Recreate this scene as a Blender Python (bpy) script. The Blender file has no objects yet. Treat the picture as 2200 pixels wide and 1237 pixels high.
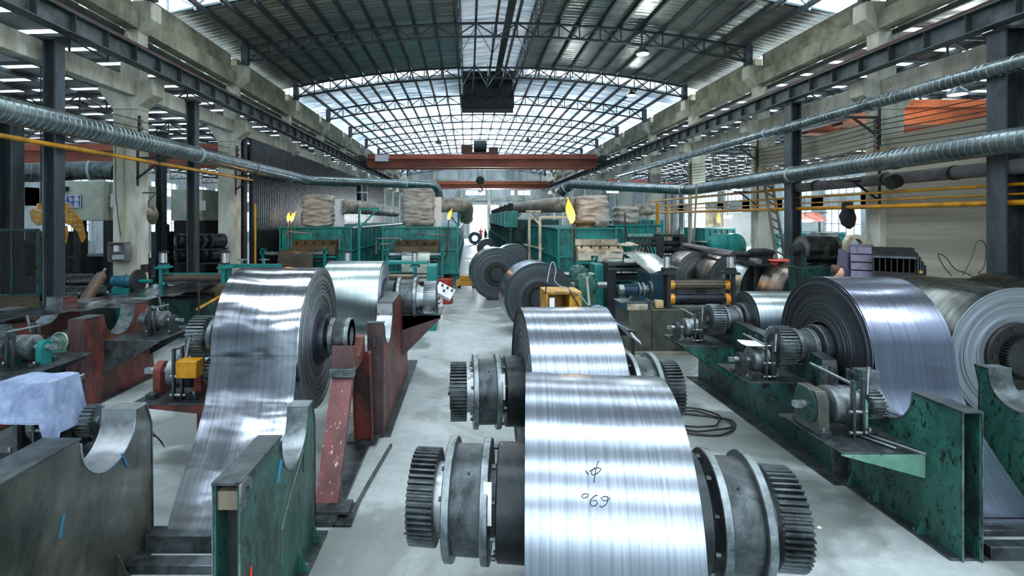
import bpy, math, random
from mathutils import Vector, Matrix, noise as mnoise
random.seed(7)
SC = bpy.context.scene
COL = SC.collection
PI = math.pi
# ------------------------------------------------------------------ camera, sky, light, exposure
CAM_H, FPX, VX, VY = 3.0, 1130.0, 1007.0, 468.0
cd = bpy.data.cameras.new('camera'); cam = bpy.data.objects.new('camera', cd); COL.objects.link(cam)
cam.location = (0, 0, CAM_H); cam.rotation_euler = (math.radians(90), 0, 0)
cd.sensor_width = 36; cd.lens = FPX * 36 / 2200
cd.shift_x = (1100 - VX) / 2200; cd.shift_y = -(618.5 - VY) / 2200
cd.clip_start = .05; cd.clip_end = 300
SC.camera = cam
vs = SC.view_settings
vs.view_transform = 'Standard'; vs.look = 'None'; vs.gamma = 1; vs.use_curve_mapping = False
vs.exposure = 0.36
SC.cycles.use_denoising = True
SC.cycles.max_bounces = 7; SC.cycles.diffuse_bounces = 4; SC.cycles.glossy_bounces = 4
SC.cycles.sample_clamp_indirect = 6; SC.cycles.caustics_reflective = False
W_ = bpy.data.worlds.new('sky'); SC.world = W_; W_.use_nodes = True
bg = W_.node_tree.nodes['Background']
bg.inputs[0].default_value = (.80, .90, 1.0, 1); bg.inputs[1].default_value = 2.2

def light(kind, name, loc, power, color=(1, 1, 1), size=None, aim=None, spread=None):
    l = bpy.data.lights.new(name, kind); l.energy = power; l.color = color
    if kind == 'AREA':
        l.shape = 'RECTANGLE'; l.size, l.size_y = size
        if spread: l.spread = math.radians(spread)
    if kind == 'POINT': l.shadow_soft_size = size or .1
    o = bpy.data.objects.new(name, l); COL.objects.link(o); o.location = loc
    if aim is not None:
        o.rotation_euler = (Vector(aim) - Vector(loc)).to_track_quat('-Z', 'Y').to_euler()
    return o
COOL = (.86, .94, 1.0)
# daylight coming down through the crosswise roof openings (one ahead, one overhead behind the camera)
light('AREA', 'daylight_roof_gap_front', (1.1, 15.7, 10.6), 900, COOL, (17, 2.2), (1.1, 15.7, 0))
light('AREA', 'daylight_roof_gap_overhead', (1.1, 2.6, 10.6), 900, COOL, (17, 2.2), (1.1, 3.2, 0))
light('AREA', 'added_slit_light_ahead', (1.1, 9.0, 10.6), 550, COOL, (17, 1.0), (1.1, 9.0, 0))  # unseen slit light added so the steel strips reflect more bright bands
light('AREA', 'added_slit_light_behind', (1.1, -3.2, 10.6), 700, COOL, (17, 1.2), (1.1, -2.5, 0))  # likewise added, behind the camera, to brighten the strips
light('AREA', 'daylight_roof_gap_far', (1.1, 27.8, 10.6), 600, COOL, (17, 1.4), (1.1, 27.8, 0))
light('AREA', 'daylight_roof_gap_behind', (1.1, -9.5, 10.4), 900, COOL, (17, 2.2), (1.1, -6.0, 0))
# daylight through the gate in the far end wall
light('AREA', 'daylight_far_gate', (2.6, 77.4, 2.8), 3000, COOL, (4.2, 4.6), (1.5, 30, 7.5))
light('AREA', 'sky_boost_far_roof', (1.1, 56, 13.5), 22000, COOL, (20, 44), (1.1, 56, 0))      # added lamp above the translucent far roof, boosts the sky to brighten it
light('AREA', 'fill_near_gate', (1, -13.4, 5.0), 550, COOL, (11, 5), (1, 10, 2.0))  # added fill from an unseen gate behind the camera
# sky over the rooflights of the side aisles
for _x in (-19.5, 21.5):
    light('AREA', 'daylight_aisle', (_x, 28, 12), 16000 if _x < 0 else 26000, COOL, (17, 60), (_x, 28, 0))

# ------------------------------------------------------------------ helpers
def lin(c):
    return c / 12.92 if c <= .04045 else ((c + .055) / 1.055) ** 2.4
def hx(s):
    s = s.lstrip('#'); return tuple(lin(int(s[i:i + 2], 16) / 255) for i in (0, 2, 4)) + (1,)
def P(px, py, d):
    "point seen at pixel (px, py) of the photograph when it stands d metres in front of the camera"
    return Vector(((px - VX) * d / FPX, d, CAM_H - (py - VY) * d / FPX))
def PX(px, d): return (px - VX) * d / FPX
def PZ(py, d): return CAM_H - (py - VY) * d / FPX

class MB:
    "collects shapes; build() links them as ONE mesh object"
    def __init__(s): s.v = []; s.f = []; s.m = []; s.mi = 0
    def add(s, vs, fs):
        b = len(s.v); s.v += [tuple(v) for v in vs]
        s.f += [tuple(i + b for i in f) for f in fs]; s.m += [s.mi] * len(fs)
        return s
    def box(s, x0, x1, y0, y1, z0, z1):
        return s.add([(x0,y0,z0),(x1,y0,z0),(x1,y1,z0),(x0,y1,z0),(x0,y0,z1),(x1,y0,z1),(x1,y1,z1),(x0,y1,z1)],
                     [(0,3,2,1),(4,5,6,7),(0,1,5,4),(1,2,6,5),(2,3,7,6),(3,0,4,7)])
    def bar(s, p0, p1, w, h, up=(0, 0, 1)):
        p0, p1 = Vector(p0), Vector(p1); d = (p1 - p0).normalized(); up = Vector(up)
        if abs(d.dot(up)) > .98: up = Vector((0, 1, 0))
        a = d.cross(up).normalized() * w / 2; b = a.cross(d).normalized() * h / 2
        q = [p0 - a - b, p0 + a - b, p0 + a + b, p0 - a + b]; r = [p1 - a - b, p1 + a - b, p1 + a + b, p1 - a + b]
        return s.add(q + r, [(0,1,2,3),(7,6,5,4),(0,4,5,1),(1,5,6,2),(2,6,7,3),(3,7,4,0)])
    def ibeam(s, p0, p1, w, h, t=.03, up=(0, 0, 1)):
        p0, p1 = Vector(p0), Vector(p1); d = (p1 - p0).normalized(); u = Vector(up)
        a = d.cross(u).normalized(); b = a.cross(d).normalized()
        s.bar(p0 + b*(h/2-t/2), p1 + b*(h/2-t/2), w, t, up); s.bar(p0 - b*(h/2-t/2), p1 - b*(h/2-t/2), w, t, up)
        return s.bar(p0, p1, t, h - 2*t, up)
    def cyl(s, p0, p1, r, r1=None, n=20, cap=True):
        p0, p1 = Vector(p0), Vector(p1); r1 = r if r1 is None else r1
        d = (p1 - p0).normalized(); u = Vector((0,0,1)) if abs(d.z) < .9 else Vector((1,0,0))
        a = d.cross(u).normalized(); b = a.cross(d)
        vs = [p0 + (a*math.cos(2*PI*i/n) + b*math.sin(2*PI*i/n))*r for i in range(n)] + \
             [p1 + (a*math.cos(2*PI*i/n) + b*math.sin(2*PI*i/n))*r1 for i in range(n)]
        fs = [(i, i+n, (i+1) % n + n, (i+1) % n) for i in range(n)]
        if cap: fs += [tuple(range(n)), tuple(range(2*n-1, n-1, -1))]
        return s.add(vs, fs)
    def tube(s, pts, r, n=10, closed=False, rs=None):
        pts = [Vector(p) for p in pts]; m = len(pts); vs = []; fs = []
        prev = None
        for i, p in enumerate(pts):
            if closed: d = (pts[(i+1) % m] - pts[i-1]).normalized()
            else: d = (pts[min(i+1, m-1)] - pts[max(i-1, 0)]).normalized()
            if prev is None:
                u = Vector((0,0,1)) if abs(d.z) < .9 else Vector((1,0,0)); a = d.cross(u).normalized()
            else: a = (prev - d * prev.dot(d)).normalized()
            prev = a; b = a.cross(d); rr = rs[i] if rs else r
            vs += [p + (a*math.cos(2*PI*k/n) + b*math.sin(2*PI*k/n))*rr for k in range(n)]
        for i in range(m if closed else m-1):
            j = (i+1) % m
            fs += [(i*n+k, j*n+k, j*n+(k+1) % n, i*n+(k+1) % n) for k in range(n)]
        if not closed: fs += [tuple(range(n)), tuple(range(m*n-1, (m-1)*n-1, -1))]
        return s.add(vs, fs)
    def lathe(s, prof, n=48, axis='X', c=(0,0,0), closed=False):
        "prof: list of (t, r) along the axis; surface of revolution"
        vs = []; fs = []; m = len(prof)
        for t, r in prof:
            for k in range(n):
                a = 2*PI*k/n; q, w = r*math.cos(a), r*math.sin(a)
                vs.append({'X': (c[0]+t, c[1]+q, c[2]+w), 'Y': (c[0]+w, c[1]+t, c[2]+q), 'Z': (c[0]+q, c[1]+w, c[2]+t)}[axis])
        for i in range(m if closed else m-1):
            j = (i+1) % m
            fs += [(i*n+k, i*n+(k+1) % n, j*n+(k+1) % n, j*n+k) for k in range(n)]
        if not closed:
            if prof[0][1] > 1e-4: fs.append(tuple(range(n-1, -1, -1)))
            if prof[-1][1] > 1e-4: fs.append(tuple(range((m-1)*n, m*n)))
        return s.add(vs, fs)
    def prism(s, poly, a0, a1, axis='X'):
        "poly in the plane across the axis: X -> (y,z), Y -> (x,z), Z -> (x,y)"
        n = len(poly)
        def pt(p, a): return {'X': (a, p[0], p[1]), 'Y': (p[0], a, p[1]), 'Z': (p[0], p[1], a)}[axis]
        return s.add([pt(p, a0) for p in poly] + [pt(p, a1) for p in poly],
                     [tuple(range(n-1, -1, -1)), tuple(range(n, 2*n))] + [(i, (i+1) % n, (i+1) % n + n, i+n) for i in range(n)])
    def ribbon(s, pts, x0, x1, t, nx=1, jit=0):
        "sheet of thickness t following (y,z) points between x0 and x1"
        P_ = [Vector((0, a, b)) for a, b in pts]; m = len(P_); vs = []; fs = []
        for i, p in enumerate(P_):
            d = (P_[min(i+1, m-1)] - P_[max(i-1, 0)]).normalized(); nn = Vector((0, -d.z, d.y))
            for k in range(nx+1):
                x = x0 + (x1-x0)*k/nx
                w = jit * mnoise.noise(Vector((x*2.2, p.y*2, p.z*2))) if jit else 0
                vs.append((x, p.y + nn.y*w, p.z + nn.z*w)); vs.append((x, p.y + nn.y*(w-t), p.z + nn.z*(w-t)))
        R = 2*(nx+1)
        for i in range(m-1):
            for k in range(nx):
                a = i*R+2*k; b = a+R
                fs += [(a, a+2, b+2, b), (a+1, b+1, b+3, a+3)]
            a = i*R; b = a+R; fs.append((a, b, b+1, a+1))
            a = i*R+2*nx; b = a+R; fs.append((a, a+1, b+1, b))
        fs.append(tuple(range(0, R, 2)) + tuple(range(R-1, 0, -2)))
        o = (m-1)*R; fs.append(tuple(o+i for i in range(1, R, 2)) + tuple(o+i for i in range(R-2, -1, -2)))
        return s.add(vs, fs)
    def build(s, name, mats, parent=None, bevel=0, smooth=True, ang=32, **kw):
        me = bpy.data.meshes.new(name)
        off = parent_origin(parent) if parent is not None else Vector((0, 0, 0))
        loc = kw.pop('loc', None)
        if loc is not None: off = Vector(loc)
        if parent is not None and parent.get('_local'): off = Vector((0, 0, 0))
        me.from_pydata([(v[0]-off.x, v[1]-off.y, v[2]-off.z) for v in s.v], [], s.f)
        if not isinstance(mats, (list, tuple)): mats = [mats]
        for m in mats: me.materials.append(m)
        if len(mats) > 1:
            for p, i in zip(me.polygons, s.m): p.material_index = i
        me.update()
        if smooth:
            me.shade_smooth(); me.set_sharp_from_angle(angle=math.radians(ang))
        o = bpy.data.objects.new(name, me); COL.objects.link(o)
        if parent is not None: o.parent = parent
        elif loc is not None: o.location = loc
        if bevel:
            b = o.modifiers.new('edge', 'BEVEL'); b.width = bevel; b.segments = 2; b.limit_method = 'ANGLE'; b.angle_limit = math.radians(40)
        for k, v in kw.items(): o[k] = v
        return o
def parent_origin(o):
    "world origin of an (unrotated) parent chain at build time"
    p = Vector((0, 0, 0))
    while o is not None: p += o.location; o = o.parent
    return p
def thing(name, label, cat, loc=(0, 0, 0), group=None, rz=0, local=False):
    o = bpy.data.objects.new(name, None); COL.objects.link(o); o.location = loc; o.rotation_euler = (0, 0, rz)
    o.empty_display_size = .2
    o['label'] = label; o['category'] = cat
    if group: o['group'] = group
    if local: o['_local'] = 1
    return o
def tag(o, label, cat, group=None, kind=None):
    o['label'] = label; o['category'] = cat
    if group: o['group'] = group
    if kind: o['kind'] = kind
    return o
def struct(o): o['kind'] = 'structure'; return o
def dup(o, loc=None, rz=None, label=None, parent=None, scale=None):
    c = o.copy(); COL.objects.link(c)
    if parent is not None: c.parent = parent
    if loc is not None: c.location = loc
    if rz is not None: c.rotation_euler = (0, 0, rz)
    if scale is not None: c.scale = scale
    if label: c['label'] = label
    for ch in list(o.children): dup(ch, parent=c)
    return c
def gear_mb(x0, x1, R, teeth, depth, mb=None, hub=.35):
    "spur gear with its axis along X"
    mb = mb or MB(); pts = []
    for i in range(teeth):
        for fr, r in ((0, R-depth), (.16, R-depth), (.30, R), (.62, R), (.78, R-depth)):
            a = 2*PI*(i+fr)/teeth; pts.append((r*math.cos(a), r*math.sin(a)))
    mb.prism(pts, x0, x1)
    return mb
def ring_pts(c, r, n, ax='X'):
    out = []
    for i in range(n):
        a = 2*PI*i/n
        out.append(Vector(c) + {'X': Vector((0, math.cos(a), math.sin(a))), 'Y': Vector((math.cos(a), 0, math.sin(a))), 'Z': Vector((math.cos(a), math.sin(a), 0))}[ax]*r)
    return out
def sm(pts, n=3):
    pts = [Vector(p) for p in pts]
    for _ in range(n):
        q = [pts[0]]
        for a, b in zip(pts, pts[1:]): q += [a.lerp(b, .25), a.lerp(b, .75)]
        pts = q+[pts[-1]]
    return pts
def bez(p0, p1, sag, n=10, ax=(0, 0, -1)):
    p0, p1 = Vector(p0), Vector(p1)
    return [p0.lerp(p1, i/n) + Vector(ax)*sag*4*(i/n)*(1-i/n) for i in range(n+1)]

# ------------------------------------------------------------------ materials
MATS = {}
def new_mat(name):
    m = bpy.data.materials.new(name); m.use_nodes = True; nt = m.node_tree
    return m, nt, nt.nodes['Principled BSDF'], nt.nodes, nt.links
def node(nt, typ, **kw):
    n = nt.nodes.new(typ)
    for k, v in kw.items(): setattr(n, k, v)
    return n
def noise_tex(nt, vec, scale, detail=5, rough=.6, stretch=None, dist=0):
    mp = node(nt, 'ShaderNodeMapping'); nt.links.new(vec, mp.inputs[0])
    if stretch: mp.inputs['Scale'].default_value = stretch
    n = node(nt, 'ShaderNodeTexNoise'); n.inputs['Scale'].default_value = scale; n.inputs['Detail'].default_value = detail
    n.inputs['Roughness'].default_value = rough; n.inputs['Distortion'].default_value = dist
    nt.links.new(mp.outputs[0], n.inputs['Vector']); return n.outputs['Fac']
def ramp(nt, fac, stops):
    r = node(nt, 'ShaderNodeValToRGB'); nt.links.new(fac, r.inputs[0]); e = r.color_ramp.elements
    while len(e) < len(stops): e.new(.5)
    for i, (p, c) in enumerate(stops):
        e[i].position = p; e[i].color = c if len(c) == 4 else tuple(c) + (1,)
    return r.outputs[0]
def mixc(nt, fac, a, b, mode='MIX'):
    n = node(nt, 'ShaderNodeMix', data_type='RGBA', blend_type=mode)
    for i, v in ((0, fac), (6, a), (7, b)):
        if hasattr(v, 'links'): nt.links.new(v, n.inputs[i])
        else: n.inputs[i].default_value = v
    return n.outputs[2]
def bump(nt, h, strength, dist=.02):
    b = node(nt, 'ShaderNodeBump'); b.inputs['Strength'].default_value = strength; b.inputs['Distance'].default_value = dist
    nt.links.new(h, b.inputs['Height']); return b.outputs[0]
def G(v): return (v, v, v, 1)
def worn(name, c1, c2, wear=None, wear_at=.62, metal=0, r=(.35, .6), scale=3, grime=None, bmp=.25, stretch=(1, 1, 1), wmetal=.6, wscale=9):
    "painted or bare surface: two tones, grime, and bits worn through"
    m, nt, b, N, L = new_mat(name)
    tc = node(nt, 'ShaderNodeTexCoord').outputs['Object']
    n1 = noise_tex(nt, tc, scale, 6, .65, stretch)
    col = ramp(nt, n1, [(.32, hx(c1)), (.68, hx(c2))])
    if grime:
        n2 = noise_tex(nt, tc, scale*.55, 7, .7, stretch, .4)
        col = mixc(nt, ramp(nt, n2, [(.44, G(0)), (.62, G(1))]), col, hx(grime))
    rg = ramp(nt, noise_tex(nt, tc, scale*4, 4), [(.3, G(r[0])), (.7, G(r[1]))])
    L.new(rg, b.inputs['Roughness']); b.inputs['Metallic'].default_value = metal
    if wear:
        n3 = noise_tex(nt, tc, wscale, 10, .72, stretch, .3)
        mask = ramp(nt, n3, [(wear_at, G(0)), (wear_at+.05, G(1))])
        col = mixc(nt, mask, col, hx(wear))
        mm = node(nt, 'ShaderNodeMapRange'); L.new(mask, mm.inputs[0]); mm.inputs[3].default_value = metal; mm.inputs[4].default_value = wmetal
        L.new(mm.outputs[0], b.inputs['Metallic'])
    L.new(col, b.inputs['Base Color'])
    if bmp: L.new(bump(nt, noise_tex(nt, tc, scale*8, 8, .7, stretch), bmp, .01), b.inputs['Normal'])
    MATS[name] = m; return m
def emis(name, c, s):
    m, nt, b, N, L = new_mat(name); b.inputs['Base Color'].default_value = hx(c)
    b.inputs['Emission Color'].default_value = hx(c); b.inputs['Emission Strength'].default_value = s; return m

def strip_mat(name, c1, c2, rough=(.16, .3), wob=.12, axis_scale=26, stain=0):
    "rolled bright steel: streaks run round the coil, low waves wobble the reflections"
    m, nt, b, N, L = new_mat(name)
    tc = node(nt, 'ShaderNodeTexCoord').outputs['Object']
    n1 = noise_tex(nt, tc, 1, 4, .6, (axis_scale, .5, .5))
    col = ramp(nt, n1, [(.3, hx(c1)), (.7, hx(c2))])
    if stain:
        s_ = ramp(nt, noise_tex(nt, tc, 3.2, 9, .75, (1.5, .6, .6), .6), [(.55, G(0)), (.72, G(1))])
        mf = node(nt, 'ShaderNodeMath', operation='MULTIPLY'); L.new(s_, mf.inputs[0]); mf.inputs[1].default_value = stain
        col = mixc(nt, mf.outputs[0], col, hx('#e4e4ea'))
    L.new(col, b.inputs['Base Color']); b.inputs['Metallic'].default_value = 1
    n2 = noise_tex(nt, tc, 1, 5, .6, (axis_scale*2.2, 1.2, 1.2))
    L.new(ramp(nt, n2, [(.3, G(rough[0])), (.7, G(rough[1]))]), b.inputs['Roughness'])
    w1 = noise_tex(nt, tc, 1.1, 2, .5, (.9, 2.2, 2.2), .5)
    L.new(bump(nt, w1, wob, .08), b.inputs['Normal'])
    return m
def coilside_mat(name, c1, c2, r=(.3, .5), metal=.85):
    m, nt, b, N, L = new_mat(name)
    tc = node(nt, 'ShaderNodeTexCoord').outputs['Object']
    sp = node(nt, 'ShaderNodeSeparateXYZ'); L.new(tc, sp.inputs[0])
    cb = node(nt, 'ShaderNodeCombineXYZ'); L.new(sp.outputs[1], cb.inputs[0]); L.new(sp.outputs[2], cb.inputs[1])
    ln = node(nt, 'ShaderNodeVectorMath', operation='LENGTH'); L.new(cb.outputs[0], ln.inputs[0])
    c2_ = node(nt, 'ShaderNodeCombineXYZ'); L.new(ln.outputs['Value'], c2_.inputs[0])
    a = noise_tex(nt, c2_.outputs[0], 34, 8, .8)
    f = noise_tex(nt, c2_.outputs[0], 7, 3, .5)
    mx = node(nt, 'ShaderNodeMath', operation='MULTIPLY_ADD'); L.new(a, mx.inputs[0]); mx.inputs[1].default_value = .65
    m2 = node(nt, 'ShaderNodeMath', operation='MULTIPLY'); L.new(f, m2.inputs[0]); m2.inputs[1].default_value = .35
    L.new(m2.outputs[0], mx.inputs[2])
    L.new(ramp(nt, mx.outputs[0], [(.36, hx(c1)), (.62, hx(c2))]), b.inputs['Base Color'])
    b.inputs['Metallic'].default_value = metal
    L.new(ramp(nt, a, [(.3, G(r[0])), (.7, G(r[1]))]), b.inputs['Roughness'])
    L.new(bump(nt, a, .5, .01), b.inputs['Normal'])
    return m

M = {}
M['concrete'] = worn('weathered_concrete', '#a3a599', '#c8cabf', '#5f6056', .66, 0, (.75, .95), 2.2, '#8b8c7e', .4, (1, 1, .35), 0, 5)
M['concrete_dark'] = worn('grimy_concrete', '#7d7d6c', '#a0a08e', '#4b4a40', .64, 0, (.8, .95), 1.6, '#66665a', .4, (1, 1, 1), 0, 5)
M['wall'] = worn('dusty_beige_wall', '#98978a', '#b2b1a0', '#6a695f', .72, 0, (.8, .95), .8, '#86857a', .2, (.15, .15, 3.2), 0, 3)
M['wall_pale'] = worn('pale_plaster', '#b4bcbe', '#d4dadb', None, .7, 0, (.8, .95), .7, '#8d9494', .2, (1, 1, .4))
M['steel_post'] = worn('blue_grey_steel_paint', '#2f3a42', '#47555f', '#7d8a94', .74, .3, (.4, .6), 2, '#20272c', .25, (1, 1, .3), .6)
M['steel_dark'] = worn('dark_sooty_steel', '#1d2224', '#33393b', None, .7, .4, (.45, .7), 3, None, .2)
M['girder'] = worn('grey_girder_paint', '#3b474b', '#56646a', '#39291f', .66, .2, (.45, .7), 2, '#242b2d', .2)
M['rail'] = worn('rusty_rail', '#3b2622', '#57382e', None, .7, .4, (.5, .7), 6)
M['truss'] = worn('truss_paint', '#22282b', '#3a4347', None, .7, .3, (.45, .7), 4, None, .1)
M['frame_blue'] = worn('pale_blue_frame_paint', '#7f98a2', '#a0b6bd', '#4c5357', .68, .1, (.4, .6), 4)
M['green'] = worn('worn_green_paint', '#214f49', '#377164', '#182322', .555, .15, (.28, .5), 3.2, '#1c302e', .4, (1, 1, .6), .4, 17)
M['green_dark'] = worn('dark_green_paint', '#183a38', '#255651', '#111a1b', .55, .2, (.35, .55), 2.0, '#131c1e', .3, (1, 1, .8), .5, 6)
M['green_pale'] = worn('pale_green_paint', '#4f7f70', '#6f9c8a', '#34382f', .60, .1, (.4, .6), 4, None, .3, (1, 1, 1), .3, 12)
M['teal'] = worn('teal_machine_paint', '#0d6c6a', '#178c86', '#2b2a22', .66, .1, (.35, .55), 1.8, '#0c4646', .2, (1, 1, .6), .2, 7)
M['teal_bright'] = worn('bright_teal_paint', '#0e6a68', '#187f7a', '#1c3a38', .66, .1, (.35, .5), 4)
M['blue_machine'] = worn('blue_motor_paint', '#1f5568', '#2d7088', '#1d2528', .66, .2, (.35, .5), 8)
M['blue_tank'] = worn('dark_blue_tank_paint', '#123648', '#1d4d62', '#10181c', .62, .2, (.4, .5), 2.5, '#0f1e26')
M['iron'] = worn('oily_bare_iron', '#41494c', '#687276', '#a2abad', .66, .8, (.3, .5), 4, '#2c3336', .3, (1, 1, 1), .95, 9)
M['iron_light'] = worn('handled_bare_steel', '#6d787c', '#98a3a8', '#c0c9cc', .64, .85, (.28, .45), 5, '#4c5558', .25, (1, 1, 1), .95, 9)
M['iron_bronze'] = worn('oil_stained_plate', '#4a504e', '#73756a', '#a8a895', .7, .65, (.3, .48), 1.8, '#363c39', .3, (1, 1, .7), .95, 7)
M['edge'] = worn('bright_worn_edge', '#8b9498', '#abb4b8', '#6b7478', .68, .85, (.28, .42), 5, None, .1)
M['red'] = worn('worn_red_oxide_paint', '#5c2a23', '#873f33', '#2b2726', .6, .1, (.4, .6), 2.2, '#332221', .3, (1, 1, .5), .4, 6)
M['red_scuffed'] = worn('scuffed_red_oxide_paint', '#5c3234', '#7a4b4a', '#c6bcbc', .6, .3, (.35, .5), 3, '#3f3032', .3, (1, 1, .5), .2, 16)
M['red_grey'] = worn('greasy_red_grey_paint', '#4d3a3c', '#6b5558', '#3a3234', .6, .4, (.35, .55), 3, '#3d3436', .25, (1, 1, .4), .6)
M['crane_red'] = worn('rust_red_crane_paint', '#8a4533', '#a85a44', '#4e2a22', .66, 0, (.5, .7), 1.2, '#6e3527', .1, (.3, 1, 1), 0, 3)
M['orange'] = worn('orange_crane_paint', '#a1502a', '#bf6436', '#5a2c1a', .62, 0, (.5, .7), 1.6, '#7a3c20', .1, (.4, 1, 1), 0, 3)
M['yellow'] = worn('yellow_pipe_paint', '#b07a12', '#cf961d', '#57420f', .64, 0, (.35, .5), 3, '#8a6414')
M['yellow_dirty'] = worn('dirty_yellow_paint', '#a87c20', '#c99a30', '#3a2f16', .57, 0, (.4, .6), 5, '#6e5419', .3, (1, 1, 1), 0, 10)
M['galv'] = worn('galvanised_duct', '#66777b', '#87979b', None, .7, .85, (.26, .36), 2.5, '#55666a', .05)
M['duct_dark'] = worn('sooty_duct', '#4a5355', '#6d7779', None, .7, .9, (.3, .45), 2.5, '#2b3133', .1)
M['pipe_grey'] = worn('grey_pipe_paint', '#6b6a6c', '#86868a', None, .7, .2, (.5, .7), 2, '#504e4e')
M['lagging'] = worn('grimy_heat_blanket', '#8e8d88', '#b9b8b2', '#4b4843', .6, 0, (.8, .95), 4, '#6d675c', .9, (.6, .6, 3), 0, 7)
M['lagging_foil'] = worn('grey_foil_lagging', '#7e7b72', '#aba89e', '#4f463e', .6, .3, (.45, .65), 5, '#5f574d', .9, (1, 1, 1), .2, 8)
M['white'] = worn('off_white_box_paint', '#bfc3c6', '#dadcde', '#7c7f80', .72, 0, (.5, .7), 2)
M['cream_box'] = worn('pale_green_housing_paint', '#a3ad9f', '#bcc5b6', '#4c4f47', .72, 0, (.5, .7), 1.2, '#87907f', .1)
M['black'] = worn('black_rubber', '#0b0d0e', '#15181a', None, .7, 0, (.5, .7), 6)
M['black_gloss'] = worn('black_oily_metal', '#1c2124', '#353c40', None, .7, .7, (.22, .4), 3)
M['corr'] = worn('dark_corrugated_sheet', '#101519', '#1d252b', None, .7, .75, (.24, .34), 1.5, None, 0, (1, 1, .3))
M['roof'] = None
M['purple_core'] = worn('dull_purple_core_ring', '#20203a', '#2c2d4c', None, .7, .3, (.4, .5), 4)
M['rust_roll'] = worn('ochre_oil_on_roller', '#c07a12', '#e2a032', '#6b3d0f', .6, .2, (.25, .4), 7)
M['roll_brown'] = worn('brown_oiled_roller', '#4a423b', '#6e6459', '#2e2620', .62, .6, (.25, .4), 4, None, .1, (.4, 1, 1))
M['roll_black'] = worn('black_rubber_roller', '#14161a', '#262b36', None, .7, .3, (.2, .35), 3)
M['rusty'] = worn('heat_rusted_plate', '#3a3324', '#5c4f36', '#1f1d18', .58, .2, (.5, .7), 3, '#3b3020', .3, (.5, 1, 1), .2)
M['cream_rust'] = worn('rust_streaked_cream_metal', '#a49c88', '#c9c3b2', '#6a4c2e', .6, .1, (.5, .7), 3, '#80745e', .3)
M['brown_box'] = worn('brown_transformer_paint', '#7c4a2a', '#93603a', None, .7, 0, (.5, .7), 4)
M['gas_brown'] = worn('brown_gas_cylinder_paint', '#4d4036', '#6c5b4d', '#2a2521', .6, .2, (.45, .6), 5)
M['barrel_red'] = worn('red_drum_paint', '#7a2420', '#9c352c', '#3c1b18', .64, .1, (.35, .5), 4)
M['cloth_blue'] = worn('faded_denim', '#6b7f9e', '#8b9dba', None, .7, 0, (.85, .95), 6, '#5c6d8b', .5)
M['cloth_navy'] = worn('navy_workwear', '#15192e', '#232845', None, .7, 0, (.8, .95), 6, None, .5)
M['cloth_black'] = worn('black_workwear', '#0d1116', '#1c2129', None, .7, 0, (.8, .95), 6, None, .5)
M['cloth_red'] = worn('faded_red_cloth', '#a8433c', '#c45a50', None, .7, 0, (.8, .95), 5, None, .5)
M['tarp_red'] = worn('pink_red_tarpaulin', '#c06a62', '#d48378', None, .7, 0, (.6, .8), 3, None, .4)
M['cloth_light'] = worn('pale_rag', '#8b959c', '#b2bac0', None, .7, 0, (.8, .95), 5, None, .5)
M['wood'] = worn('pale_plywood', '#a58d63', '#c1a97e', None, .7, 0, (.6, .8), 6, None, .2, (1, .2, 1))
M['wood_grey'] = worn('old_grey_timber', '#6a6254', '#8b8272', None, .7, 0, (.7, .9), 4, '#4a443a', .3, (1, 1, .2))
M['sign_blue'] = worn('blue_enamel_sign', '#1f3f86', '#27499a', None, .7, 0, (.35, .5), 3, None, 0)
M['sign_white'] = worn('white_lettering', '#dfe6ee', '#eef2f6', None, .7, 0, (.5, .6), 3, None, 0)
M['purple_sheet'] = worn('purple_grey_bellows_sheet', '#46455a', '#5f5d7c', '#302e3c', .6, .3, (.3, .5), 3, '#47434f')
M['ink'] = worn('black_marker_ink', '#141628', '#1b1e36', None, .7, 0, (.5, .6), 5, None, 0)
M['paper'] = worn('white_paper_tag', '#dfe2e4', '#f0f1f2', None, .7, 0, (.7, .8), 5, None, 0)
M['cyl_white'] = worn('white_cylinder_barrel', '#a9b1b5', '#d4dadc', None, .7, .4, (.25, .4), 5, None, 0)
M['sheet_pale'] = worn('matte_pale_steel_sheet', '#8f9a90', '#a9b3a8', None, .7, .75, (.35, .5), 1.6, '#7b857d', .1)
M['sheet_brown'] = worn('dull_brown_steel_sheet', '#4a443c', '#5e574e', None, .7, .8, (.35, .5), 1.6, None, .1)
M['sheet_bright'] = strip_mat('buckled_bright_sheet', '#a9b2b2', '#cfd6d5', (.22, .32), .25, 2)
M['strip'] = strip_mat('bright_rolled_strip', '#78828d', '#949eaa', (.22, .26), .06, 60)
M['strip_loose'] = strip_mat('bright_hanging_strip', '#8c94a0', '#aab2bd', (.14, .2), .22, 40, .35)
M['strip_right'] = strip_mat('lilac_tinted_strip', '#979fb6', '#aeb6cc', (.2, .26), .10, 40, .15)
M['strip_satin'] = strip_mat('satin_strip', '#8d9c9e', '#a9b7b9', (.27, .33), .03, 50)
M['strip_dark'] = strip_mat('dark_oily_strip', '#3f4443', '#5f6563', (.2, .3), .12, 14)
M['strip_brown'] = strip_mat('brown_tarnished_strip', '#6b625c', '#a0968e', (.22, .34), .3, 10)
M['side'] = coilside_mat('coil_side_laps', '#41484d', '#8d969b')
M['side_dark'] = coilside_mat('dark_coil_side_laps', '#2c3237', '#5d666d')
M['side_light'] = coilside_mat('light_coil_side_laps', '#75818c', '#b8c5cf', (.28, .42))
M['lamp_on'] = emis('lamp_glow', '#eafff8', 14)
M['led_red'] = emis('red_digits', '#ff2a3a', 5)
M['wire'] = worn('cable_sheath', '#101213', '#1c1f20', None, .7, 0, (.5, .7), 6, None, 0)
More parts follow.
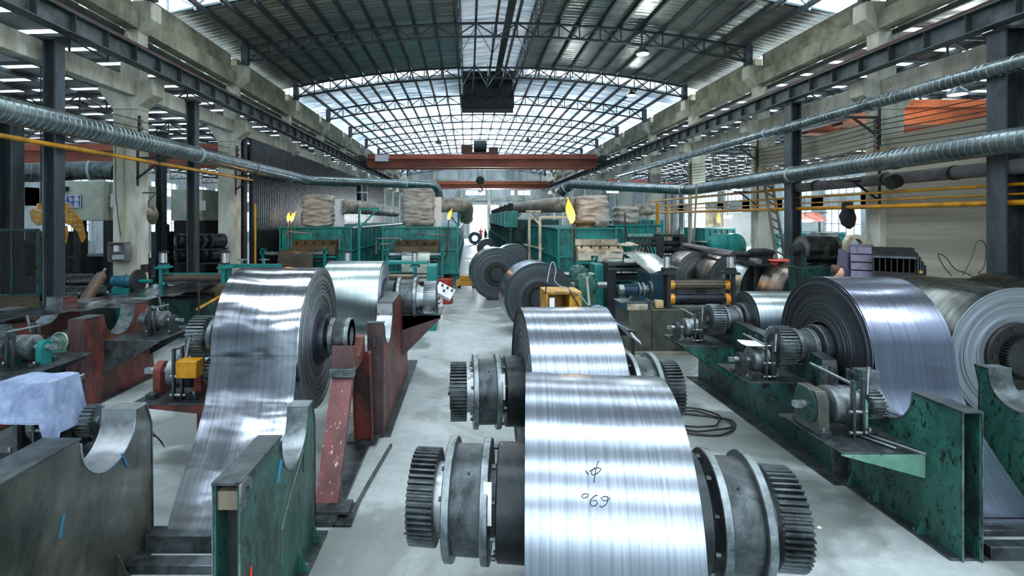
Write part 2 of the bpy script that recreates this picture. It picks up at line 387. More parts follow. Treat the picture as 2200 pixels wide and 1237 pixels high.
M['wire_pale'] = worn('pale_cable_sheath', '#8c8b6e', '#a5a486', None, .7, 0, (.5, .7), 6, None, 0)
M['skin'] = worn('skin', '#b98a74', '#cf9f88', None, .7, 0, (.5, .6), 5, None, 0)
M['hair'] = worn('brown_hair', '#2b1a14', '#4a2e22', None, .7, 0, (.4, .6), 20, None, .3)
# ------------------------------------------------------------------ materials of the shell
def roof_mat(name, c1, c2):
    m, nt, b, N, L = new_mat(name)
    tc = node(nt, 'ShaderNodeTexCoord').outputs['Object']
    n1 = noise_tex(nt, tc, 1, 5, .65, (.35, 2.6, .1))
    col = ramp(nt, n1, [(.3, hx(c1)), (.7, hx(c2))])
    L.new(col, b.inputs['Base Color']); b.inputs['Metallic'].default_value = .75
    L.new(ramp(nt, noise_tex(nt, tc, 1, 4, .6, (.6, 4, .1)), [(.3, G(.28)), (.7, G(.5))]), b.inputs['Roughness'])
    L.new(bump(nt, noise_tex(nt, tc, 1, 4, .6, (.5, 5, .1)), .5, .06), b.inputs['Normal'])
    return m
M['roof'] = roof_mat('foil_faced_roof_sheet', '#6f7474', '#a6aaa8')
def roof_lit(name, c1, c2, k):
    m = roof_mat(name, c1, c2); nt = m.node_tree; b = nt.nodes['Principled BSDF']
    t_ = node(nt, 'ShaderNodeBsdfTranslucent'); tc = node(nt, 'ShaderNodeTexCoord').outputs['Object']
    nt.links.new(ramp(nt, noise_tex(nt, tc, 1, 5, .65, (.5, 3.2, .1)), [(.35, hx('#8fa0ac')), (.62, hx('#f2f7fa'))]), t_.inputs[0])
    mx = node(nt, 'ShaderNodeMixShader'); mx.inputs[0].default_value = k
    nt.links.new(b.outputs[0], mx.inputs[1]); nt.links.new(t_.outputs[0], mx.inputs[2]); nt.links.new(mx.outputs[0], nt.nodes['Material Output'].inputs[0]); return m
M['roof_far'] = roof_lit('half_translucent_lit_roof', '#a9aeb0', '#cbd0d0', .58)  # paler and partly translucent to put the far brightness into the sheet
M['roof_ridge'] = roof_lit('translucent_ridge_sheet', '#9aa0a2', '#c2c7c8', .75)
M['roof_monitor'] = roof_lit('streaked_skylit_monitor', '#8b9193', '#b5bbbc', .22)  # translucent share added to give the monitor its sky-lit brightness
M['roof_yellow'] = worn('yellowed_corrugated_sheet', '#a39872', '#c9be98', None, .7, .1, (.5, .7), 2)
def floor_mat():
    m, nt, b, N, L = new_mat('trowelled_concrete_floor')
    tc = node(nt, 'ShaderNodeTexCoord').outputs['Object']
    col = ramp(nt, noise_tex(nt, tc, .9, 9, .68), [(.3, hx('#7f8b8d')), (.7, hx('#a9b4b5'))])
    col = mixc(nt, ramp(nt, noise_tex(nt, tc, 7, 10, .8, None, .5), [(.45, G(0)), (.8, G(.6))]), col, hx('#c2cbcd'))
    oil = ramp(nt, noise_tex(nt, tc, .42, 6, .55, None, .8), [(.50, G(0)), (.57, G(.7))])
    col = mixc(nt, oil, col, hx('#5a6460'))
    spk = ramp(nt, noise_tex(nt, tc, 34, 3, .5), [(.70, G(0)), (.75, G(.7))])
    col = mixc(nt, spk, col, hx('#3b4142'))
    L.new(col, b.inputs['Base Color'])
    rr = mixc(nt, oil, G(.55), G(.3)); L.new(rr, b.inputs['Roughness'])
    L.new(bump(nt, noise_tex(nt, tc, 22, 8, .7), .25, .01), b.inputs['Normal'])
    return m
M['floor'] = floor_mat()
M['translucent'] = None
m, nt, b, N, L = new_mat('white_fibreglass_rooflight')
tr = node(nt, 'ShaderNodeBsdfTranslucent'); tr.inputs[0].default_value = (.85, .92, .95, 1)
L.new(tr.outputs[0], N['Material Output'].inputs[0]); M['translucent'] = m
m, nt, b, N, L = new_mat('window_glass')
b.inputs['Base Color'].default_value = (.9, .97, 1, 1); b.inputs['Roughness'].default_value = .1
b.inputs['Transmission Weight'].default_value = 1; b.inputs['IOR'].default_value = 1.02
M['glass'] = m

# ------------------------------------------------------------------ the hall: axes and heights measured from the photograph
XC = 1.08                         # centre line of the main bay
BAY = [8.3 + 6*i for i in range(12)]
YN, YF = -14.0, 78.0
def nth(i):
    u = ['first', 'second', 'third', 'fourth', 'fifth', 'sixth', 'seventh', 'eighth', 'ninth', 'tenth', 'eleventh', 'twelfth', 'thirteenth', 'fourteenth', 'fifteenth', 'sixteenth', 'seventeenth', 'eighteenth', 'nineteenth', 'twentieth']
    return u[i-1] if i <= 20 else 'twenty-'+u[i-21]
def arch(x): return 9.52 + 1.0*(1 - ((x-XC)/9.85)**2)

f = MB(); f.box(-30, 32, YN, 100, -.2, 0); struct(f.build('floor', M['floor']))
# end wall with gate and high windows
w = MB()
gx0, gx1, gz = PX(1010, 78), PX(1072, 78), PZ(440, 78)
wz0, wz1 = PZ(419, 78), PZ(409, 78)
wins = [(PX(930, 78), PX(945, 78)), (PX(1000, 78), PX(1043, 78)), (PX(1097, 78), PX(1140, 78))]
w.box(-30, gx0, 78, 78.3, 0, wz0); w.box(gx1, 32, 78, 78.3, 0, wz0); w.box(gx0, gx1, 78, 78.3, gz, wz0)
xs = [-30] + [v for p in wins for v in p] + [32]
for i in range(0, len(xs), 2): w.box(xs[i], xs[i+1], 78, 78.3, wz0, wz1)
w.box(-30, 32, 78, 78.3, wz1, 12)
struct(w.build('wall_back', M['wall_pale'], smooth=False))
for i, (a, b_) in enumerate(wins):
    g = MB(); g.box(a, b_, 78.1, 78.13, wz0, wz1); o = struct(g.build('window_%d' % (i+1), M['glass'], smooth=False))
    fr = MB()
    for k in range(4): x = a+(b_-a)*k/3; fr.box(x-.04, x+.04, 78.05, 78.18, wz0, wz1)
    fr.build('window_frame', M['frame_blue'], o)
g = MB(); g.box(gx0-.25, gx0, 77.8, 78.4, 0, gz+.3); g.box(gx1, gx1+.25, 77.8, 78.4, 0, gz+.3); g.box(gx0, gx1, 77.8, 78.4, gz, gz+.3)
struct(g.build('door_1', M['concrete']))
for k in range(6):
    x = -9 + k*4.0
    pl = MB(); pl.box(x-.25, x+.25, 77.6, 78, 0, 10.2); struct(pl.build('trim_%d' % (k+1), M['concrete']))
for k, z in enumerate((5.6, 8.3)):
    pl = MB(); pl.box(-9.6, 12, 77.75, 78, z, z+.35); struct(pl.build('trim_%d' % (k+7), M['concrete']))
# near end wall behind the camera with its gate and windows left open to the day
w = MB(); w.box(-30, -5, YN-.3, YN, 0, 12); w.box(7, 32, YN-.3, YN, 0, 12); w.box(-5, 7, YN-.3, YN, 6, 7.2); w.box(-5, 7, YN-.3, YN, 9, 12)
struct(w.build('wall_front', M['wall_pale'], smooth=False))
# outer aisle walls
for s, X, nm in ((-1, -29.0, 'wall_left'), (1, 31.0, 'wall_right')):
    w = MB(); w.box(X, X+.3, YN, YF, 0, 1.2); w.box(X, X+.3, YN, YF, 3.8, 5.0); w.box(X, X+.3, YN, YF, 6.4, 8)
    for k in range(16): w.box(X, X+.3, YN+k*6, YN+k*6+1.6, 1.2, 6.4)
    o = struct(w.build(nm, M['wall_pale'], smooth=False))
    n_ = 0
    for k in range(15):
        for z0, z1 in ((1.2, 3.8), (5.0, 6.4)):
            y0 = YN+k*6+1.6; y1 = YN+k*6+6
            fr = MB()
            for q in range(6):
                y = y0+(y1-y0)*q/5; fr.box(X+.1, X+.17, y-.03, y+.03, z0, z1)
            for z in (z0+.05, (z0+z1)/2, z1-.05): fr.box(X+.1, X+.17, y0, y1, z-.03, z+.03)
            fr.build('window_frame', M['frame_blue'], o)
# block infill wall of the first bay on the right, with its upper band
for (y0, y1, z1) in ((8.8, 14.3, 5.2), (2.8, 8.3, 5.2)):
    w = MB(); w.box(11.35, 11.6, y0, y1, 0, 3.95)
    w.box(11.31, 11.6, y0, y1, 3.98, z1)
    struct(w.build('wall_block_right' if y0 > 5 else 'wall_block_near', M['wall']))
# bay 2 upper infill only
w = MB(); w.box(11.4, 11.6, 14.9, 20.3, 5.0, 5.7); struct(w.build('wall_upper_right', M['wall']))

# roof of the main bay: rippled sheets, openings crosswise at two places and the ridge gap
def roof_piece(x0, x1, y0, y1, dz=0, mat='roof', pitch=.27, amp=.022):
    mb = MB(); nx = max(3, int(abs(x1-x0)/.9)); ny = max(4, int((y1-y0)/pitch)*4)
    for j in range(ny+1):
        y = y0+(y1-y0)*j/ny; zz = amp*math.sin(2*PI*y/pitch)
        for i in range(nx+1):
            x = x0+(x1-x0)*i/nx; mb.v.append((x, y, arch(x)+.24+dz+zz))
    for j in range(ny):
        for i in range(nx):
            a = j*(nx+1)+i; mb.f.append((a, a+nx+1, a+nx+2, a+1)); mb.m.append(0)
    # upper skin gives the sheet its thickness
    n = len(mb.v); mb.v += [(v[0], v[1], v[2]+.05) for v in mb.v]
    mb.f += [tuple(reversed([q+n for q in f_])) for f_ in mb.f]; mb.m += [0]*(len(mb.f)-len(mb.m))
    return struct(mb.build('ceiling', M[mat], ang=60))
XL, XR = -9.75, 11.9
RG0, RG1 = -.38, 2.75
segs = [(YN, -11), (-8.2, -3.9), (-2.5, 1.4), (3.9, 8.4), (9.6, 14.4), (17.0, 27.1), (28.6, 33)]  # narrow gaps near the camera are added under the extra slit lights
for a, b_ in segs:
    mt = 'roof_far' if a > 28 else 'roof'
    roof_piece(XL, RG0, a, b_, mat=mt); roof_piece(RG1, XR, a, b_, mat=mt)
roof_piece(XL, RG0-.6, 33, YF, mat='roof_far'); roof_piece(RG1+.6, XR, 33, YF, mat='roof_far'); roof_piece(RG0-.6, RG1+.6, 33, YF, mat='roof_ridge')
# raised ridge monitor
def monitor():
    t = thing('ridge_monitor', 'raised glazed ridge monitor running along the middle of the roof', 'roof monitor', (XC, 10, 10.6))
    mb = MB(); y = YN; n = 0
    ny = int((33-YN)/.07)
    for j in range(ny+1):
        yy = YN+(33-YN)*j/ny; zz = .03*math.sin(2*PI*yy/.3)
        for x in (-1.3, RG0, XC, RG1, 3.5): mb.v.append((x, yy, 11.95-abs(x-XC)*.12+zz))
    for j in range(ny):
        for i in range(4): a = j*5+i; mb.f.append((a, a+5, a+6, a+1)); mb.m.append(0)
    mb.build('monitor_roof', M['roof_monitor'], t, ang=60)
    mb = MB(); mb.box(RG0-.1, RG1+.1, 32.95, 33.05, 9.9, 11.9); mb.box(RG0-.1, RG1+.1, 30.6, 33.0, 11.5, 11.55); mb.build('end_panel', M['steel_dark'], t)
    mb = MB(); mb.box(RG0-.05, RG1+.05, 33.05, 33.1, 9.6, 9.95); mb.build('cross_tie', M['truss'], t)
    mb = MB(); mb.box(1.45, 1.75, YN, 32, 10.9, 10.95); mb.build('walkway_plank', M['steel_dark'], t)
    for y in [YN+1.5*k for k in range(32)]:
        if y > 32.5: break
        for x in (RG0, RG1):
            if int(y*10) % 2 == 0 or True:
                q = MB(); q.bar((x, y, arch(x)+.1), (x, y, 11.85), .06, .06); q.build('post', M['frame_blue'], t)
    for y in [8.3, 14.3, 20.3, 26.3, 32.3]:
        zt = 11.8; zb = arch(XC)
        for (a, c) in (((RG0, zb), ((RG0+XC)/2, zt)), (((RG0+XC)/2, zt), (XC, zb)), ((XC, zb), ((RG1+XC)/2, zt)), (((RG1+XC)/2, zt), (RG1, zb)), ((XC, zb), (XC, zt))):
            q = MB(); q.bar((a[0], y-2.2, a[1]), (c[0], y-2.2, c[1]), .05, .05); q.build('brace', M['frame_blue'], t)
    for x in (RG0, RG1):
        q = MB(); q.bar((x, YN, 11.8), (x, 33, 11.8), .1, .08, (0, 0, 1)); q.build('side_rail', M['steel_dark'], t)
        for k in range(5):
            q = MB(); q.box(x-.02, x+.02, YN, 32.9, 10.85+k*.2, 10.89+k*.2); q.build('louvre', M['truss'], t)
monitor()
# raised covers above the crosswise openings
for i, (a, b_, lab) in enumerate(((14.4, 17.0, 'raised crosswise roof vent nearest the camera, yellowed sheet over pale trusses'), (27.1, 28.6, 'raised crosswise roof vent farther down the hall, narrow yellowed sheet slit'))):
    t = thing('roof_vent', lab, 'roof vent', (XC, (a+b_)/2, 10.4))
    for s, (x0, x1) in enumerate(((XL, RG0-.2), (RG1+.2, XR))):
        mb = MB(); nx = 90
        for j, y in enumerate((a-.9, (a+b_)/2, b_+.9)):
            for k in range(nx+1):
                x = x0+(x1-x0)*k/nx; mb.v.append((x, y, arch(x)+1.15+(.15 if j == 1 else 0)+.03*math.sin(k*1.6)))
        for j in range(2):
            for k in range(nx): q = j*(nx+1)+k; mb.f.append((q, q+nx+1, q+nx+2, q+1)); mb.m.append(0)
        mb.build('cover_sheet', M['roof_yellow'], t, ang=60)
        for y in (a, b_):
            n = 10
            for k in range(n):
                xa = x0+(x1-x0)*k/n; xb = x0+(x1-x0)*(k+1)/n
                q = MB(); q.bar((xa, y, arch(xa)+.2), (xa, y, arch(xa)+1.05), .07, .07); q.build('post', M['frame_blue'], t)
                q = MB()
                if k % 2: q.bar((xa, y, arch(xa)+.3), (xb, y, arch(xb)+1.0), .05, .05)
                else: q.bar((xa, y, arch(xa)+1.0), (xb, y, arch(xb)+.3), .05, .05)
                q.build('brace', M['frame_blue'], t)
            for dz in (.3, 1.02):
                q = MB(); q.tube([(x0+(x1-x0)*k/12, y, arch(x0+(x1-x0)*k/12)+dz) for k in range(13)], .04, 5); q.build('chord', M['frame_blue'], t)

# purlins
for i in range(25):
    x = XC-9.6+19.2*i/24
    if RG0+.1 < x < RG1-.1 and i % 2: pass
    q = MB(); q.box(x-.045, x+.045, YN, YF, arch(x)+.05, arch(x)+.2)
    tag(q.build('purlin', M['truss'], smooth=False), 'long dark purlin under the arched roof, %s from the left' % nth(i+1), 'purlin', 'purlins under the arched roof')

# trusses, every web member a part made from one shared unit bar
UB = MB(); UB.box(-.5, .5, -.5, .5, 0, 1); UNIT = UB.build('brace', M['truss'], smooth=False); unit_mesh = UNIT.data
bpy.data.objects.remove(UNIT)
def member(name, p0, p1, w, parent, origin, mat=None):
    p0, p1 = Vector(p0), Vector(p1); d = p1-p0
    o = bpy.data.objects.new(name, unit_mesh); COL.objects.link(o); o.parent = parent
    o.location = p0-Vector(origin); o.rotation_euler = d.to_track_quat('Z', 'Y').to_euler(); o.scale = (w, w, d.length)
    return o
ordn = ['nearest', 'second', 'third', 'fourth', 'fifth', 'sixth', 'seventh', 'eighth', 'ninth', 'tenth', 'eleventh', 'twelfth']
def truss(y, lab, n=24, full=True):
    t = thing('roof_truss', lab, 'roof truss', (XC, y, 9.2)); org = (XC, y, 9.2)
    x0, x1 = XC-9.6, XC+9.6
    top = [(x0+(x1-x0)*k/n, arch(x0+(x1-x0)*k/n)) for k in range(n+1)]
    def botz(x):
        return arch(x)-.52
    q = MB(); q.tube([(x, y, z) for x, z in top], .05, 6); q.build('top_chord', M['truss'], t)
    q = MB(); q.tube([(x, y, botz(x)) for x, z in top], .045, 6); q.build('bottom_chord', M['truss'], t)
    for k in range(n+1):
        x, z = top[k]; member('brace', (x, y, botz(x)), (x, y, z), .045, t, org)
        if k < n:
            x2, z2 = top[k+1]
            if k % 2: member('brace', (x, y, z), (x2, y, botz(x2)), .045, t, org)
            else: member('brace', (x, y, botz(x)), (x2, y, z2), .045, t, org)
    for s in (-1, 1):
        q = MB(); x = XC+s*9.7; q.box(x-.12, x+.12, y-.12, y+.12, 8.9, arch(x)+.1); q.build('end_post', M['frame_blue'] if False else M['steel_post'], t)
    return t
for i, y in enumerate(BAY):
    truss(y, 'arched steel lattice truss under the roof, %s from the camera' % ordn[i])

# concrete columns
def column(s, y, lab, simple=False):
    xi = XC + s*10.08; xo = XC + s*10.76           # inner and outer faces of the shaft
    t = thing('concrete_column', lab, 'column', ((xi+xo)/2, y+.25, 0))
    q = MB(); q.box(min(xi, xo), max(xi, xo), y, y+.5, 0, 5.95); q.build('shaft', M['concrete'], t, bevel=.02)
    prof = [(xi, 5.95), (xi-s*.02, 6.05), (xi-s*.44, 6.35), (xi-s*.44, 6.78), (xo+s*.40, 6.78), (xo+s*.40, 6.5), (xo, 5.95)]
    q = MB(); q.prism(prof, y-.02, y+.52, 'Y'); q.build('crane_bracket', M['concrete'], t, bevel=.02)
    xu = xi+s*.5
    q = MB(); q.box(min(xi, xu), max(xi, xu), y+.03, y+.47, 6.78, 8.1); q.build('upper_shaft', M['concrete'], t, bevel=.02)
    prof = [(xi, 8.1), (xi-s*.36, 8.42), (xi-s*.36, 8.9), (xu+s*.36, 8.9), (xu+s*.36, 8.42), (xu, 8.1)]
    q = MB(); q.prism(prof, y, y+.5, 'Y'); q.build('roof_bracket', M['concrete'], t, bevel=.02)
    return t
for i, y in enumerate(BAY[:11]):
    for s, nm in ((-1, 'left'), (1, 'right')):
        column(s, y, 'pale concrete crane column with two brackets, %s from the camera in the %s row' % (ordn[i], nm))
# beams and crane runway per bay
for s, nm in ((-1, 'left'), (1, 'right')):
    xi = XC+s*10.08
    for i, y in enumerate([2.3]+BAY[:11]):
        y0, y1 = y+.52, y+5.98
        def bx(mb, a, b_, z0, z1, ya=y0, yb=y1): mb.box(min(xi+s*a, xi+s*b_), max(xi+s*a, xi+s*b_), ya, yb, z0, z1); return mb
        q = bx(bx(MB(), -.06, .32, 8.12, 8.62), .16, .46, 8.62, 9.3)
        tag(q.build('gutter_beam', M['concrete_dark'], bevel=.015), 'stepped concrete eaves beam on the %s row, %s bay from the camera' % (nm, ordn[i]), 'beam')
        if i > 0 or True:
            q = bx(MB(), .02, .3, 6.3, 6.76)
            tag(q.build('tie_beam', M['concrete'], bevel=.015), 'pale concrete tie beam below the crane runway, %s row, %s bay from the camera' % (nm, ordn[i]), 'beam')
    # runway girder: lengths of one bay each, joined over the brackets
    for i, y in enumerate([2.3]+BAY[:11]):
        xg = XC+s*9.36
        t = thing('runway_girder', 'grey steel crane runway girder on the %s row, %s bay from the camera' % (nm, ordn[i]), 'girder', (xg, y+3.25, 6.8))
        q = MB(); q.ibeam((xg, y+.26, 7.02), (xg, y+6.25, 7.02), .3, .44, .025); q.build('web_and_flanges', M['girder'], t, smooth=False)
        for k in range(6):
            yy = y+.6+k
            q = MB(); q.box(xg-.14, xg+.14, yy, yy+.02, 6.83, 7.21); q.build('stiffener', M['steel_dark'], t, smooth=False)
        q = MB(); q.box(xg-.04, xg+.04, y+.25, y+6.25, 7.245, 7.35); q.build('rail', M['rail'], t)
# steel posts, front row (under the girder) and the row behind it
def hpost(x, y, z, lab, w=.24):
    h = .13 if w < .3 else .19
    t = thing('steel_post', lab, 'steel post', (x, y, 0))
    for d in (-1, 1):
        q = MB(); q.box(x+d*(w/2)-.02, x+d*(w/2)+.02, y-h, y+h, 0, z); q.build('flange', M['steel_post'], t, smooth=False)
    q = MB(); q.box(x-w/2+.021, x+w/2-.021, y-.02, y+.02, 0, z); q.build('web', M['steel_dark'], t, smooth=False)
    q = MB(); q.box(x-w/2-.05, x+w/2+.05, y-h-.06, y+h+.06, z, z+.06); q.build('cap_plate', M['steel_dark'], t, smooth=False)
    q = MB(); q.box(x-w/2-.1, x+w/2+.1, y-h-.1, y+h+.1, 0, .03); q.build('base_plate', M['steel_dark'], t, smooth=False)
hpost(-8.74, 11.08, 6.7, 'blue-grey steel post in front, left of the first visible left concrete column')
hpost(-8.86, 16.9, 6.7, 'blue-grey steel post right of the lamp bracket column, left row')
hpost(-9.12, 21.25, 6.2, 'blue-grey steel post beside the black corrugated sheeting', .2)
hpost(-12.1, 13.9, 6.2, 'blue-grey steel post at the far left edge of the view', .36)
hpost(-11.7, 20.0, 6.2, 'steel post behind the row, just right of the white concrete column')
hpost(10.75, 10.5, 6.7, 'tall dark steel post in front of the beige block wall, right', .42)
hpost(10.6, 17.2, 6.7, 'dark steel post right of the leaning timber, right row', .3)
# infill beam stubs holding the girder on the mid posts
# ------------------------------------------------------------------ side aisle roofs
for s, nm in ((-1, 'left'), (1, 'right')):
    xa = XC+s*10.5; xb = XC+s*29.6
    def az(x, x0=xa): return 8.15-abs(x-x0)*.03
    k = 0; y = YN
    while y < YF:
        wy = 1.5
        for mat_, ya, yb in (('roof', y, y+wy-.30), ('translucent', y+wy-.30, y+wy)):
            mb = MB(); mb.add([(xa, ya, az(xa)), (xb, ya, az(xb)), (xb, yb, az(xb)), (xa, yb, az(xa)), (xa, ya, az(xa)+.04), (xb, ya, az(xb)+.04), (xb, yb, az(xb)+.04), (xa, yb, az(xa)+.04)],
                              [(0,1,2,3),(7,6,5,4),(0,4,5,1),(1,5,6,2),(2,6,7,3),(3,7,4,0)])
            struct(mb.build('ceiling_aisle', M[mat_], smooth=False))
        y += wy
    for k in range(14):
        x = xa+(xb-xa)*k/13
        q = MB(); q.box(x-.04, x+.04, YN, YF, az(x)-.16, az(x)-.02)
        tag(q.build('aisle_purlin', M['truss'], smooth=False), 'dark purlin under the %s side aisle roof, %s out from the main hall' % (nm, nth(k+1)), 'purlin', 'purlins of the %s aisle roof' % nm)
    xa0 = xa; xa = XC+s*10.9
    for i, y in enumerate(BAY[:9]):
        t = thing('aisle_truss', 'flat lattice truss of the %s side aisle, %s from the camera' % (nm, ordn[i]), 'roof truss', (xa, y, 7.5)); org = (xa, y, 7.5)
        q = MB(); q.bar((xa, y, az(xa)-.22), (xb, y, az(xb)-.22), .08, .08); q.build('top_chord', M['truss'], t)
        q = MB(); q.bar((xa, y, az(xa)-.85), (xb, y, az(xb)-.85), .08, .08); q.build('bottom_chord', M['truss'], t)
        n = 18
        for k in range(n+1):
            x = xa+(xb-xa)*k/n; x2 = xa+(xb-xa)*(k+1)/n
            member('brace', (x, y, az(x)-.85), (x, y, az(x)-.22), .045, t, org)
            if k < n:
                if k % 2: member('brace', (x, y, az(x)-.22), (x2, y, az(x2)-.85), .045, t, org)
                else: member('brace', (x, y, az(x)-.85), (x2, y, az(x2)-.22), .045, t, org)

# dark corrugated sheeting along the left row beyond the second column: separate sheets
t = thing('corrugated_partition', 'black glossy corrugated sheet partition behind the left furnaces', 'partition', (-9.1, 38, 0))
y = 21.5; k = 0
while y < 54:
    mb = MB(); w_ = 1.0; n = 20
    zt = 6.25
    for j in range(n+1):
        yy = y+w_*j/n; dx = .05*(1 if (j // 2) % 2 else -1)
        mb.v += [(-8.88+dx, yy, 0), (-8.88+dx, yy, zt), (-8.92+dx, yy, 0), (-8.92+dx, yy, zt)]
    for j in range(n):
        a = j*4; mb.f += [(a, a+1, a+5, a+4), (a+2, a+6, a+7, a+3), (a+1, a+3, a+7, a+5)]; mb.m += [0]*3
    o = mb.build('sheet', M['corr'], t, smooth=False)
    y += w_; k += 1

# ------------------------------------------------------------------ overhead cranes
def crane(y, x0, x1, z0, z1, mat, lab, hook_x=None, gap=1.8, depth=.5, hook_z=5.7, top=None, trolley=True):
    t = thing('overhead_crane', lab, 'crane', ((x0+x1)/2, y, z0))
    for k in range(2):
        q = MB(); q.box(x0+.4, x1-.4, y+k*gap, y+k*gap+depth, z0, z1); q.build('bridge_girder', M[mat], t, bevel=.02)
        q = MB(); q.box(x0+.4, x1-.4, y+k*gap-.05, y+k*gap+depth+.05, z0-.04, z0); q.build('bottom_flange', M[mat], t)
    q = MB(); q.box(x0+.4, x1-.4, y-.5, y-.04, z0+(z1-z0)*.56, z0+(z1-z0)*.6); q.build('walkway', M[top or mat], t)
    for x in (x0, x1):
        q = MB(); q.box(x-.2, x+.2, y-.5, y+gap+depth+.5, 7.35 if z0 > 6.5 else z0, z0+.85); q.build('end_truck', M['steel_dark'], t, bevel=.02)
    if trolley and hook_x is not None:
        q = MB(); q.box(hook_x-1.4, hook_x+1.4, y+.1, y+gap+.3, z1+.02, z1+.18)
        q.box(hook_x-1.5, hook_x-.6, y+.4, y+1.3, z1+.18, z1+.75); q.box(hook_x+.7, hook_x+1.4, y+.4, y+1.3, z1+.18, z1+.6); q.build('trolley', M['rail'], t, bevel=.02)
        q = MB(); q.cyl((hook_x-.5, y+.9, z1+.75), (hook_x+.5, y+.9, z1+.75), .48, n=24); q.build('hoist_drum', M['steel_dark'], t)
        for d in (-.17, .17):
            q = MB(); q.cyl((hook_x+d, y+.9, hook_z+.3), (hook_x+d, y+.9, z1), .02, n=6); q.build('rope', M['wire'], t)
        q = MB(); q.lathe([(-.12, .25), (-.1, .34), (.1, .34), (.12, .25)], 24, 'Y', (hook_x, y+.9, hook_z)); hb = q.build('hook_block', M['black'], t)
        q = MB(); q.tube([(hook_x+.02, y+.9, hook_z-.3), (hook_x+.02, y+.9, hook_z-.5), (hook_x+.16, y+.9, hook_z-.62), (hook_x+.16, y+.9, hook_z-.8), (hook_x, y+.9, hook_z-.9), (hook_x-.16, y+.9, hook_z-.8)], .05, 8); q.build('hook', M['black'], hb)
    return t
c = crane(41, -8.3, 10.4, PZ(358, 41), PZ(331, 41), 'crane_red', 'rust-red double girder overhead crane, nearer one across the hall', PX(1032, 41), hook_z=PZ(388, 41.9))
q = MB(); q.box(-7.2, -6.2, 40.4, 40.95, 7.35, 7.85); q.build('control_box', M['white'], c)
crane(66, -8.3, 10.4, PZ(404, 66), PZ(389, 66), 'crane_red', 'orange-red overhead crane with yellow walkway far down the hall', None, top='yellow', trolley=False)
crane(17.6, 12.1, 27, PZ(265, 17.6), PZ(213, 17.6), 'orange', 'bright orange overhead crane in the right side aisle', None, trolley=False)
crane(24, -27, -10.2, PZ(350, 24), PZ(308, 24), 'crane_red', 'dull red overhead crane in the left side aisle', None, trolley=False)
q = MB(); q.box(-9.3, -9.1, -3, 12.0, 7.55, 7.72); tag(q.build('power_rail', worn('signal_red_rail', '#c03020', '#d8402a')), 'bright red conductor rail above the left runway, top left corner', 'rail')

# ------------------------------------------------------------------ lamps
def bay_lamp(px, py, d, lab, on=True, group=None, power=60):
    p = P(px, py, d)
    t = thing('high_bay_lamp', lab, 'lamp', p, group)
    q = MB(); q.lathe([(.0, .24), (.03, .26), (.12, .2), (.22, .09), (.34, .07), (.34, 0)], 20, 'Z', p); q.build('lamp_shade', M['steel_dark'] if not on else M['iron_light'], t)
    q = MB(); q.cyl(p+Vector((0, 0, -.01)), p+Vector((0, 0, .005)), .22, n=20); q.build('diffuser', M['lamp_on'] if on else M['white'], t)
    q = MB(); q.cyl(p+Vector((0, 0, .33)), (p.x, p.y, (arch(p.x)-.54) if abs(p.x-XC) < 10 else 7.75), .015, n=6); q.build('stem', M['wire'], t)
    if on: light('POINT', 'lamp_and_fill_light', p+Vector((0, 0, -.25)), power, (.9, 1, .97), .2)
bay_lamp(1381, 116, 20.3, 'lit white high bay lamp hanging from the nearest full truss, right', power=120)
bay_lamp(1356, 205, 26.3, 'lit high bay lamp on the second truss from the camera', power=80)
bay_lamp(2057, 203, 15.5, 'lit high bay lamp over the orange crane in the right aisle', power=150)
bay_lamp(942, 308, 38.3, 'unlit high bay lamp left of the crane trolley', False)
bay_lamp(1134, 305, 38.3, 'unlit high bay lamp right of the crane trolley', False)
bay_lamp(1725, 282, 22.0, 'small unlit lamp in the right aisle above the round duct', False)
# bare point lights without fixtures, added overhead to brighten the hall
for x, y in ((-4.5, 8.1), (6.5, 8.1), (-4.5, 2.1), (6.5, 2.1), (5.0, 26.1), (-3.0, 14.1)):
    light('POINT', 'lamp_and_fill_light', (x, y, 8.3), 90, (.9, 1, .97), .25)
# ================================================================== coils and rolls
rnd = random.Random(3)
def coil_mesh(mb, w, R, r_in, seed=1, laps=26, tel=.012, n=96, outer=()):
    "wound strip: barrel (material 0) and two faces built of laps standing slightly proud of one another (material 1)"
    rr = random.Random(seed)
    rad = sorted([r_in + (R-r_in)*((i+rr.random()*.7)/laps) for i in range(laps)])
    rad = [r_in]+rad[1:]+[R]
    prof = []
    for sgn in (-1, 1):
        side = []
        for i in range(len(rad)-1):
            o = rr.uniform(-tel, tel)
            if i >= len(rad)-3: o *= .3
            side += [(sgn*(w/2+o), rad[i]+.0008), (sgn*(w/2+o), rad[i+1]-.0008)]
        prof.append(side)
    left, right = prof
    mb.mi = 1; mb.lathe([(left[0][0], r_in)]+left, n); mb.f.pop(); mb.m.pop()
    mb.f.pop(); mb.m.pop()
    mb.lathe(([(right[0][0], r_in)]+right)[::-1], n); mb.f.pop(); mb.m.pop(); mb.f.pop(); mb.m.pop()
    mb.mi = 0
    mb.lathe([(left[-1][0], R-.0008), (-w/2+.004, R), (w/2-.004, R), (right[-1][0], R-.0008)], n)
    mb.f.pop(); mb.m.pop(); mb.f.pop(); mb.m.pop()
    mb.mi = 1; mb.lathe([(left[0][0], r_in), (right[0][0], r_in)][::-1], n); mb.f.pop(); mb.m.pop(); mb.f.pop(); mb.m.pop()
    mb.mi = 0
    return mb
def local_thing(name, label, cat, loc, rz=0, group=None):
    return thing(name, label, cat, loc, group, rz, local=True)
def loose_coil(label, c, axis_rz, w, R, r_in, mats, seed=1, hub=None, group=None, laps=26, tel=.012):
    t = local_thing('steel_coil', label, 'steel coil', c, axis_rz, group)
    coil_mesh(MB(), w, R, r_in, seed, laps, tel).build('wound_strip', mats, t, ang=25)
    return t
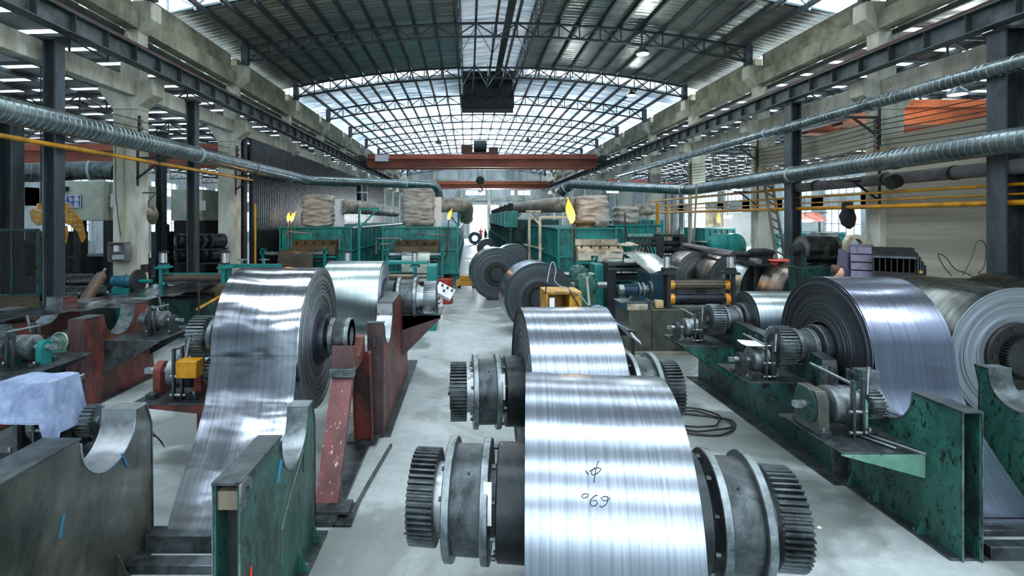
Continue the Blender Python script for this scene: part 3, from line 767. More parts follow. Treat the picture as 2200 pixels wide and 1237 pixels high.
def spindle(t, side, w, kind='big', gear=True, core=False):
    "collar, bearing drum with flanges, neck and gear on one side (side=-1 left, 1 right) of a coil of width w"
    s = side; x = w/2
    big = kind == 'big'
    rc, rd, rf, rn, rg = (.40, .375, .425, .24, .335) if big else ((.27, .205, .225, .14, .25) if kind == 'small' else (.3, .33, .37, .2, .30))
    lc, gap, ld, ln, lg = (.22, .055, .31, .08, .185) if big else ((.10, .04, .24, .04, .20) if kind == 'small' else (.2, .06, .34, .13, .22))
    def L(prof, name, mat, par=t, n=48):
        mb = MB(); mb.lathe([(s*a, r) for a, r in (prof if s > 0 else prof)], n)
        if s < 0: mb.f = [tuple(reversed(f_)) for f_ in mb.f]
        return mb.build(name, mat, par, ang=30)
    if core: L([(x+.002, rc+.06), (x+.03, rc+.06), (x+.03, rc)], 'core_ring', M['purple_core'])
    L([(x-.05, rc*.9), (x, rc), (x+lc-.008, rc), (x+lc, rc-.008), (x+lc, rn)], 'collar', M['black_gloss'] if big else M['iron'])
    x += lc
    L([(x, rn), (x+gap, rn)], 'shaft', M['iron']); x += gap
    L([(x, rn), (x, rd), (x+ld, rd), (x+ld, rn)], 'bearing_drum', M['iron'])
    for q in ((.0, .05), (ld-.05, ld)):
        L([(x+q[0]-.004, rd-.01), (x+q[0]-.004, rf-.006), (x+q[0]+.002, rf), (x+q[1]-.002, rf), (x+q[1]+.004, rf-.006), (x+q[1]+.004, rd-.01)], 'flange', M['iron_light'])
    if big:
        for k in range(10):
            a = 2*PI*k/10+.2; c = Vector((s*(x-.02), math.cos(a)*(rf-.05), math.sin(a)*(rf-.05)))
            MB().cyl(c, c+Vector((-s*.03, 0, 0)), .018, n=6).build('bolt', M['iron'], t)
            c = Vector((s*(x+ld+.004), math.cos(a)*(rf-.1), math.sin(a)*(rf-.1)))
            MB().cyl(c, c+Vector((s*.028, 0, 0)), .016, n=6).build('bolt', M['iron'], t)
        c = Vector((s*(x+ld*.45), -.62*rd*.98, .785*rd*.98)); MB().cyl(c*1, c+Vector((0, -.012, .014)), .008, n=8).build('grease_hole', M['black'], t)
    x += ld
    if gear:
        L([(x, rn+.03), (x+ln*.4, rn+.03), (x+ln*.4, rn), (x+ln, rn)], 'neck', M['edge']); x += ln
        g = gear_mb(s*x, s*(x+lg), rg, 48 if big else (34 if kind == 'small' else 56), .028 if big else (.028 if kind == 'small' else .012))
        if s < 0: g.f = [tuple(reversed(f_)) for f_ in g.f]
        g.build('gear', M['iron'] if big else M['iron_light'], t, smooth=False)
        L([(x+lg, rg*.62), (x+lg+.008, rg*.62), (x+lg+.008, .05)], 'gear_boss', M['steel_dark'])
        L([(x+lg, .05), (x+lg+.03, .05), (x+lg+.03, .001)], 'shaft_end', M['iron_light'])
    else:
        L([(x, rd), (x+.004, rd), (x+.004, rd*.55), (x-.1, rd*.5), (x-.1, .001)], 'end_cap', M['iron_light'])
    return t

# ---- the two big rolls standing on the floor in the middle
def floor_roll(label, c, rz, seed, R=.912):
    t = local_thing('steel_coil', label, 'steel coil', c, rz)
    w = .97
    coil_mesh(MB(), w, R, .3, seed, 34, .010).build('wound_strip', [M['strip'], M['side_dark']], t, ang=25)
    # outermost laps have slipped sideways: bands stepping in from the left edge
    for k, (a, b_, dr) in enumerate(((-.505, -.36, .0025), (-.46, -.30, .004), (-.475, .49, .0012))):
        mb = MB(); mb.lathe([(a, R-.001), (a+.001, R+dr), (b_, R+dr), (b_+.001, R-.001)], 96); mb.f.pop(); mb.m.pop(); mb.f.pop(); mb.m.pop()
        mb.build('outer_lap', M['strip'], t, ang=25)
    spindle(t, -1, w); spindle(t, 1, w)
    q = MB(); q.ribbon([(-.05-.30+.0, .30), (-.36, .2), (-.385, .12), (-.375, .02)], -w/2-.3, -w/2-.245, .003); q.build('paper_tag', M['paper'], t)
    return t
r1 = floor_roll('big bright steel coil nearest the camera with black handwriting and geared ends', (.92, 3.82, .914), math.radians(-6.5), 5)
r2 = floor_roll('bright steel coil standing on the floor right behind the one with handwriting', (1.12, 6.22, .968), math.radians(2.0), 9, .965)
# handwriting on the nearest coil: a crossed loop above a row of three figures
def on_roll(px, py, c=(.92, 3.82, .914), rz=math.radians(-6.5), R=.9165):
    d = P(px, py, 1)-Vector((0, 0, CAM_H)); o = Vector((0, 0, CAM_H))-Vector(c)
    ca, sa = math.cos(-rz), math.sin(-rz)
    rot = lambda v: Vector((v.x*ca-v.y*sa, v.x*sa+v.y*ca, v.z))
    o, d = rot(o), rot(d)
    A = d.y**2+d.z**2; B = 2*(o.y*d.y+o.z*d.z); C_ = o.y**2+o.z**2-R*R
    s = (-B-math.sqrt(B*B-4*A*C_))/(2*A); return o+d*s
strokes = [
    [(1286, 990), (1282, 1000), (1279, 1015), (1277, 1028), (1276, 1036)],
    [(1278, 1004), (1272, 1010), (1270, 1017), (1276, 1020), (1285, 1015), (1292, 1007), (1286, 1004), (1276, 1007), (1266, 1012)],
    [(1258, 1010), (1261, 1015), (1265, 1018)],
    [(1252, 1062), (1250, 1066), (1254, 1070), (1262, 1067), (1265, 1062), (1259, 1060), (1252, 1062)],
    [(1284, 1063), (1276, 1066), (1270, 1073), (1268, 1081), (1272, 1087), (1280, 1086), (1284, 1080), (1280, 1074), (1272, 1076)],
    [(1306, 1067), (1298, 1066), (1291, 1070), (1296, 1075), (1304, 1075), (1311, 1070), (1306, 1067), (1306, 1076), (1302, 1084), (1294, 1089), (1288, 1087)]]
for i, st in enumerate(strokes):
    mb = MB(); mb.tube([on_roll(*p) for p in st], .0028, 5); mb.build('marker_stroke', M['ink'], r1)

# ---- left unwinding coil, its strip running down to the floor
t = local_thing('steel_coil', 'large unwinding coil on the left with bright strip pouring down its front', 'steel coil', (-2.28, 6.45, 1.55), 0)
coil_mesh(MB(), .92, .84, .3, 11, 34, .008).build('wound_strip', [M['strip_loose'], M['side']], t, ang=25)
q = MB(); pts = []
for k in range(26):
    a = math.radians(100+k*3.4); pts.append((.846*math.cos(a), .846*math.sin(a)))
pts += [(-.87, -.13), (-.90, -.30), (-.975, -.50), (-1.12, -.72), (-1.32, -.95), (-1.50, -1.15), (-1.60, -1.28), (-1.66, -1.40)]
for k in range(8):
    a = math.radians(180+k*15); pts.append((-1.53+.13*math.cos(a)-.0, -1.42+.12*math.sin(a)))
q.ribbon(pts, -.47, .45, .004, 14, .014); q.build('hanging_strip', M['strip_loose'], t, ang=60)
spindle(t, 1, .92, 'small', False, True); spindle(t, -1, .92, 'small')
# purple-banded roll behind it
t = local_thing('steel_coil', 'satin steel coil with purple core ring behind the left unwinding coil', 'steel coil', (-2.02, 9.5, 1.56), 0)
coil_mesh(MB(), .98, .66, .3, 12, 22, .004).build('wound_strip', [M['strip_satin'], M['side_light']], t, ang=25)
spindle(t, 1, .98, 'mid', True, True)

# ---- right unwinding coil
t = local_thing('steel_coil', 'large dark-sided unwinding coil on the right, lilac strip pouring down its front', 'steel coil', (5.05, 6.85, 1.34), 0)
coil_mesh(MB(), .92, .88, .3, 13, 36, .010).build('wound_strip', [M['strip_right'], M['side_dark']], t, ang=25)
q = MB(); pts = []
for k in range(27):
    a = math.radians(75+k*3.9); pts.append((.887*math.cos(a), .887*math.sin(a)))
pts += [(-.90, -.05), (-.94, -.28), (-1.05, -.48), (-1.18, -.66), (-1.36, -.86), (-1.52, -1.02), (-1.64, -1.14), (-1.72, -1.26)]
for k in range(8):
    a = math.radians(180+k*15); pts.append((-1.60+.12*math.cos(a), -1.26+.12*math.sin(a)))
q.ribbon(pts, -.45, .47, .004, 14, .006); q.build('hanging_strip', M['strip_right'], t, ang=60)
q = MB(); q.ribbon([(-.86, .1), (-.85, -.1), (-.82, -.3), (-.86, -.5), (-.95, -.72)], -.44, -.2, .004, 3); q.build('inner_lap', M['strip_dark'], t, ang=60)
spindle(t, -1, .92, 'small'); spindle(t, 1, .92, 'small', False)
# small blue-white coil on the third stand
t = local_thing('steel_coil', 'smaller smooth blue-white coil between the roller stand and the big right coil', 'steel coil', (5.25, 8.85, 1.30), 0)
coil_mesh(MB(), 1.2, .46, .2, 14, 14, .004).build('wound_strip', [M['strip_satin'], M['side_dark']], t, ang=25)
spindle(t, -1, 1.2, 'small')

# ---- coils lying with their faces to the camera (axis along the hall)
HR = PI/2
def face_coil(label, x, y, R, w, mats, seed, rin=.28, hub=True, tilt=0, z=None, hubgear=True):
    t = local_thing('steel_coil', label, 'steel coil', (x, y+w/2, z if z is not None else R+.004), -HR+tilt)
    # local -x looks along ... local axis X is turned to world -Y by rz=-90deg: local +x = toward the camera
    coil_mesh(MB(), w, R, rin, seed, 24, .008).build('wound_strip', mats, t, ang=25)
    if hub:
        mb = MB(); mb.lathe([(w/2-.1, .44), (w/2+.035, .44), (w/2+.05, .425), (w/2+.05, .30), (w/2+.02, .30), (w/2+.02, .001)], 48); mb.build('hub_ring', M['black'], t)
        if hubgear: gear_mb(w/2+.02, w/2+.12, .27, 44, .03).build('gear', M['steel_dark'], t, smooth=False)
        for k in range(10):
            a = 2*PI*k/10; MB().cyl((w/2+.05, .37*math.cos(a), .37*math.sin(a)), (w/2+.07, .37*math.cos(a), .37*math.sin(a)), .02, n=6).build('bolt', M['iron'], t)
    return t
SB = [M['strip_satin'], M['side_dark']]
face_coil('dark coil facing the camera behind the orange-yellow box, toothed hub showing', 1.78, 13.6, .92, .95, [M['strip'], M['side_dark']], 21, tilt=.10)
face_coil('dark coil facing the camera, left of and behind the toothed-hub coil in the aisle', .98, 19.2, .95, .95, SB, 22, tilt=.08)
face_coil('dark coil mostly hidden behind the two aisle coils, right', 1.95, 22.6, .93, 1.0, SB, 23, hub=False)
face_coil('dark coil lying in the aisle before the bright gate, right of the ring coil', 1.35, 38, .75, 1.0, SB, 24, hub=False)
face_coil('ring coil with daylight showing through its eye in front of the gate', PX(1020, 60), 59, .72, .8, SB, 25, rin=.34, hub=False)
for i, (px_, d, lab, mats) in enumerate(((1500, 18.3, 'coil at the left end of the row behind the roller stand', [M['strip_brown'], M['side']]),
        (1575, 17.4, 'coil second from the left in the row behind the roller stand, tarnished brown barrel', [M['strip_brown'], M['side']]),
        (1650, 15.2, 'coil third from the left in the row behind the roller stand, smooth grey barrel', [M['strip_satin'], M['side_dark']]),
        (1745, 13.4, 'brown-streaked coil at the right end of the row, partly behind the big right coil', [M['strip_brown'], M['side_dark']]))):
    face_coil(lab, PX(px_, d), d, .92, .95, mats, 30+i, tilt=.12)
face_coil('far right coil with pale side, dark oily barrel reaching back', 7.25, 6.95, .9, 1.55, [M['strip_dark'], M['side_light']], 40, z=1.18)
face_coil('dark coil behind the far right one, along the block wall', 9.6, 8.1, .95, 1.5, [M['strip_dark'], M['side_dark']], 41, hub=False, z=1.06)

# ================================================================== stands
def arc(cy, cz, R, a0, a1, n=16):
    return [(cy+R*math.cos(math.radians(a0+(a1-a0)*k/n)), cz+R*math.sin(math.radians(a0+(a1-a0)*k/n))) for k in range(n+1)]
def stand(label, x0, x1, yc, mats, front=.98, back=.6, h=1.33, zc=1.29, R=.32, open_front=False, flip=False, lap=.0, base=True, hook=None, nm='coil_stand'):
    """welded box stand, long in y: flat top, round saddle, horn with chamfer. flip=True turns front and back round."""
    sg = -1 if flip else 1
    prof = [(-front, 0), (-front, h), (-R-.02, h)] + arc(0, zc, R, 180, 360)[0:] + [(R+.03, zc+.02), (R+.16, zc+.03), (back, zc-.18), (back+.02, 0)]
    prof = [(yc+sg*a, b_) for a, b_ in prof]
    t = thing(nm, label, 'coil stand', ((x0+x1)/2, yc, 0))
    th = .018
    for xa, xb in ((x0, x0+th), (x1-th, x1)):
        mb = MB(); mb.prism(prof, xa, xb); o = mb.build('side_plate', mats[0], t, smooth=False, bevel=.004)
    def cover(pts, name, mat, t_=.016, over=.006):
        mb = MB(); mb.ribbon(pts, x0-over, x1+over, t_ if sg > 0 else -t_)
        return mb.build(name, mat, t, ang=40)
    e = .004
    cover([(yc+sg*(-front-.01), h+e+.012), (yc+sg*(-R-.0), h+e+.012)], 'top_plate', mats[1])
    cover([(yc+sg*a, b_) for a, b_ in arc(0, zc, R-.006, 178, 360, 22)+[(R-.004, zc+.03)]], 'saddle', mats[2])
    cover([(yc+sg*(R-.006), zc+.045), (yc+sg*(R+.16), zc+.045)], 'horn_top', mats[2])
    cover([(yc+sg*(R+.16), zc+.045), (yc+sg*(back+.01), zc-.17), (yc+sg*(back+.03), 0)], 'back_plate', mats[1])
    if not open_front:
        mb = MB(); mb.box(x0-.004, x1+.004, *sorted((yc-sg*front-sg*.0, yc-sg*front-sg*.016)), 0, h); mb.build('front_plate', mats[1], t)
    else:
        if x0 < 0: mb = MB(); mb.box(x0+th, x1-th, *sorted((yc-sg*(front-.02), yc-sg*(front-.2))), h-.17, h-.05); mb.build('packing_block', M['wood_grey'], t, bevel=.005)
        mb = MB(); mb.box(x0+th, x1-th, *sorted((yc-sg*(front-.16), yc-sg*(front-.17))), 0, h-.2); mb.build('inner_web', M['steel_dark'], t)
    # weld beads along the front edges
    for x in (x0, x1):
        mb = MB(); n = 60
        mb.tube([(x, yc-sg*(front+.004), h*k/n+.0) for k in range(n+1)], .006, 5, rs=[.005+.003*rnd.random() for _ in range(n+1)]); mb.build('weld_bead', mats[2], t)
    if base:
        mb = MB(); mb.box(x0-.09, x1+.09, *sorted((yc-sg*(front-.02), yc+sg*(back+.14))), .0, .022); mb.build('base_plate', M['iron'], t, bevel=.004)
        for yy in (-front*.55, .1, back-.05):
            for sx, x in ((-1, x0), (1, x1)):
                mb = MB(); y_ = yc+sg*yy; mb.prism([(x, .022), (x+sx*.085, .022), (x, .2)], y_-.008, y_+.008, 'Y'); mb.build('gusset', mats[0], t)
                mb = MB(); mb.cyl((x+sx*.05, y_+.06, .0), (x+sx*.05, y_+.06, .05), .014, n=6); mb.build('anchor_bolt', M['iron_light'], t)
    if hook:
        hx_, hy, hz, hs = hook
        for s2 in (0,):
            prof2 = [(0, 0), (0, .2), (.14, .2), (.19, .16), (.19, .09), (.16, .09), (.15, .12), (.09, .14), (.085, 0)]
            mb = MB(); mb.prism([(hy+hs*a*.85, hz+b_*.85-.17) for a, b_ in prof2], hx_, hx_+.016); mb.build('hook_plate', M['iron_light'], t, bevel=.002)
    return t
GI = [M['iron_bronze'], M['iron'], M['edge']]
GG = [M['green'], M['iron'], M['iron_light']]
GD = [M['green_dark'], M['iron'], M['edge']]
RR = [M['red'], M['red_grey'], M['iron_light']]
s1 = stand('bare oily steel stand with round saddle at the bottom left corner', -3.20, -2.92, 4.28, GI, front=1.02, back=.56)
for (a, b_) in (((4.42, 1.02), (4.50, .87)), ((3.75, .72), (3.79, .86))):
    q = MB(); q.bar((-2.918, a[0], a[1]), (-2.918, b_[0], b_[1]), .014, .016, (1, 0, 0)); q.build('chalk_mark', worn('blue_paint_dash', '#1f6484', '#2a7898'), s1)
s2 = stand('green box stand with hollow front end left of the central floor', -1.60, -1.43, 4.33, GG, front=1.04, back=.55, open_front=True, hook=(-1.43, 3.27, 1.34, 1))
q = MB(); q.tube([(-1.427, 4.00, 1.16), (-1.427, 3.96, 1.10), (-1.427, 3.93, 1.02)], .012, 6); q.build('chalk_mark', MATS['blue_paint_dash'], s2)
for zz in ([(4.55, 1.0), (4.2, .78), (4.02, .62), (4.02, .36)], [(4.55, 1.0), (4.55, .8)]):
    q = MB(); q.tube([(-1.427, a, b_) for a, b_ in zz], .007, 5); q.build('weld_bead', M['iron_bronze'], s2)
q = MB(); q.tube([(-1.428, 3.45, .72), (-1.428, 3.44, .62), (-1.428, 3.46, .52)], .014, 5, rs=[.004, .018, .008]); q.build('paint_scrape', MATS['signal_red_rail'], s2)
s3 = stand('green box stand with round saddle in the right foreground', 4.30, 4.47, 5.42, GG, front=.84, back=.50, open_front=True, zc=1.28, h=1.30, hook=(4.28, 5.97, 1.30, -1))
s4 = stand('green saddle stand at the right edge beyond the lilac strip', 5.80, 6.05, 5.55, GI if False else [M['green'], M['iron'], M['iron_light']], front=.95, back=.42, zc=1.28, h=1.26)
# far stands of the right line: one long base wall with two humps, its front column sloping
t = thing('coil_stand', 'long dark green stand holding the right coils, pale sloping front column', 'coil stand', (4.4, 7.6, 0))
prof = [(6.2, 0), (6.4, 1.27), (6.62, 1.30)]+arc(6.86, 1.34, .23, 190, 345, 10)+[(7.16, 1.26), (8.45, 1.31)]+arc(8.85, 1.31, .24, 185, 350, 8)+[(9.2, 1.28), (9.8, 1.25), (9.85, 0)]
for xa, xb in ((4.295, 4.312), (4.43, 4.447)):
    mb = MB(); mb.prism(prof, xa, xb); mb.build('side_plate', M['green_dark'], t, smooth=False, bevel=.004)
mb = MB(); mb.ribbon([(6.19, 0), (6.39, 1.275)], 4.285, 4.457, -.016); mb.build('sloping_column', M['iron_light'], t)
mb = MB(); mb.ribbon([(6.39, 1.285), (6.62, 1.315)], 4.285, 4.457, .014); mb.build('top_plate', M['iron'], t)
mb = MB(); mb.ribbon([(7.16, 1.275), (8.45, 1.325)], 4.285, 4.457, .014); mb.build('top_plate', M['iron'], t)
mb = MB(); mb.ribbon(arc(6.86, 1.34, .225, 190, 345, 14), 4.285, 4.457, .014); mb.build('saddle', M['edge'], t)
mb = MB(); mb.box(4.1, 4.75, 5.9, 9.9, 0, .02); mb.build('base_plate', M['iron'], t)
# A-frame of scuffed channels carrying the left coil
t = thing('a_frame_stand', 'scuffed red A-frame of channels holding the right end of the left coil', 'coil stand', (-1.44, 6.2, 0))
def channel(p0, p1, w, d, mat, name, par):
    mb = MB(); p0, p1 = Vector(p0), Vector(p1)
    mb.bar(p0, p1, w, .016, (0, 1, 0)); o = mb.build(name, mat, par)
    for sx in (-1, 1):
        mb = MB(); off = Vector((sx*(w/2-.008), d/2*(1 if p1.y >= p0.y else -1), 0)); mb.bar(p0+off, p1+off, .016, d, (0, 1, 0)); mb.build('channel_lip', mat, par)
channel((-1.46, 5.40, .06), (-1.46, 6.12, 1.22), .24, .09, M['red_scuffed'], 'front_leg', t)
channel((-1.38, 6.98, .06), (-1.38, 6.78, 1.28), .24, .09, M['red'], 'rear_leg', t)
mb = MB(); mb.prism([(6.05, 1.18), (6.12, 1.34), (6.14, 1.50)]+arc(6.45, 1.55, .235, 195, 345, 12)+[(6.78, 1.5), (6.82, 1.2)], -1.58, -1.34); mb.build('saddle', M['red'], t, bevel=.005)
mb = MB(); mb.box(-1.60, -1.32, 6.02, 6.14, 1.17, 1.27); mb.build('saddle_lip', M['iron_light'], t, bevel=.004)
mb = MB(); mb.box(-1.58, -1.34, 6.08, 6.10, 1.27, 1.52); mb.build('upright_lug', M['red_grey'], t)
for y in (5.35, 7.0):
    mb = MB(); mb.box(-1.72, -1.2, y-.12, y+.12, .05, .075); mb.build('foot_plate', M['iron'], t)
mb = MB(); mb.box(-1.62, -1.3, 5.1, 7.3, .0, .05); mb.build('floor_rail', M['iron'], t)
# tall red stand behind
t = thing('coil_stand', 'tall red stand with small front saddle carrying the satin coil, beside the central floor', 'coil stand', (-1.28, 9.2, 0))
prof = [(7.2, 0), (7.2, 1.56), (7.27, 1.56)]+arc(7.62, 1.52, .32, 180, 300, 10)+[(7.98, 1.50), (8.0, 1.70), (9.0, 1.72)]+arc(9.5, 1.58, .36, 180, 330, 10)+[(9.95, 1.4), (10.1, 0)]
for xa, xb in ((-1.38, -1.36), (-1.19, -1.17)):
    mb = MB(); mb.prism(prof, xa, xb); mb.build('side_plate', M['red'], t, smooth=False, bevel=.004)
mb = MB(); mb.box(-1.385, -1.165, 7.18, 7.2, 0, 1.56); mb.build('front_plate', M['red_grey'], t)
mb = MB(); mb.ribbon([(7.17, 1.572), (7.28, 1.572)], -1.39, -1.16, .014); mb.build('top_plate', M['iron'], t)
mb = MB(); mb.ribbon([(8.0, 1.71), (9.02, 1.735)], -1.39, -1.16, .014); mb.build('top_plate', M['iron'], t)
mb = MB(); mb.ribbon(arc(7.62, 1.52, .315, 182, 300, 14)+[(7.985, 1.52), (7.99, 1.70)], -1.39, -1.16, .014); mb.build('saddle', M['edge'], t)
mb = MB(); mb.tube([(-1.28, 7.175, 1.36), (-1.28, 7.15, 1.36), (-1.28, 7.15, 1.26), (-1.28, 7.175, 1.26)], .014, 6); mb.build('lifting_lug', M['iron_light'], t)
mb = MB(); mb.box(-1.38, -1.07, 7.2, 11.0, 0, .03); mb.build('base_plate', M['iron'], t)
mb = MB(); mb.prism([(-1.17, 1.02), (-1.17, 1.28), (-.50, 1.28), (-.50, 1.24)], 9.3, 9.32, 'Y'); mb.prism([(-1.17, .55), (-1.17, 1.28), (-.50, 1.28), (-.50, 1.22)], 9.3, 9.33, 'Y'); mb.build('shelf_side', M['red_grey'], t)
mb = MB(); mb.box(-1.17, -.48, 9.28, 10.1, 1.28, 1.30); mb.build('shelf', M['iron'], t)

# left red stands
def left_red(label, x1, y0, hor=1.40, thick=.24, sh=True):
    t = thing('coil_stand', label, 'coil stand', (x1-thick/2, y0+1.2, 0))
    prof = [(y0, 0), (y0+.10, hor), (y0+.50, hor)]+arc(y0+.92, hor-.0, .40, 180, 355, 16)+[(y0+1.36, hor+.06), (y0+1.72, hor+.02), (y0+1.95, 0)]
    for xa, xb in ((x1-thick, x1-thick+.018), (x1-.018, x1)):
        mb = MB(); mb.prism(prof, xa, xb); mb.build('side_plate', M['red'], t, smooth=False, bevel=.004)
    a = .006
    mb = MB(); mb.ribbon([(y0-.005, 0), (y0+.09, hor+.005)], x1-thick-a, x1+a, -.014); mb.build('front_plate', M['red_grey'], t)
    mb = MB(); mb.ribbon([(y0+.09, hor+.012), (y0+.51, hor+.012)], x1-thick-a, x1+a, .014); mb.build('top_plate', M['iron'], t)
    mb = MB(); mb.ribbon(arc(y0+.92, hor, .395, 180, 355, 22)+[(y0+1.32, hor+.06)], x1-thick-a, x1+a, .014); mb.build('saddle', M['iron_light'], t, ang=40)
    mb = MB(); mb.ribbon([(y0+1.32, hor+.07), (y0+1.72, hor+.035)], x1-thick-a, x1+a, .014); mb.build('horn_top', M['iron'], t)
    mb = MB(); mb.box(x1-thick-.06, x1+.08, y0+.05, y0+2.3, 0, .025); mb.build('base_plate', M['iron'], t)
    return t
a_ = left_red('red-brown stand with wide saddle and shelf, left middle distance', -6.02, 8.15)
b_ = left_red('red-brown saddle stand at the left edge, nearer of the two there', -6.62, 6.30)
c_ = left_red('red-brown saddle stand at the left edge, behind the nearer one', -7.9, 8.9, thick=.3)

# ================================================================== brake / reducer units on shelves
def reducer(label, c, rz=0, style='cover', sc=1):
    "local: shaft along x, pinion at +x end, shelf top is z=0, front towards -y"
    t = local_thing('brake_unit', label, 'gear unit', c, rz); t.scale = (sc, sc, sc)
    col = {'green': (M['iron'], M['green_pale'], M['iron']), 'cover': (M['iron'], M['green_pale'], M['green']), 'red': (M['iron'], M['red'], M['red']), 'dark': (M['iron'], M['steel_dark'], M['iron']), 'teal': (M['iron'], M['teal'], M['iron'])}[style]
    zc = .27
    gear_mb(.27, .42, .155, 22, .024).build('pinion', M['iron_light'], t, smooth=False, loc=(0, 0, 0))
    for o in [x for x in t.children if x.name.startswith('pinion')]: o.location = (0, 0, zc)
    mb = MB(); mb.lathe([(-.17, .16), (-.15, .20), (-.06, .20), (-.05, .185), (.02, .185), (.03, .20), (.11, .20), (.12, .16)], 40, 'X', (0, 0, zc)); mb.build('brake_drum', M['iron_light'], t)
    mb = MB(); mb.cyl((-.42, 0, zc), (.44, 0, zc), .045, n=20); mb.build('shaft', M['edge'], t)
    mb = MB(); mb.box(-.50, -.40, -.032, .032, zc-.032, zc+.032); mb.build('square_shaft_end', M['edge'], t)
    if style == 'cover':
        mb = MB(); mb.prism([(-.21, .0), (.21, .0), (.2, .36), (.15, .46), (-.15, .46), (-.2, .36)], -.36, -.24); mb.build('bearing_housing', M['iron_bronze'], t, bevel=.008)
        mb = MB(); mb.cyl((-.375, 0, zc), (-.36, 0, zc), .19, n=36); cv = mb.build('round_cover', M['green_dark'], t)
        for k in range(8):
            a = 2*PI*k/8; MB().cyl((-.385, .165*math.cos(a), zc+.165*math.sin(a)), (-.375, .165*math.cos(a), zc+.165*math.sin(a)), .010, n=6).build('bolt', M['edge'], cv)
        xs_ = (-.30, .19)
    else: xs_ = (-.30, .19)
    for i, x in enumerate(xs_):
        if style == 'cover' and i == 0: continue
        mb = MB(); mb.prism([(-.12, 0), (.12, 0), (.12, .09)]+arc(0, zc, .12, 0, 180, 10)+[(-.12, .09)], x-.045, x+.045); mb.build('bearing_block', col[1], t, bevel=.005)
    for x in xs_:
        for y in (-.2, .2):
            mb = MB(); mb.box(x-.055, x+.055, y-.05, y+.05, 0, .06); mb.build('foot_block', col[0], t, bevel=.004)
            mb = MB(); mb.cyl((x, y, .06), (x, y, .085), .018, n=6); mb.build('bolt', M['edge'], t)
    for x in (-.02, .08):
        mb = MB(); mb.box(x-.012, x+.012, -.27, -.215, .0, .62 if x > 0 else .6); mb.build('lever_plate', col[0], t, bevel=.002)
        mb = MB(); mb.box(x-.012, x+.012, .215, .27, .0, .62); mb.build('lever_plate', col[0], t, bevel=.002)
    mb = MB(); mb.cyl((-.04, -.24, .57), (-.04, .42, .60), .018, n=12); mb.build('cross_rod', M['iron_light'], t)
    mb = MB(); mb.cyl((.03, -.24, .20), (.03, -.24, .2), .02); 
    for z in (.05, .27):
        mb = MB(); mb.cyl((-.06, -.243, z), (.12, -.243, z), .02, n=12); mb.build('pin', M['edge'], t)
    mb = MB(); mb.cyl((.12, -.25, .46), (.16, -.22, .74), .022, n=12); mb.build('hand_lever', M['iron_light'], t)
    return t
def shelf(label, x0, x1, y0, y1, z, mat, drop, wall_at, post=None):
    t = thing('support_shelf', label, 'shelf bracket', ((x0+x1)/2, (y0+y1)/2, z))
    mb = MB(); mb.box(x0, x1, y0, y1, z-.016, z); mb.build('shelf_plate', M['iron'], t, bevel=.003)
    far = x0 if wall_at == x1 else x1
    for i, y in enumerate((y0, y1-.014)):
        mb = MB(); mb.prism([(wall_at, z-.016), (far, z-.016), (far, z-.03), (wall_at, z-drop)], y, y+.014, 'Y'); mb.build('side_web', mat, t)
    if post:
        mb = MB(); mb.ibeam((post[0], post[1], 0), (post[0], post[1], z-.06), .14, .14, .014, (0, 1, 0)); mb.build('post', mat, t, smooth=False)
    return t
# right side (shelves left of the stands)
shelf('pale green welded shelf under the nearest right gear unit', 3.50, 4.28, 4.93, 5.93, .80, M['green_pale'], .24, 4.28)
reducer('green gear unit with round bolted cover on the nearest right shelf', (3.87, 5.50, .80), 0, 'cover', .95)
shelf('grey-green bracket shelf under the middle right gear unit', 3.50, 4.28, 6.55, 7.40, .95, M['green_dark'], .46, 4.28)
reducer('bare steel gear unit with cloth on it, middle right shelf', (3.78, 6.85, .95), 0, 'dark', .78)
shelf('blue-green bracket shelf under the farthest right gear unit', 3.48, 4.28, 8.5, 9.4, .92, M['green'], .55, 4.28)
reducer('dark gear unit on the farthest right shelf, below the ribbed gear', (3.78, 8.95, .92), 0, 'dark', .80)
q = MB(); q.ribbon([(6.66, 1.39), (6.72, 1.37), (6.86, 1.36), (6.98, 1.38)], 3.56, 3.82, .01, 4, .03); tag(q.build('rag', M['paper']), 'white cloth draped over the middle right gear unit', 'cloth')
# left ones
shelf('red shelf on a post in front of the left coil', -3.90, -3.05, 6.05, 6.95, .86, M['red'], .12, -3.05, (-3.15, 6.3))
reducer('red-framed gear unit with yellow patch beside the left unwinding coil', (-3.46, 6.45, .86), 0, 'red', 1.0)
q = MB(); q.box(-3.36, -3.12, 6.02, 6.2, 1.16, 1.36); tag(q.build('guard_box', M['yellow'], bevel=.01), 'small yellow-painted guard plate beside the left coil gear', 'guard')
shelf('dark bracket shelf on the right side of the red-brown middle stand', -6.0, -5.1, 8.65, 9.9, .98, M['iron'], .55, -6.0)
reducer('gear unit with pinion and handwheel rod on the middle red-brown stand', (-5.45, 9.3, .98), PI, 'dark', .8)
shelf('dark bracket shelf at the left edge holding a small teal gear unit', -6.60, -5.65, 6.75, 7.9, .98, M['iron'], .5, -6.6)
reducer('gear unit with teal bearing block at the left edge', (-6.15, 7.3, .98), PI, 'teal', .85)
reducer('small dark gear unit on the red shelf beside the satin coil gear', (-.78, 9.6, 1.30), PI, 'dark', .62)
# gear unit in the bottom left corner under the denim
shelf('low iron shelf in the bottom left corner', -4.55, -3.25, 4.3, 5.25, .93, M['iron'], .2, -3.25)
reducer('gear unit with bronze drum in the bottom left corner below the denim', (-3.72, 4.75, .93), 0, 'dark', .9)

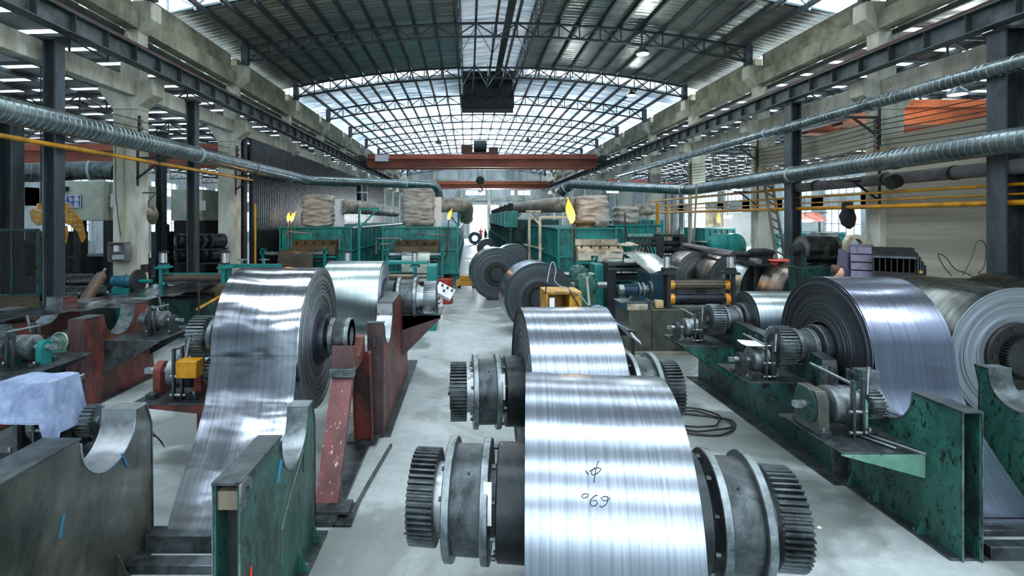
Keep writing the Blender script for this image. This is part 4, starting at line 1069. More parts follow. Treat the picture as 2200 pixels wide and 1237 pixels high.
def handwheel(parent, c, R, ax='Y', mat=None, name='handwheel', tilt=(0, 0, 0)):
    mat = mat or M['edge']
    mb = MB(); mb.tube(ring_pts(c, R, 28, ax), R*.09, 8, True); w = mb.build(name, mat, parent)
    for k in range(3):
        a = 2*PI*k/3+.5; p = Vector(c)+{'Y': Vector((math.cos(a), 0, math.sin(a))), 'Z': Vector((math.cos(a), math.sin(a), 0)), 'X': Vector((0, math.cos(a), math.sin(a)))}[ax]*R
        mb = MB(); mb.bar(c, p, R*.14, R*.1); mb.build('spoke', mat, w)
    return w
def wheel_thing(label, px, py, d, R, rod_to, base):
    c = P(px, py, d); t = thing('handwheel_shaft', label, 'handwheel', (c.x, c.y, 0))
    handwheel(t, c, R)
    mb = MB(); mb.cyl(c, rod_to, .02, n=10); mb.build('spindle', M['edge'], t)
    mb = MB(); mb.bar((rod_to[0], rod_to[1], base), (rod_to[0], rod_to[1], rod_to[2]+.08), .06, .06); mb.build('pillar', M['iron'], t)
wheel_thing('bright three-spoke handwheel in front of the green roller table, left', 327, 671, 9.4, .115, (-5.95+.25, 9.62, 1.30), 1.0)
wheel_thing('bright three-spoke handwheel near the rolled bundle at the left', 128, 732, 7.4, .115, (-6.2, 7.62, 1.22), 1.0)
# ================================================================== furnaces
def flame_mat():
    m, nt, b, N, L = new_mat('gas_flame')
    tc = node(nt, 'ShaderNodeTexCoord').outputs['Generated']; sp = node(nt, 'ShaderNodeSeparateXYZ'); L.new(tc, sp.inputs[0])
    col = ramp(nt, sp.outputs[2], [(0, hx('#ffe27a')), (.5, hx('#ffc238')), (1, hx('#ff8a1a'))])
    L.new(col, b.inputs['Emission Color']); b.inputs['Emission Strength'].default_value = 2.6; b.inputs['Base Color'].default_value = (0, 0, 0, 1)
    return m
M['flame'] = flame_mat()
def flame(label, px, py, d, h, w, lean, seed, pipe_to=None, tips=5):
    c = P(px, py, d); t = thing('gas_flare', label, 'gas flare', c)
    rr = random.Random(seed)
    for k in range(tips):
        hh = h*(1-.16*k); lx = lean*hh + (rr.random()-.5)*w*.7; oy = (rr.random()-.5)*w*.5
        pts = []; rs = []
        for i in range(9):
            s = i/8; pts.append(c+Vector((lx*s**1.3 + .05*w*math.sin(s*9+k*2), oy*s, hh*s)))
            rs.append(max(.004, w*.5*(math.sin(PI*min(1, s*.85+.12))**1.2)*(1-.9*s**3)*(.9-.1*k)))
        mb = MB(); mb.tube(pts, 1, 10, rs=rs); mb.build('flame_tongue', M['flame'], t)
    if pipe_to is not None:
        mb = MB(); mb.cyl((c.x, c.y, pipe_to), c, .025, n=8); mb.build('burner_pipe', M['pipe_grey'], t)
    light('POINT', 'flame_light', c+Vector((0, -.3, h*.5)), 25*h, (1, .5, .14), .12)

def crumpled_box(x0, x1, y0, y1, z0, z1, amp=.05, folds=9, seed=0, n=14):
    mb = MB(); idx = {}
    def V(i, j, k):
        key = (i, j, k)
        if key in idx: return idx[key]
        u, v, w = i/n*2-1, j/n*2-1, k/n*2-1
        L4 = (abs(u)**8+abs(v)**8+abs(w)**8)**.125 or 1
        s = max(abs(u), abs(v), abs(w))/L4
        u, v, w = u*s, v*s, w*s
        z = z0+(z1-z0)*(w+1)/2; x = x0+(x1-x0)*(u+1)/2; y = y0+(y1-y0)*(v+1)/2
        p = Vector((x, y, z)); q = p*1.3+Vector((seed*7.1, 0, 0))
        f_ = math.sin((w+.14*mnoise.noise(q)*3)*folds*PI/2)
        o = amp*(.55*f_ + mnoise.noise(q*2.3))
        dd = Vector((u**3, v**3, w**5*.5)); p += dd*o
        idx[key] = len(mb.v); mb.v.append(tuple(p)); return idx[key]
    for a in range(n):
        for b_ in range(n):
            for fc in (lambda: (V(0,a,b_), V(0,a,b_+1), V(0,a+1,b_+1), V(0,a+1,b_)), lambda: (V(n,a,b_), V(n,a+1,b_), V(n,a+1,b_+1), V(n,a,b_+1)),
                       lambda: (V(a,0,b_), V(a+1,0,b_), V(a+1,0,b_+1), V(a,0,b_+1)), lambda: (V(a,n,b_), V(a,n,b_+1), V(a+1,n,b_+1), V(a+1,n,b_)),
                       lambda: (V(a,b_,n), V(a+1,b_,n), V(a+1,b_+1,n), V(a,b_+1,n)), lambda: (V(a,b_,0), V(a,b_+1,0), V(a+1,b_+1,0), V(a+1,b_,0))):
                mb.f.append(fc()); mb.m.append(0)
    return mb
def lagged_pipe(name, pts, r, mat, parent, seed=1, n=14, step=.12):
    P_ = [Vector(p) for p in pts]; out = []; rs = []; rr = random.Random(seed)
    for a, b_ in zip(P_, P_[1:]):
        k = max(2, int((b_-a).length/step))
        for i in range(k): out.append(a.lerp(b_, i/k)); rs.append(r*(1+.07*rr.uniform(-1, 1)))
    out.append(P_[-1]); rs.append(r)
    # round the corners a little
    for _ in range(3):
        out = [out[0]]+[(out[i-1]+out[i]*2+out[i+1])/4 for i in range(1, len(out)-1)]+[out[-1]]
    mb = MB(); mb.tube(out, r, n, rs=rs); return mb.build(name, mat, parent, ang=60)

def furnace(label, x0, x1, y0, y1, z0, z1, side, lab2, rib=.55, splitx=None):
    t = thing('annealing_furnace', label, 'furnace', ((x0+x1)/2, (y0+y1)/2, 0))
    mb = MB(); mb.box(x0+.06, x1-.06, y0+.06, y1, z0, z1-.04); mb.build('shell', M['teal'], t)
    # front frame of flat bars, in two or three fields
    sx = splitx or [x0+.25*(x1-x0), x1-.2*(x1-x0)]
    for x in [x0]+list(sx)+[x1]:
        mb = MB(); mb.box(x-.035, x+.035, y0-.02, y0+.06, z0, z1); mb.build('front_rib', M['teal_bright'], t)
    for z in (z0, z0+(z1-z0)*.5, z1-.05):
        mb = MB(); mb.box(x0, x1, y0-.03, y0+.06, z, z+.06); mb.build('front_rail', M['teal_bright'], t)
    # ribs along the long side the camera sees
    xs = x1 if side > 0 else x0
    y = y0+rib
    while y < y1:
        mb = MB(); mb.box(*sorted((xs-side*.05, xs+side*.05)), y-.03, y+.03, z0, z1); mb.build('side_rib', M['teal'], t); y += rib
    for z in (z0+.02, z0+(z1-z0)*.48, z1-.06):
        mb = MB(); mb.box(*sorted((xs-side*.05, xs+side*.08)), y0, y1, z, z+.06); mb.build('side_rail', M['teal_bright'], t)
    y = y0+.4
    while y < y1:
        for x in (x0+.1, x1-.1):
            mb = MB(); mb.box(x-.07, x+.07, y-.07, y+.07, 0, z0); mb.build('leg', M['teal'], t)
        y += 4
    return t
ZF = 2.61
f1 = furnace('left teal furnace with twin flames on its corner', -8.25, -5.15, 23, 46, .55, ZF, 1, '', splitx=[-7.6, -5.85])
f2 = furnace('middle-left teal furnace beside the central aisle', -3.75, -.5, 23, 50, .55, ZF, 1, '', splitx=[-3.15, -1.35])
f3 = furnace('right teal furnace with the tallest flame', 3.42, 5.9, 20, 31, .35, 2.62, -1, '', rib=.6, splitx=[4.05, 5.6])
f4 = furnace('small teal furnace block to the right of the tallest flame', 6.05, 7.9, 21.5, 30, .35, 2.72, -1, '', splitx=[6.6, 7.3])
f5 = furnace('teal furnace farther right behind the yellow standpipes', 8.3, 10.0, 27, 40, .3, 2.9, -1, '', splitx=[8.8, 9.5])
# entry hoods with rusted sloping tops, lips and the strip coming out
def hood(t, x0, x1, y, zt, mat, ztop=None):
    mb = MB(); prof = [(y+.05, zt), (y-.55, zt-.28), (y-.6, zt-.62), (y-.3, zt-.78), (y+.05, zt-.78)]
    mb.prism(prof, x0, x1); h = mb.build('entry_hood', mat, t, bevel=.01)
    for k in range(5):
        x = x0+(x1-x0)*(k+.5)/5; MB().cyl((x, y-.36, zt-.16), (x, y-.40, zt-.08), .035, n=8).build('clamp', M['steel_dark'], h)
    mb = MB(); mb.box(x0-.1, x1+.1, y-.75, y-.55, zt-.74, zt-.66); mb.build('hood_lip', M['teal_bright'], h)
    mb = MB(); mb.box(x0-.05, x1+.05, y-.68, y-.5, zt-.9, zt-.82); mb.build('hood_lip', M['iron'], h)
    return h
hood(f1, -7.6, -5.7, 23, 2.05, M['rusty']); hood(f2, -3.2, -1.3, 23, 2.05, M['rusty'])
h3 = hood(f3, 4.05, 5.75, 20, 2.05, M['cream_rust'])
mb = MB(); mb.box(4.0, 5.6, 19.75, 19.8, 1.98, 2.2); fl = mb.build('bolted_flange', M['cream_rust'], h3)
def pass_roller(label, x0, x1, y, z, sheet_mat, sx0, sx1, drop, base_z0=0, frame=True):
    t = thing('entry_roller_frame', label, 'roller frame', ((x0+x1)/2, y, 0))
    mb = MB(); mb.cyl((x0, y, z), (x1, y, z), .085, n=20); mb.build('roller', M['iron_light'], t)
    for x in (x0-.1, x1+.02):
        mb = MB(); mb.box(x, x+.1, y-.07, y+.07, 0, z-.1); mb.build('post', M['teal'], t)
        for (a, b_, c, d_) in ((-.05, .15, z-.1, z-.04), (-.05, .15, z+.16, z+.22), (-.05, 0, z-.1, z+.2), (.1, .15, z-.1, z+.2)):
            mb = MB(); mb.box(x+a, x+b_, y-.1, y+.1, c, d_); mb.build('bearing_frame', M['teal_bright'], t)
    mb = MB(); mb.box(x0-.1, x1+.1, y-.05, y+.05, .55, .65); mb.build('cross_beam', M['teal'], t)
    q = MB(); pts = [(y+.6, z+.09), (y+.1, z+.092), (y-.02, z+.088), (y-.07, z+.04), (y-.09, z-.1)]+[(y-.1-.02*k, z-.1-drop*k/5) for k in range(1, 6)]
    q.ribbon(pts, sx0, sx1, .006, 4, .02); tag(q.build('steel_sheet', sheet_mat, ang=60), label.split(' for ')[-1], 'steel sheet')
    return t
pass_roller('teal roller frame of the left furnace for dull brown steel sheet leaving the left furnace', -8.5, -6.05, 21.9, 1.52, M['sheet_brown'], -7.9, -6.45, .85)
pass_roller('teal roller frame of the middle-left furnace for pale steel sheet hanging before the middle-left furnace', -3.3, -1.15, 21.7, 1.48, M['sheet_pale'], -2.75, -1.6, 1.0)
pass_roller('roller frame of the right furnace for pale steel sheet hanging below the cream hood', 4.5, 6.2, 18.6, 1.45, M['sheet_pale'], 4.9, 5.95, .5)
# blankets, boxes and lagged pipes on the furnaces
def lag(label, x0, x1, y0, y1, z0, z1, seed, amp=.06, folds=9, mat='lagging'):
    o = crumpled_box(x0, x1, y0, y1, z0, z1, amp, folds, seed, 18).build('blanket_box', M[mat], ang=60); tag(o, label, 'insulated box'); return o
lag('tall box wrapped in creased heat blankets on the left furnace', PX(652, 24), PX(716, 24), 23.6, 25.0, ZF-.02, PZ(418, 24), 1, .07, 13)
lag('tall box wrapped in roped heat blankets on the middle-left furnace', PX(866, 24), PX(932, 24), 23.6, 25.0, ZF-.02, PZ(405, 24), 2, .07, 13)
lag('wide pale blanket-wrapped box right of the tallest flame', PX(1241, 21), PX(1305, 21), 20.6, 22.4, 2.6, PZ(420, 21), 3, .05, 9)
lag('small pale blanket-wrapped box behind the round duct bend', PX(1322, 22.5), PX(1366, 22.5), 22.0, 23.2, 2.7, PZ(443, 22.5), 4, .04, 7)
lag('crumpled brown blanket bundle at the foot of the tallest flame', PX(1233, 20.5), PX(1274, 20.5), 20.05, 20.55, 2.6, PZ(474, 20.5), 5, .05, 2, 'rusty')
for lab, px0, px1, d, pt, z0 in (('white metal box right of the left blanket box', 713, 733, 24.6, 428, ZF-.03), ('white metal box right of the roped blanket box', 932, 949, 24.6, 424, ZF-.03)):
    q = MB(); q.box(PX(px0, d), PX(px1, d), d-.4, d+.6, z0, PZ(pt, d)); tag(q.build('white_box', M['white'], bevel=.02), lab, 'box')
def lp(label, pts, r, seed, mat='lagging_foil'):
    o = lagged_pipe('lagged_pipe', [P(*p) for p in pts], r, M[mat], None, seed); tag(o, label, 'pipe'); return o
lp('grey lagged pipe running back from the white box on the left furnace', [(733, 445, 24.8), (772, 445, 26), (812, 450, 30), (850, 455, 36)], .33, 1)
lp('grey lagged pipe with downturned elbow over the aisle end of the middle-left furnace', [(949, 440, 24.8), (985, 440, 24.8), (1000, 440, 25.2), (1002, 452, 26), (1002, 470, 26.5)], .34, 2)
lp('patchy lagged pipe reaching left from the tallest flame', [(1240, 440, 21.4), (1200, 440, 22.2), (1150, 443, 27), (1112, 446, 34)], .32, 3)
lp('short lagged pipe behind the small blanket box', [(1362, 452, 23), (1378, 450, 23), (1398, 450, 23.5)], .26, 4)
lp('lagged pipe sloping behind the stack of dark cylinders', [(1072, 460, 40), (1100, 460, 40), (1112, 458, 38)], .28, 5)
# brackets that carry the pipes over the left furnace
def bracket(label, px, d, z1, mat='teal_bright', w=.9):
    x = PX(px, d); t = thing('pipe_bracket', label, 'bracket', (x, d, 0))
    mb = MB(); mb.box(x-.05, x+.05, d-.05, d+.05, 0, z1); mb.build('post', M[mat], t)
    mb = MB(); mb.box(x-.05, x+w, d-.05, d+.05, z1, z1+.1); mb.build('arm', M[mat], t)
    mb = MB(); mb.bar((x, d, z1-.8), (x+w*.85, d, z1), .07, .07); mb.build('strut', M[mat], t)
bracket('teal pipe bracket between the two left furnaces', 772, 22.8, 3.35)
bracket('teal pipe bracket at the aisle side of the middle-left furnace', 985, 26, 3.4, 'teal_bright', -.75)
t = thing('pipe_bracket', 'cream steel support frame left of the right furnace', 'bracket', (2.8, 20.5, 0))
for px, d in ((1160, 20.6), (1137, 22.4)):
    mb = MB(); mb.box(PX(px, d)-.05, PX(px, d)+.05, d-.05, d+.05, 0, 3.05); mb.build('post', M['cream_rust'], t)
mb = MB(); mb.bar(P(1133, 455, 20.6), P(1160, 482, 20.6), .08, .08); mb.build('strut', M['cream_rust'], t)
mb = MB(); mb.bar(P(1130, 454, 20.6), P(1162, 454, 20.6), .08, .08); mb.build('arm', M['cream_rust'], t)
mb = MB(); mb.bar(P(1160, 466, 20.6), P(1222, 466, 20.6), .08, .08); mb.build('arm', M['cream_rust'], t)
mb = MB(); mb.bar(P(1126, 525, 22.4), P(1165, 534, 20.6), .06, .06); mb.build('tie', M['cream_rust'], t)
# flames
flame('left one of the twin small flames over the left furnace', 619, 476, 22.6, .44, .15, .12, 1, 1.6)
flame('right one of the twin small flames over the left furnace', 626, 476, 22.4, .46, .16, .30, 2, 1.7)
flame('slanting small flame over the middle-left furnace', 963, 472, 22.8, .50, .20, .42, 3, 1.3)
flame('tallest flame, above the right furnace corner', 1229, 478, 19.9, .98, .38, -.14, 4, 1.4, 7)
flame('small flame seen far off between the right columns', 1544, 478, 27, .55, .2, 0, 5, 1.2)
# thin gas pipes on furnace fronts
def pipe(label, pts, r, mat, name='pipe', cat='pipe', n=8, joints=0):
    mb = MB(); mb.tube(pts, r, n); o = mb.build(name, M[mat] if isinstance(mat, str) else mat, ang=50); tag(o, label, cat); return o
pipe('thin bent gas pipe over the hood of the left furnace', [P(612, 508, 22.2), P(616, 500, 22.2), P(622, 498, 22.2), P(668, 502, 22.2), P(668, 508, 22.2)], .035, 'pipe_grey')
pipe('thin gas pipe right of the hood of the left furnace', [P(716, 511, 22.6), P(729, 511, 22.6), P(729, 535, 22.6)], .03, 'pipe_grey')
pipe('straight gas pipe over the hood of the middle-left furnace', [P(896, 506, 22.2), P(896, 501, 22.2), P(955, 506, 22.2)], .035, 'pipe_grey')
pipe('upper gas pipe standing left of the middle-left furnace', [P(808, 545, 21.8), P(808, 512, 21.8), P(860, 512, 21.8), P(862, 517, 21.8)], .035, 'pipe_grey')
pipe('lower gas pipe standing left of the middle-left furnace', [P(815, 536, 21.8), P(815, 524, 21.8), P(840, 524, 21.8)], .03, 'pipe_grey')
pipe('gas pipe down the right corner of the middle-left furnace', [P(964, 472, 22.7), P(958, 555, 22.7), P(930, 560, 22.7)], .03, 'roll_brown')
pipe('thin gas hose dropping between the two left furnaces', [P(738, 495, 22.5), P(742, 520, 22.5), P(748, 556, 22.5)], .02, 'wire')
pipe('twin burner pipe up the right furnace corner', [P(1236, 480, 19.8), P(1236, 560, 19.8)], .03, 'roll_brown')
# stack of dark recuperator tubes along the aisle right
for k in range(8):
    y = 27+k*3.4; x = 2.15+.02*k
    t = thing('recuperator', 'dark upright burner column beside the right furnace line, %s from the camera' % ordn[k], 'burner column', (x, y, 0))
    mb = MB(); mb.lathe([(0, .26), (.5, .26), (.52, .3), (.6, .3), (.62, .26), (1.7, .26), (1.72, .31), (1.82, .31), (1.84, .2), (2.35, .2), (2.37, .3), (2.5, .3)], 18, 'Z', (x, y, 0)); mb.build('column', M['green_dark'], t)
    mb = MB(); mb.box(x-.3, x+.35, y-.3, y+.3, 2.52, 3.35+.0); mb.build('top_box', M['teal'], t, bevel=.02)
    mb = MB(); mb.cyl((x, y, 3.35), (x, y, 3.75), .13, n=12); mb.build('stub', M['steel_dark'], t)
t = thing('annealing_furnace', 'dark continuation of the right furnace line towards the gate', 'furnace', (3.4, 42, 0))
mb = MB(); mb.box(2.6, 5.4, 31.5, 56, .3, 2.9); mb.build('shell', M['green_dark'], t)
for k in range(20):
    mb = MB(); mb.box(2.52, 2.6, 31.8+k*1.2, 31.9+k*1.2, .3, 2.9); mb.build('side_rib', M['teal'], t)
# red drum, tilted control panel, yellow pallet by the aisle
t = thing('oil_drum', 'red oil drum beside the teal rollers, left edge of the aisle', 'drum', (PX(956, 18.5), 18.5, 0))
c = (PX(956, 18.5), 18.5, 0)
mb = MB(); mb.lathe([(0, .27), (.02, .28), (.28, .275), (.29, .29), (.31, .275), (.56, .275), (.57, .29), (.59, .275), (.84, .28), (.86, .28), (.86, .26), (.84, .26), (.84, .001)], 28, 'Z', c); mb.build('drum_body', M['barrel_red'], t)
t = thing('control_panel', 'tilted pale switch panel with black knobs on a leg near the satin coil', 'control panel', (PX(955, 11.2), 11.2, 0))
c = P(955, 626, 11.2); 
mb = MB(); mb.box(c.x-.1, c.x-.04, 11.2, 11.28, 0, c.z); mb.build('leg', M['white'], t)
mb = MB(); R_ = Matrix.Rotation(math.radians(28), 3, 'Y') @ Matrix.Rotation(math.radians(-35), 3, 'X')
for v in [(-.19, -.06, -.13), (.19, -.06, -.13), (.19, .06, -.13), (-.19, .06, -.13), (-.19, -.06, .13), (.19, -.06, .13), (.19, .06, .13), (-.19, .06, .13)]: mb.v.append(tuple(c+R_ @ Vector(v)))
mb.f = [(0,3,2,1),(4,5,6,7),(0,1,5,4),(1,2,6,5),(2,3,7,6),(3,0,4,7)]; mb.m = [0]*6; pn = mb.build('panel_box', M['white'], t, bevel=.006)
for dx, dz in ((-.1, .07), (.02, .07), (.13, .07), (-.02, -.03)):
    mb = MB(); a = c+R_ @ Vector((dx, -.06, dz)); b_ = c+R_ @ Vector((dx, -.10, dz)); mb.cyl(a, b_, .024, n=10); mb.build('knob', M['black'], pn)
t = thing('floor_trolley', 'low yellow trolley at the foot of the middle-left furnace by the aisle', 'trolley', (PX(1000, 22.5), 22.5, 0))
mb = MB(); mb.box(-.55, .35, 22.3, 23.0, .12, .3); mb.build('deck', M['yellow_dirty'], t, bevel=.01)
mb = MB(); mb.box(-.4, .1, 22.5, 22.9, .3, .52); mb.build('block', M['yellow_dirty'], t, bevel=.01)
for x in (-.4, .2): MB().cyl((x, 22.35, .07), (x, 22.45, .07), .07, n=12).build('wheel', M['black'], t)

# ================================================================== roller tables with air cylinders
def air_cyl(t, x, y, z, h=.34, r=.075):
    mb = MB(); mb.cyl((x, y, z+.04), (x, y, z+h-.04), r, n=24); mb.build('air_cylinder', M['cyl_white'], t)
    for a, b_ in ((z, z+.045), (z+h-.045, z+h)):
        mb = MB(); mb.box(x-r*1.15, x+r*1.15, y-r*1.15, y+r*1.15, a, b_); mb.build('cylinder_cap', M['black'], t, bevel=.004)
    for sx in (-1, 1):
        mb = MB(); mb.cyl((x+sx*r, y-r, z), (x+sx*r, y-r, z+h), .009, n=6); mb.build('tie_rod', M['iron_light'], t)
def roller_stand(label, x0, x1, y, zb, zr, r, mat, ends=None, rollmat='roll_brown', top='roll_brown', zc=None, hoses=True):
    t = thing('roller_stand', label, 'roller stand', ((x0+x1)/2, y, zb))
    zt = zr+.25
    for x in (x0, x1):
        mb = MB(); mb.box(x-.035, x+.035, y-.16, y-.09, zb, zt); mb.box(x-.035, x+.035, y+.09, y+.16, zb, zt) if False else None; mb.build('post', M[mat], t)
        mb = MB(); mb.box(x-.035, x+.035, y+.09, y+.16, zb, zt); mb.build('post', M[mat], t)
        mb = MB(); mb.box(x-.13, x+.13, y-.2, y+.2, zt, zt+.05); mb.build('head_plate', M[mat], t, bevel=.004)
        mb = MB(); mb.box(x-.09, x+.09, y-.12, y+.12, zt+.05, zt+.1); mb.build('head_plate', M[mat], t, bevel=.004)
        air_cyl(t, x, y, zt+.1)
    mb = MB(); mb.cyl((x0+.04, y, zr), (x1-.04, y, zr), r*.8, n=28); mb.build('upper_roller', M[top], t)
    mb = MB(); mb.cyl((x0+.04, y, zr-.32), (x1-.04, y, zr-.32), r, n=28); mb.build('lower_roller', M[rollmat], t)
    if ends:
        for a, b_ in ((x0+.045, x0+.15), (x1-.15, x1-.045)):
            mb = MB(); mb.cyl((a, y, zr-.32), (b_, y, zr-.32), r*1.02, n=28, cap=False); mb.build('ochre_roller_end', M[ends], t)
            mb = MB(); mb.cyl((a, y, zr), (b_, y, zr), r*.82, n=28, cap=False); mb.build('ochre_roller_end', M[ends], t)
    mb = MB(); mb.bar((x0, y-.1, zr+.13), (x1, y-.1, zr+.13), .025, .025); mb.build('tie_bar', M[mat], t)
    return t
# right: on its dark table
D = 11.6
t = thing('machine_table', 'dark oily steel machine table under the right roller stand', 'machine base', (4.4, 12, 0))
xl = PX(1352, D); xr = PX(1480, D)
mb = MB(); mb.box(xl, PX(1400, D), D, 12.7, 0, .98); mb.build('left_block', M['iron_bronze'], t, bevel=.01)
mb = MB(); mb.box(PX(1400, D)+.01, xr+.9, D, 12.7, 0, .98); mb.build('right_block', M['iron_bronze'], t, bevel=.01)
mb = MB(); mb.box(xl-.2, xr+1.2, D-.1, 12.9, 0, .06); mb.build('plinth', M['concrete_dark'], t)
roller_stand('dark roller stand with ochre-ended rollers and two air cylinders, right of centre', PX(1443, D), PX(1574, 11.8), D+.3, .98, PZ(612, 11.9), .13, 'steel_dark', 'rust_roll', 'roll_black', 'roll_brown')
t = thing('electric_motor', 'dark finned electric motor with disc coupling on the machine table', 'motor', P(1360, 630, D+.2))
mx = P(1360, 622, D+.25)
mb = MB(); mb.cyl(mx+Vector((-.33, 0, 0)), mx+Vector((-.22, 0, 0)), .115, n=24); mb.build('end_bell', M['iron_light'], t)
mb = MB(); mb.cyl(mx+Vector((-.22, 0, 0)), mx+Vector((.08, 0, 0)), .11, n=24); mb.build('motor_body', M['blue_tank'], t)
for k in range(16):
    a = 2*PI*k/16; d_ = Vector((0, math.cos(a), math.sin(a))); mb = MB(); mb.bar(mx+Vector((-.21, 0, 0))+d_*.115, mx+Vector((.07, 0, 0))+d_*.115, .012, .03, d_); mb.build('fin', M['blue_tank'], t)
for x in (.1, .2):
    mb = MB(); mb.cyl(mx+Vector((x, 0, 0)), mx+Vector((x+.03, 0, 0)), .16, n=24); mb.build('flange', M['iron_light'], t)
mb = MB(); mb.cyl(mx+Vector((.13, 0, 0)), mx+Vector((.35, 0, 0)), .10, n=24); mb.build('gearbox', M['iron'], t)
mb = MB(); mb.cyl(mx+Vector((.35, 0, 0)), mx+Vector((.40, 0, 0)), .19, n=28); mb.build('coupling_disc', M['iron'], t)
mb = MB(); mb.prism([(-.12, -.24), (.3, -.24), (.2, -.12), (0, -.12)], mx.y-.08, mx.y+.08, 'Y'); mb.v = [(a+mx.x, b_, c_+mx.z) for a, b_, c_ in mb.v]; mb.build('foot', M['blue_tank'], t)
t = thing('motor_cabinet', 'small teal-green cabinet with corroded nameplate under the motor', 'cabinet', (mx.x, D+.2, .98))
mb = MB(); mb.box(mx.x-.35, mx.x+.3, D+.02, D+.5, .985, mx.z-.26); mb.build('cabinet_body', M['blue_tank'], t, bevel=.008)
mb = MB(); mb.box(mx.x-.37, mx.x+.4, D+.0, D+.52, mx.z-.26, mx.z-.24); mb.build('top_plate', M['iron_light'], t)
mb = MB(); mb.box(mx.x-.2, mx.x+.25, D+.005, D+.02, mx.z-.42, mx.z-.28); mb.build('nameplate', M['cream_rust'], t)
q = crumpled_box(0, .2, 0, .16, 0, .18, .003, 1, 3, 4); q.v = [(a+PX(1411, D), b_+D+.1, c_+.985) for a, b_, c_ in q.v]; tag(q.build('carton', M['wood']), 'small cardboard box on the dark machine table', 'carton')
# blue trough behind motor
t = thing('oil_trough', 'dark blue steel trough behind the motor, under the buckled sheet', 'trough', (4.1, 13.3, 0))
mb = MB(); mb.prism([(PX(1395, 13), 1.62), (PX(1446, 13), 1.62), (PX(1446, 13), .6), (PX(1412, 13), .6)], 12.95, 14.0, 'Y'); mb.build('trough_body', M['blue_tank'], t, bevel=.01)
q = MB(); q.ribbon([(13.0, 1.72), (13.5, 1.80), (14.2, 1.98), (15.0, 2.02), (15.8, 1.98)], PX(1350, 14), PX(1430, 13.4), .005, 8, .10)
for i, v in enumerate(q.v): q.v[i] = (v[0]+(.35*(v[1]-14.3) if v[1] < 14.3 else 0)*-.5, v[1], v[2])
tag(q.build('steel_sheet', M['sheet_bright'], ang=60), 'buckled bright sheet running from the dark frame towards the right roller stand', 'steel sheet')
# dark bridge frame
t = thing('leveller_frame', 'dark portal frame with crossbars over the buckled sheet', 'machine frame', (3.9, 15.5, 0))
xa, xb = PX(1309, 15.5), PX(1414, 15.5)
for x in (xa, xb):
    mb = MB(); mb.box(x-.12, x+.12, 15.2, 15.9, 0, PZ(563, 15.5)); mb.build('side_frame', M['steel_dark'], t, bevel=.01)
for z in (PZ(563, 15.5), PZ(573, 15.5)):
    mb = MB(); mb.box(xa-.12, xb+.12, 15.15, 15.3, z-.07, z); mb.build('cross_bar', M['girder'], t)
mb = MB(); mb.cyl((xa, 15.4, 1.55), (xb, 15.4, 1.55), .12, n=20); mb.build('roller', M['roll_black'], t)
mb = MB(); mb.cyl((xa, 15.4, 1.27), (xb, 15.4, 1.27), .12, n=20); mb.build('roller', M['roll_black'], t)
# left of it: green pumps/gearboxes
def pump(label, px, py, d, s, mat):
    c = P(px, py, d); t = thing('gear_pump', label, 'gearbox', (c.x, c.y, 0))
    mb = MB(); mb.lathe([(-.3*s, .12*s), (-.28*s, .25*s), (-.1*s, .33*s), (.1*s, .33*s), (.28*s, .25*s), (.3*s, .12*s)], 20, 'Y', c); mb.build('housing', M[mat], t)
    for k in range(7):
        a = PI*k/6; d_ = Vector((math.cos(a), 0, math.sin(a))); mb = MB(); mb.bar(c+d_*.3*s-Vector((0, .2*s, 0)), c+d_*.3*s+Vector((0, .2*s, 0)), .03*s, .09*s, d_); mb.build('fin', M[mat], t)
    mb = MB(); mb.cyl(c-Vector((.55*s, 0, 0)), c+Vector((.6*s, 0, 0)), .09*s, n=14); mb.build('shaft', M['iron_light'], t)
    mb = MB(); mb.box(c.x-.3*s, c.x+.3*s, c.y-.3*s, c.y+.3*s, 0, c.z-.22*s); mb.build('pedestal', M[mat], t, bevel=.01)
pump('green ribbed gearbox, upper left one beside the right furnace rollers', 1243, 590, 15.8, .9, 'green')
pump('green ribbed gearbox, lower right one beside the right furnace rollers', 1258, 612, 14.4, .95, 'green')
t = thing('gearbox_cabinet', 'tall teal gear case left of the dark portal frame', 'gearbox', (3.8, 16, 0))
mb = MB(); mb.box(PX(1273, 16), PX(1294, 16), 15.7, 16.4, .2, PZ(566, 16)); mb.build('case', M['teal'], t, bevel=.02)
mb = MB(); mb.cyl((PX(1302, 15.9), 15.9, 1.2), (PX(1302, 15.9), 16.0, 1.2), .36, n=30); mb.build('flywheel', M['rusty'], t)
mb = MB(); mb.box(PX(1270, 16), PX(1300, 16), 15.6, 16.5, 0, .2); mb.build('plinth', M['steel_dark'], t)
# transformer box and hoses
q = MB(); q.box(PX(1368, 17.5), PX(1390, 17.5), 17.3, 17.8, 1.25, PZ(536, 17.5)); tag(q.build('brown_cabinet', M['brown_box'], bevel=.01), 'brown box with black hoses behind the dark portal frame', 'cabinet')
q = MB(); q.box(PX(1366, 17.5), PX(1400, 17.5), 17.2, 17.9, 0, 1.25); tag(q.build('cabinet_base', M['teal']), 'teal pedestal under the brown box', 'pedestal')
for k in range(3):
    a = P(1370+7*k, 540, 17.25); tag(MB().tube(sm([a, a+Vector((.05, -.05, .28)), a+Vector((.25, -.05, .2)), a+Vector((.38, 0, -.25)), a+Vector((.34, 0, -.7))]), .03, 8).build('hose', M['wire'], ang=60), 'black hose looping over the brown box, %s from the left' % nth(k+1), 'hose', 'hoses over the brown box')
t = thing('disc_lamp', 'pale oval lamp shade on a thin arm above the portal frame', 'lamp', P(1350, 528, 16))
c = P(1350, 528, 16); mb = MB(); mb.lathe([(0, .30), (.03, .31), (.09, .16), (.12, .04)], 24, 'Z', c); o = mb.build('lamp_shade', M['cream_rust'], t)
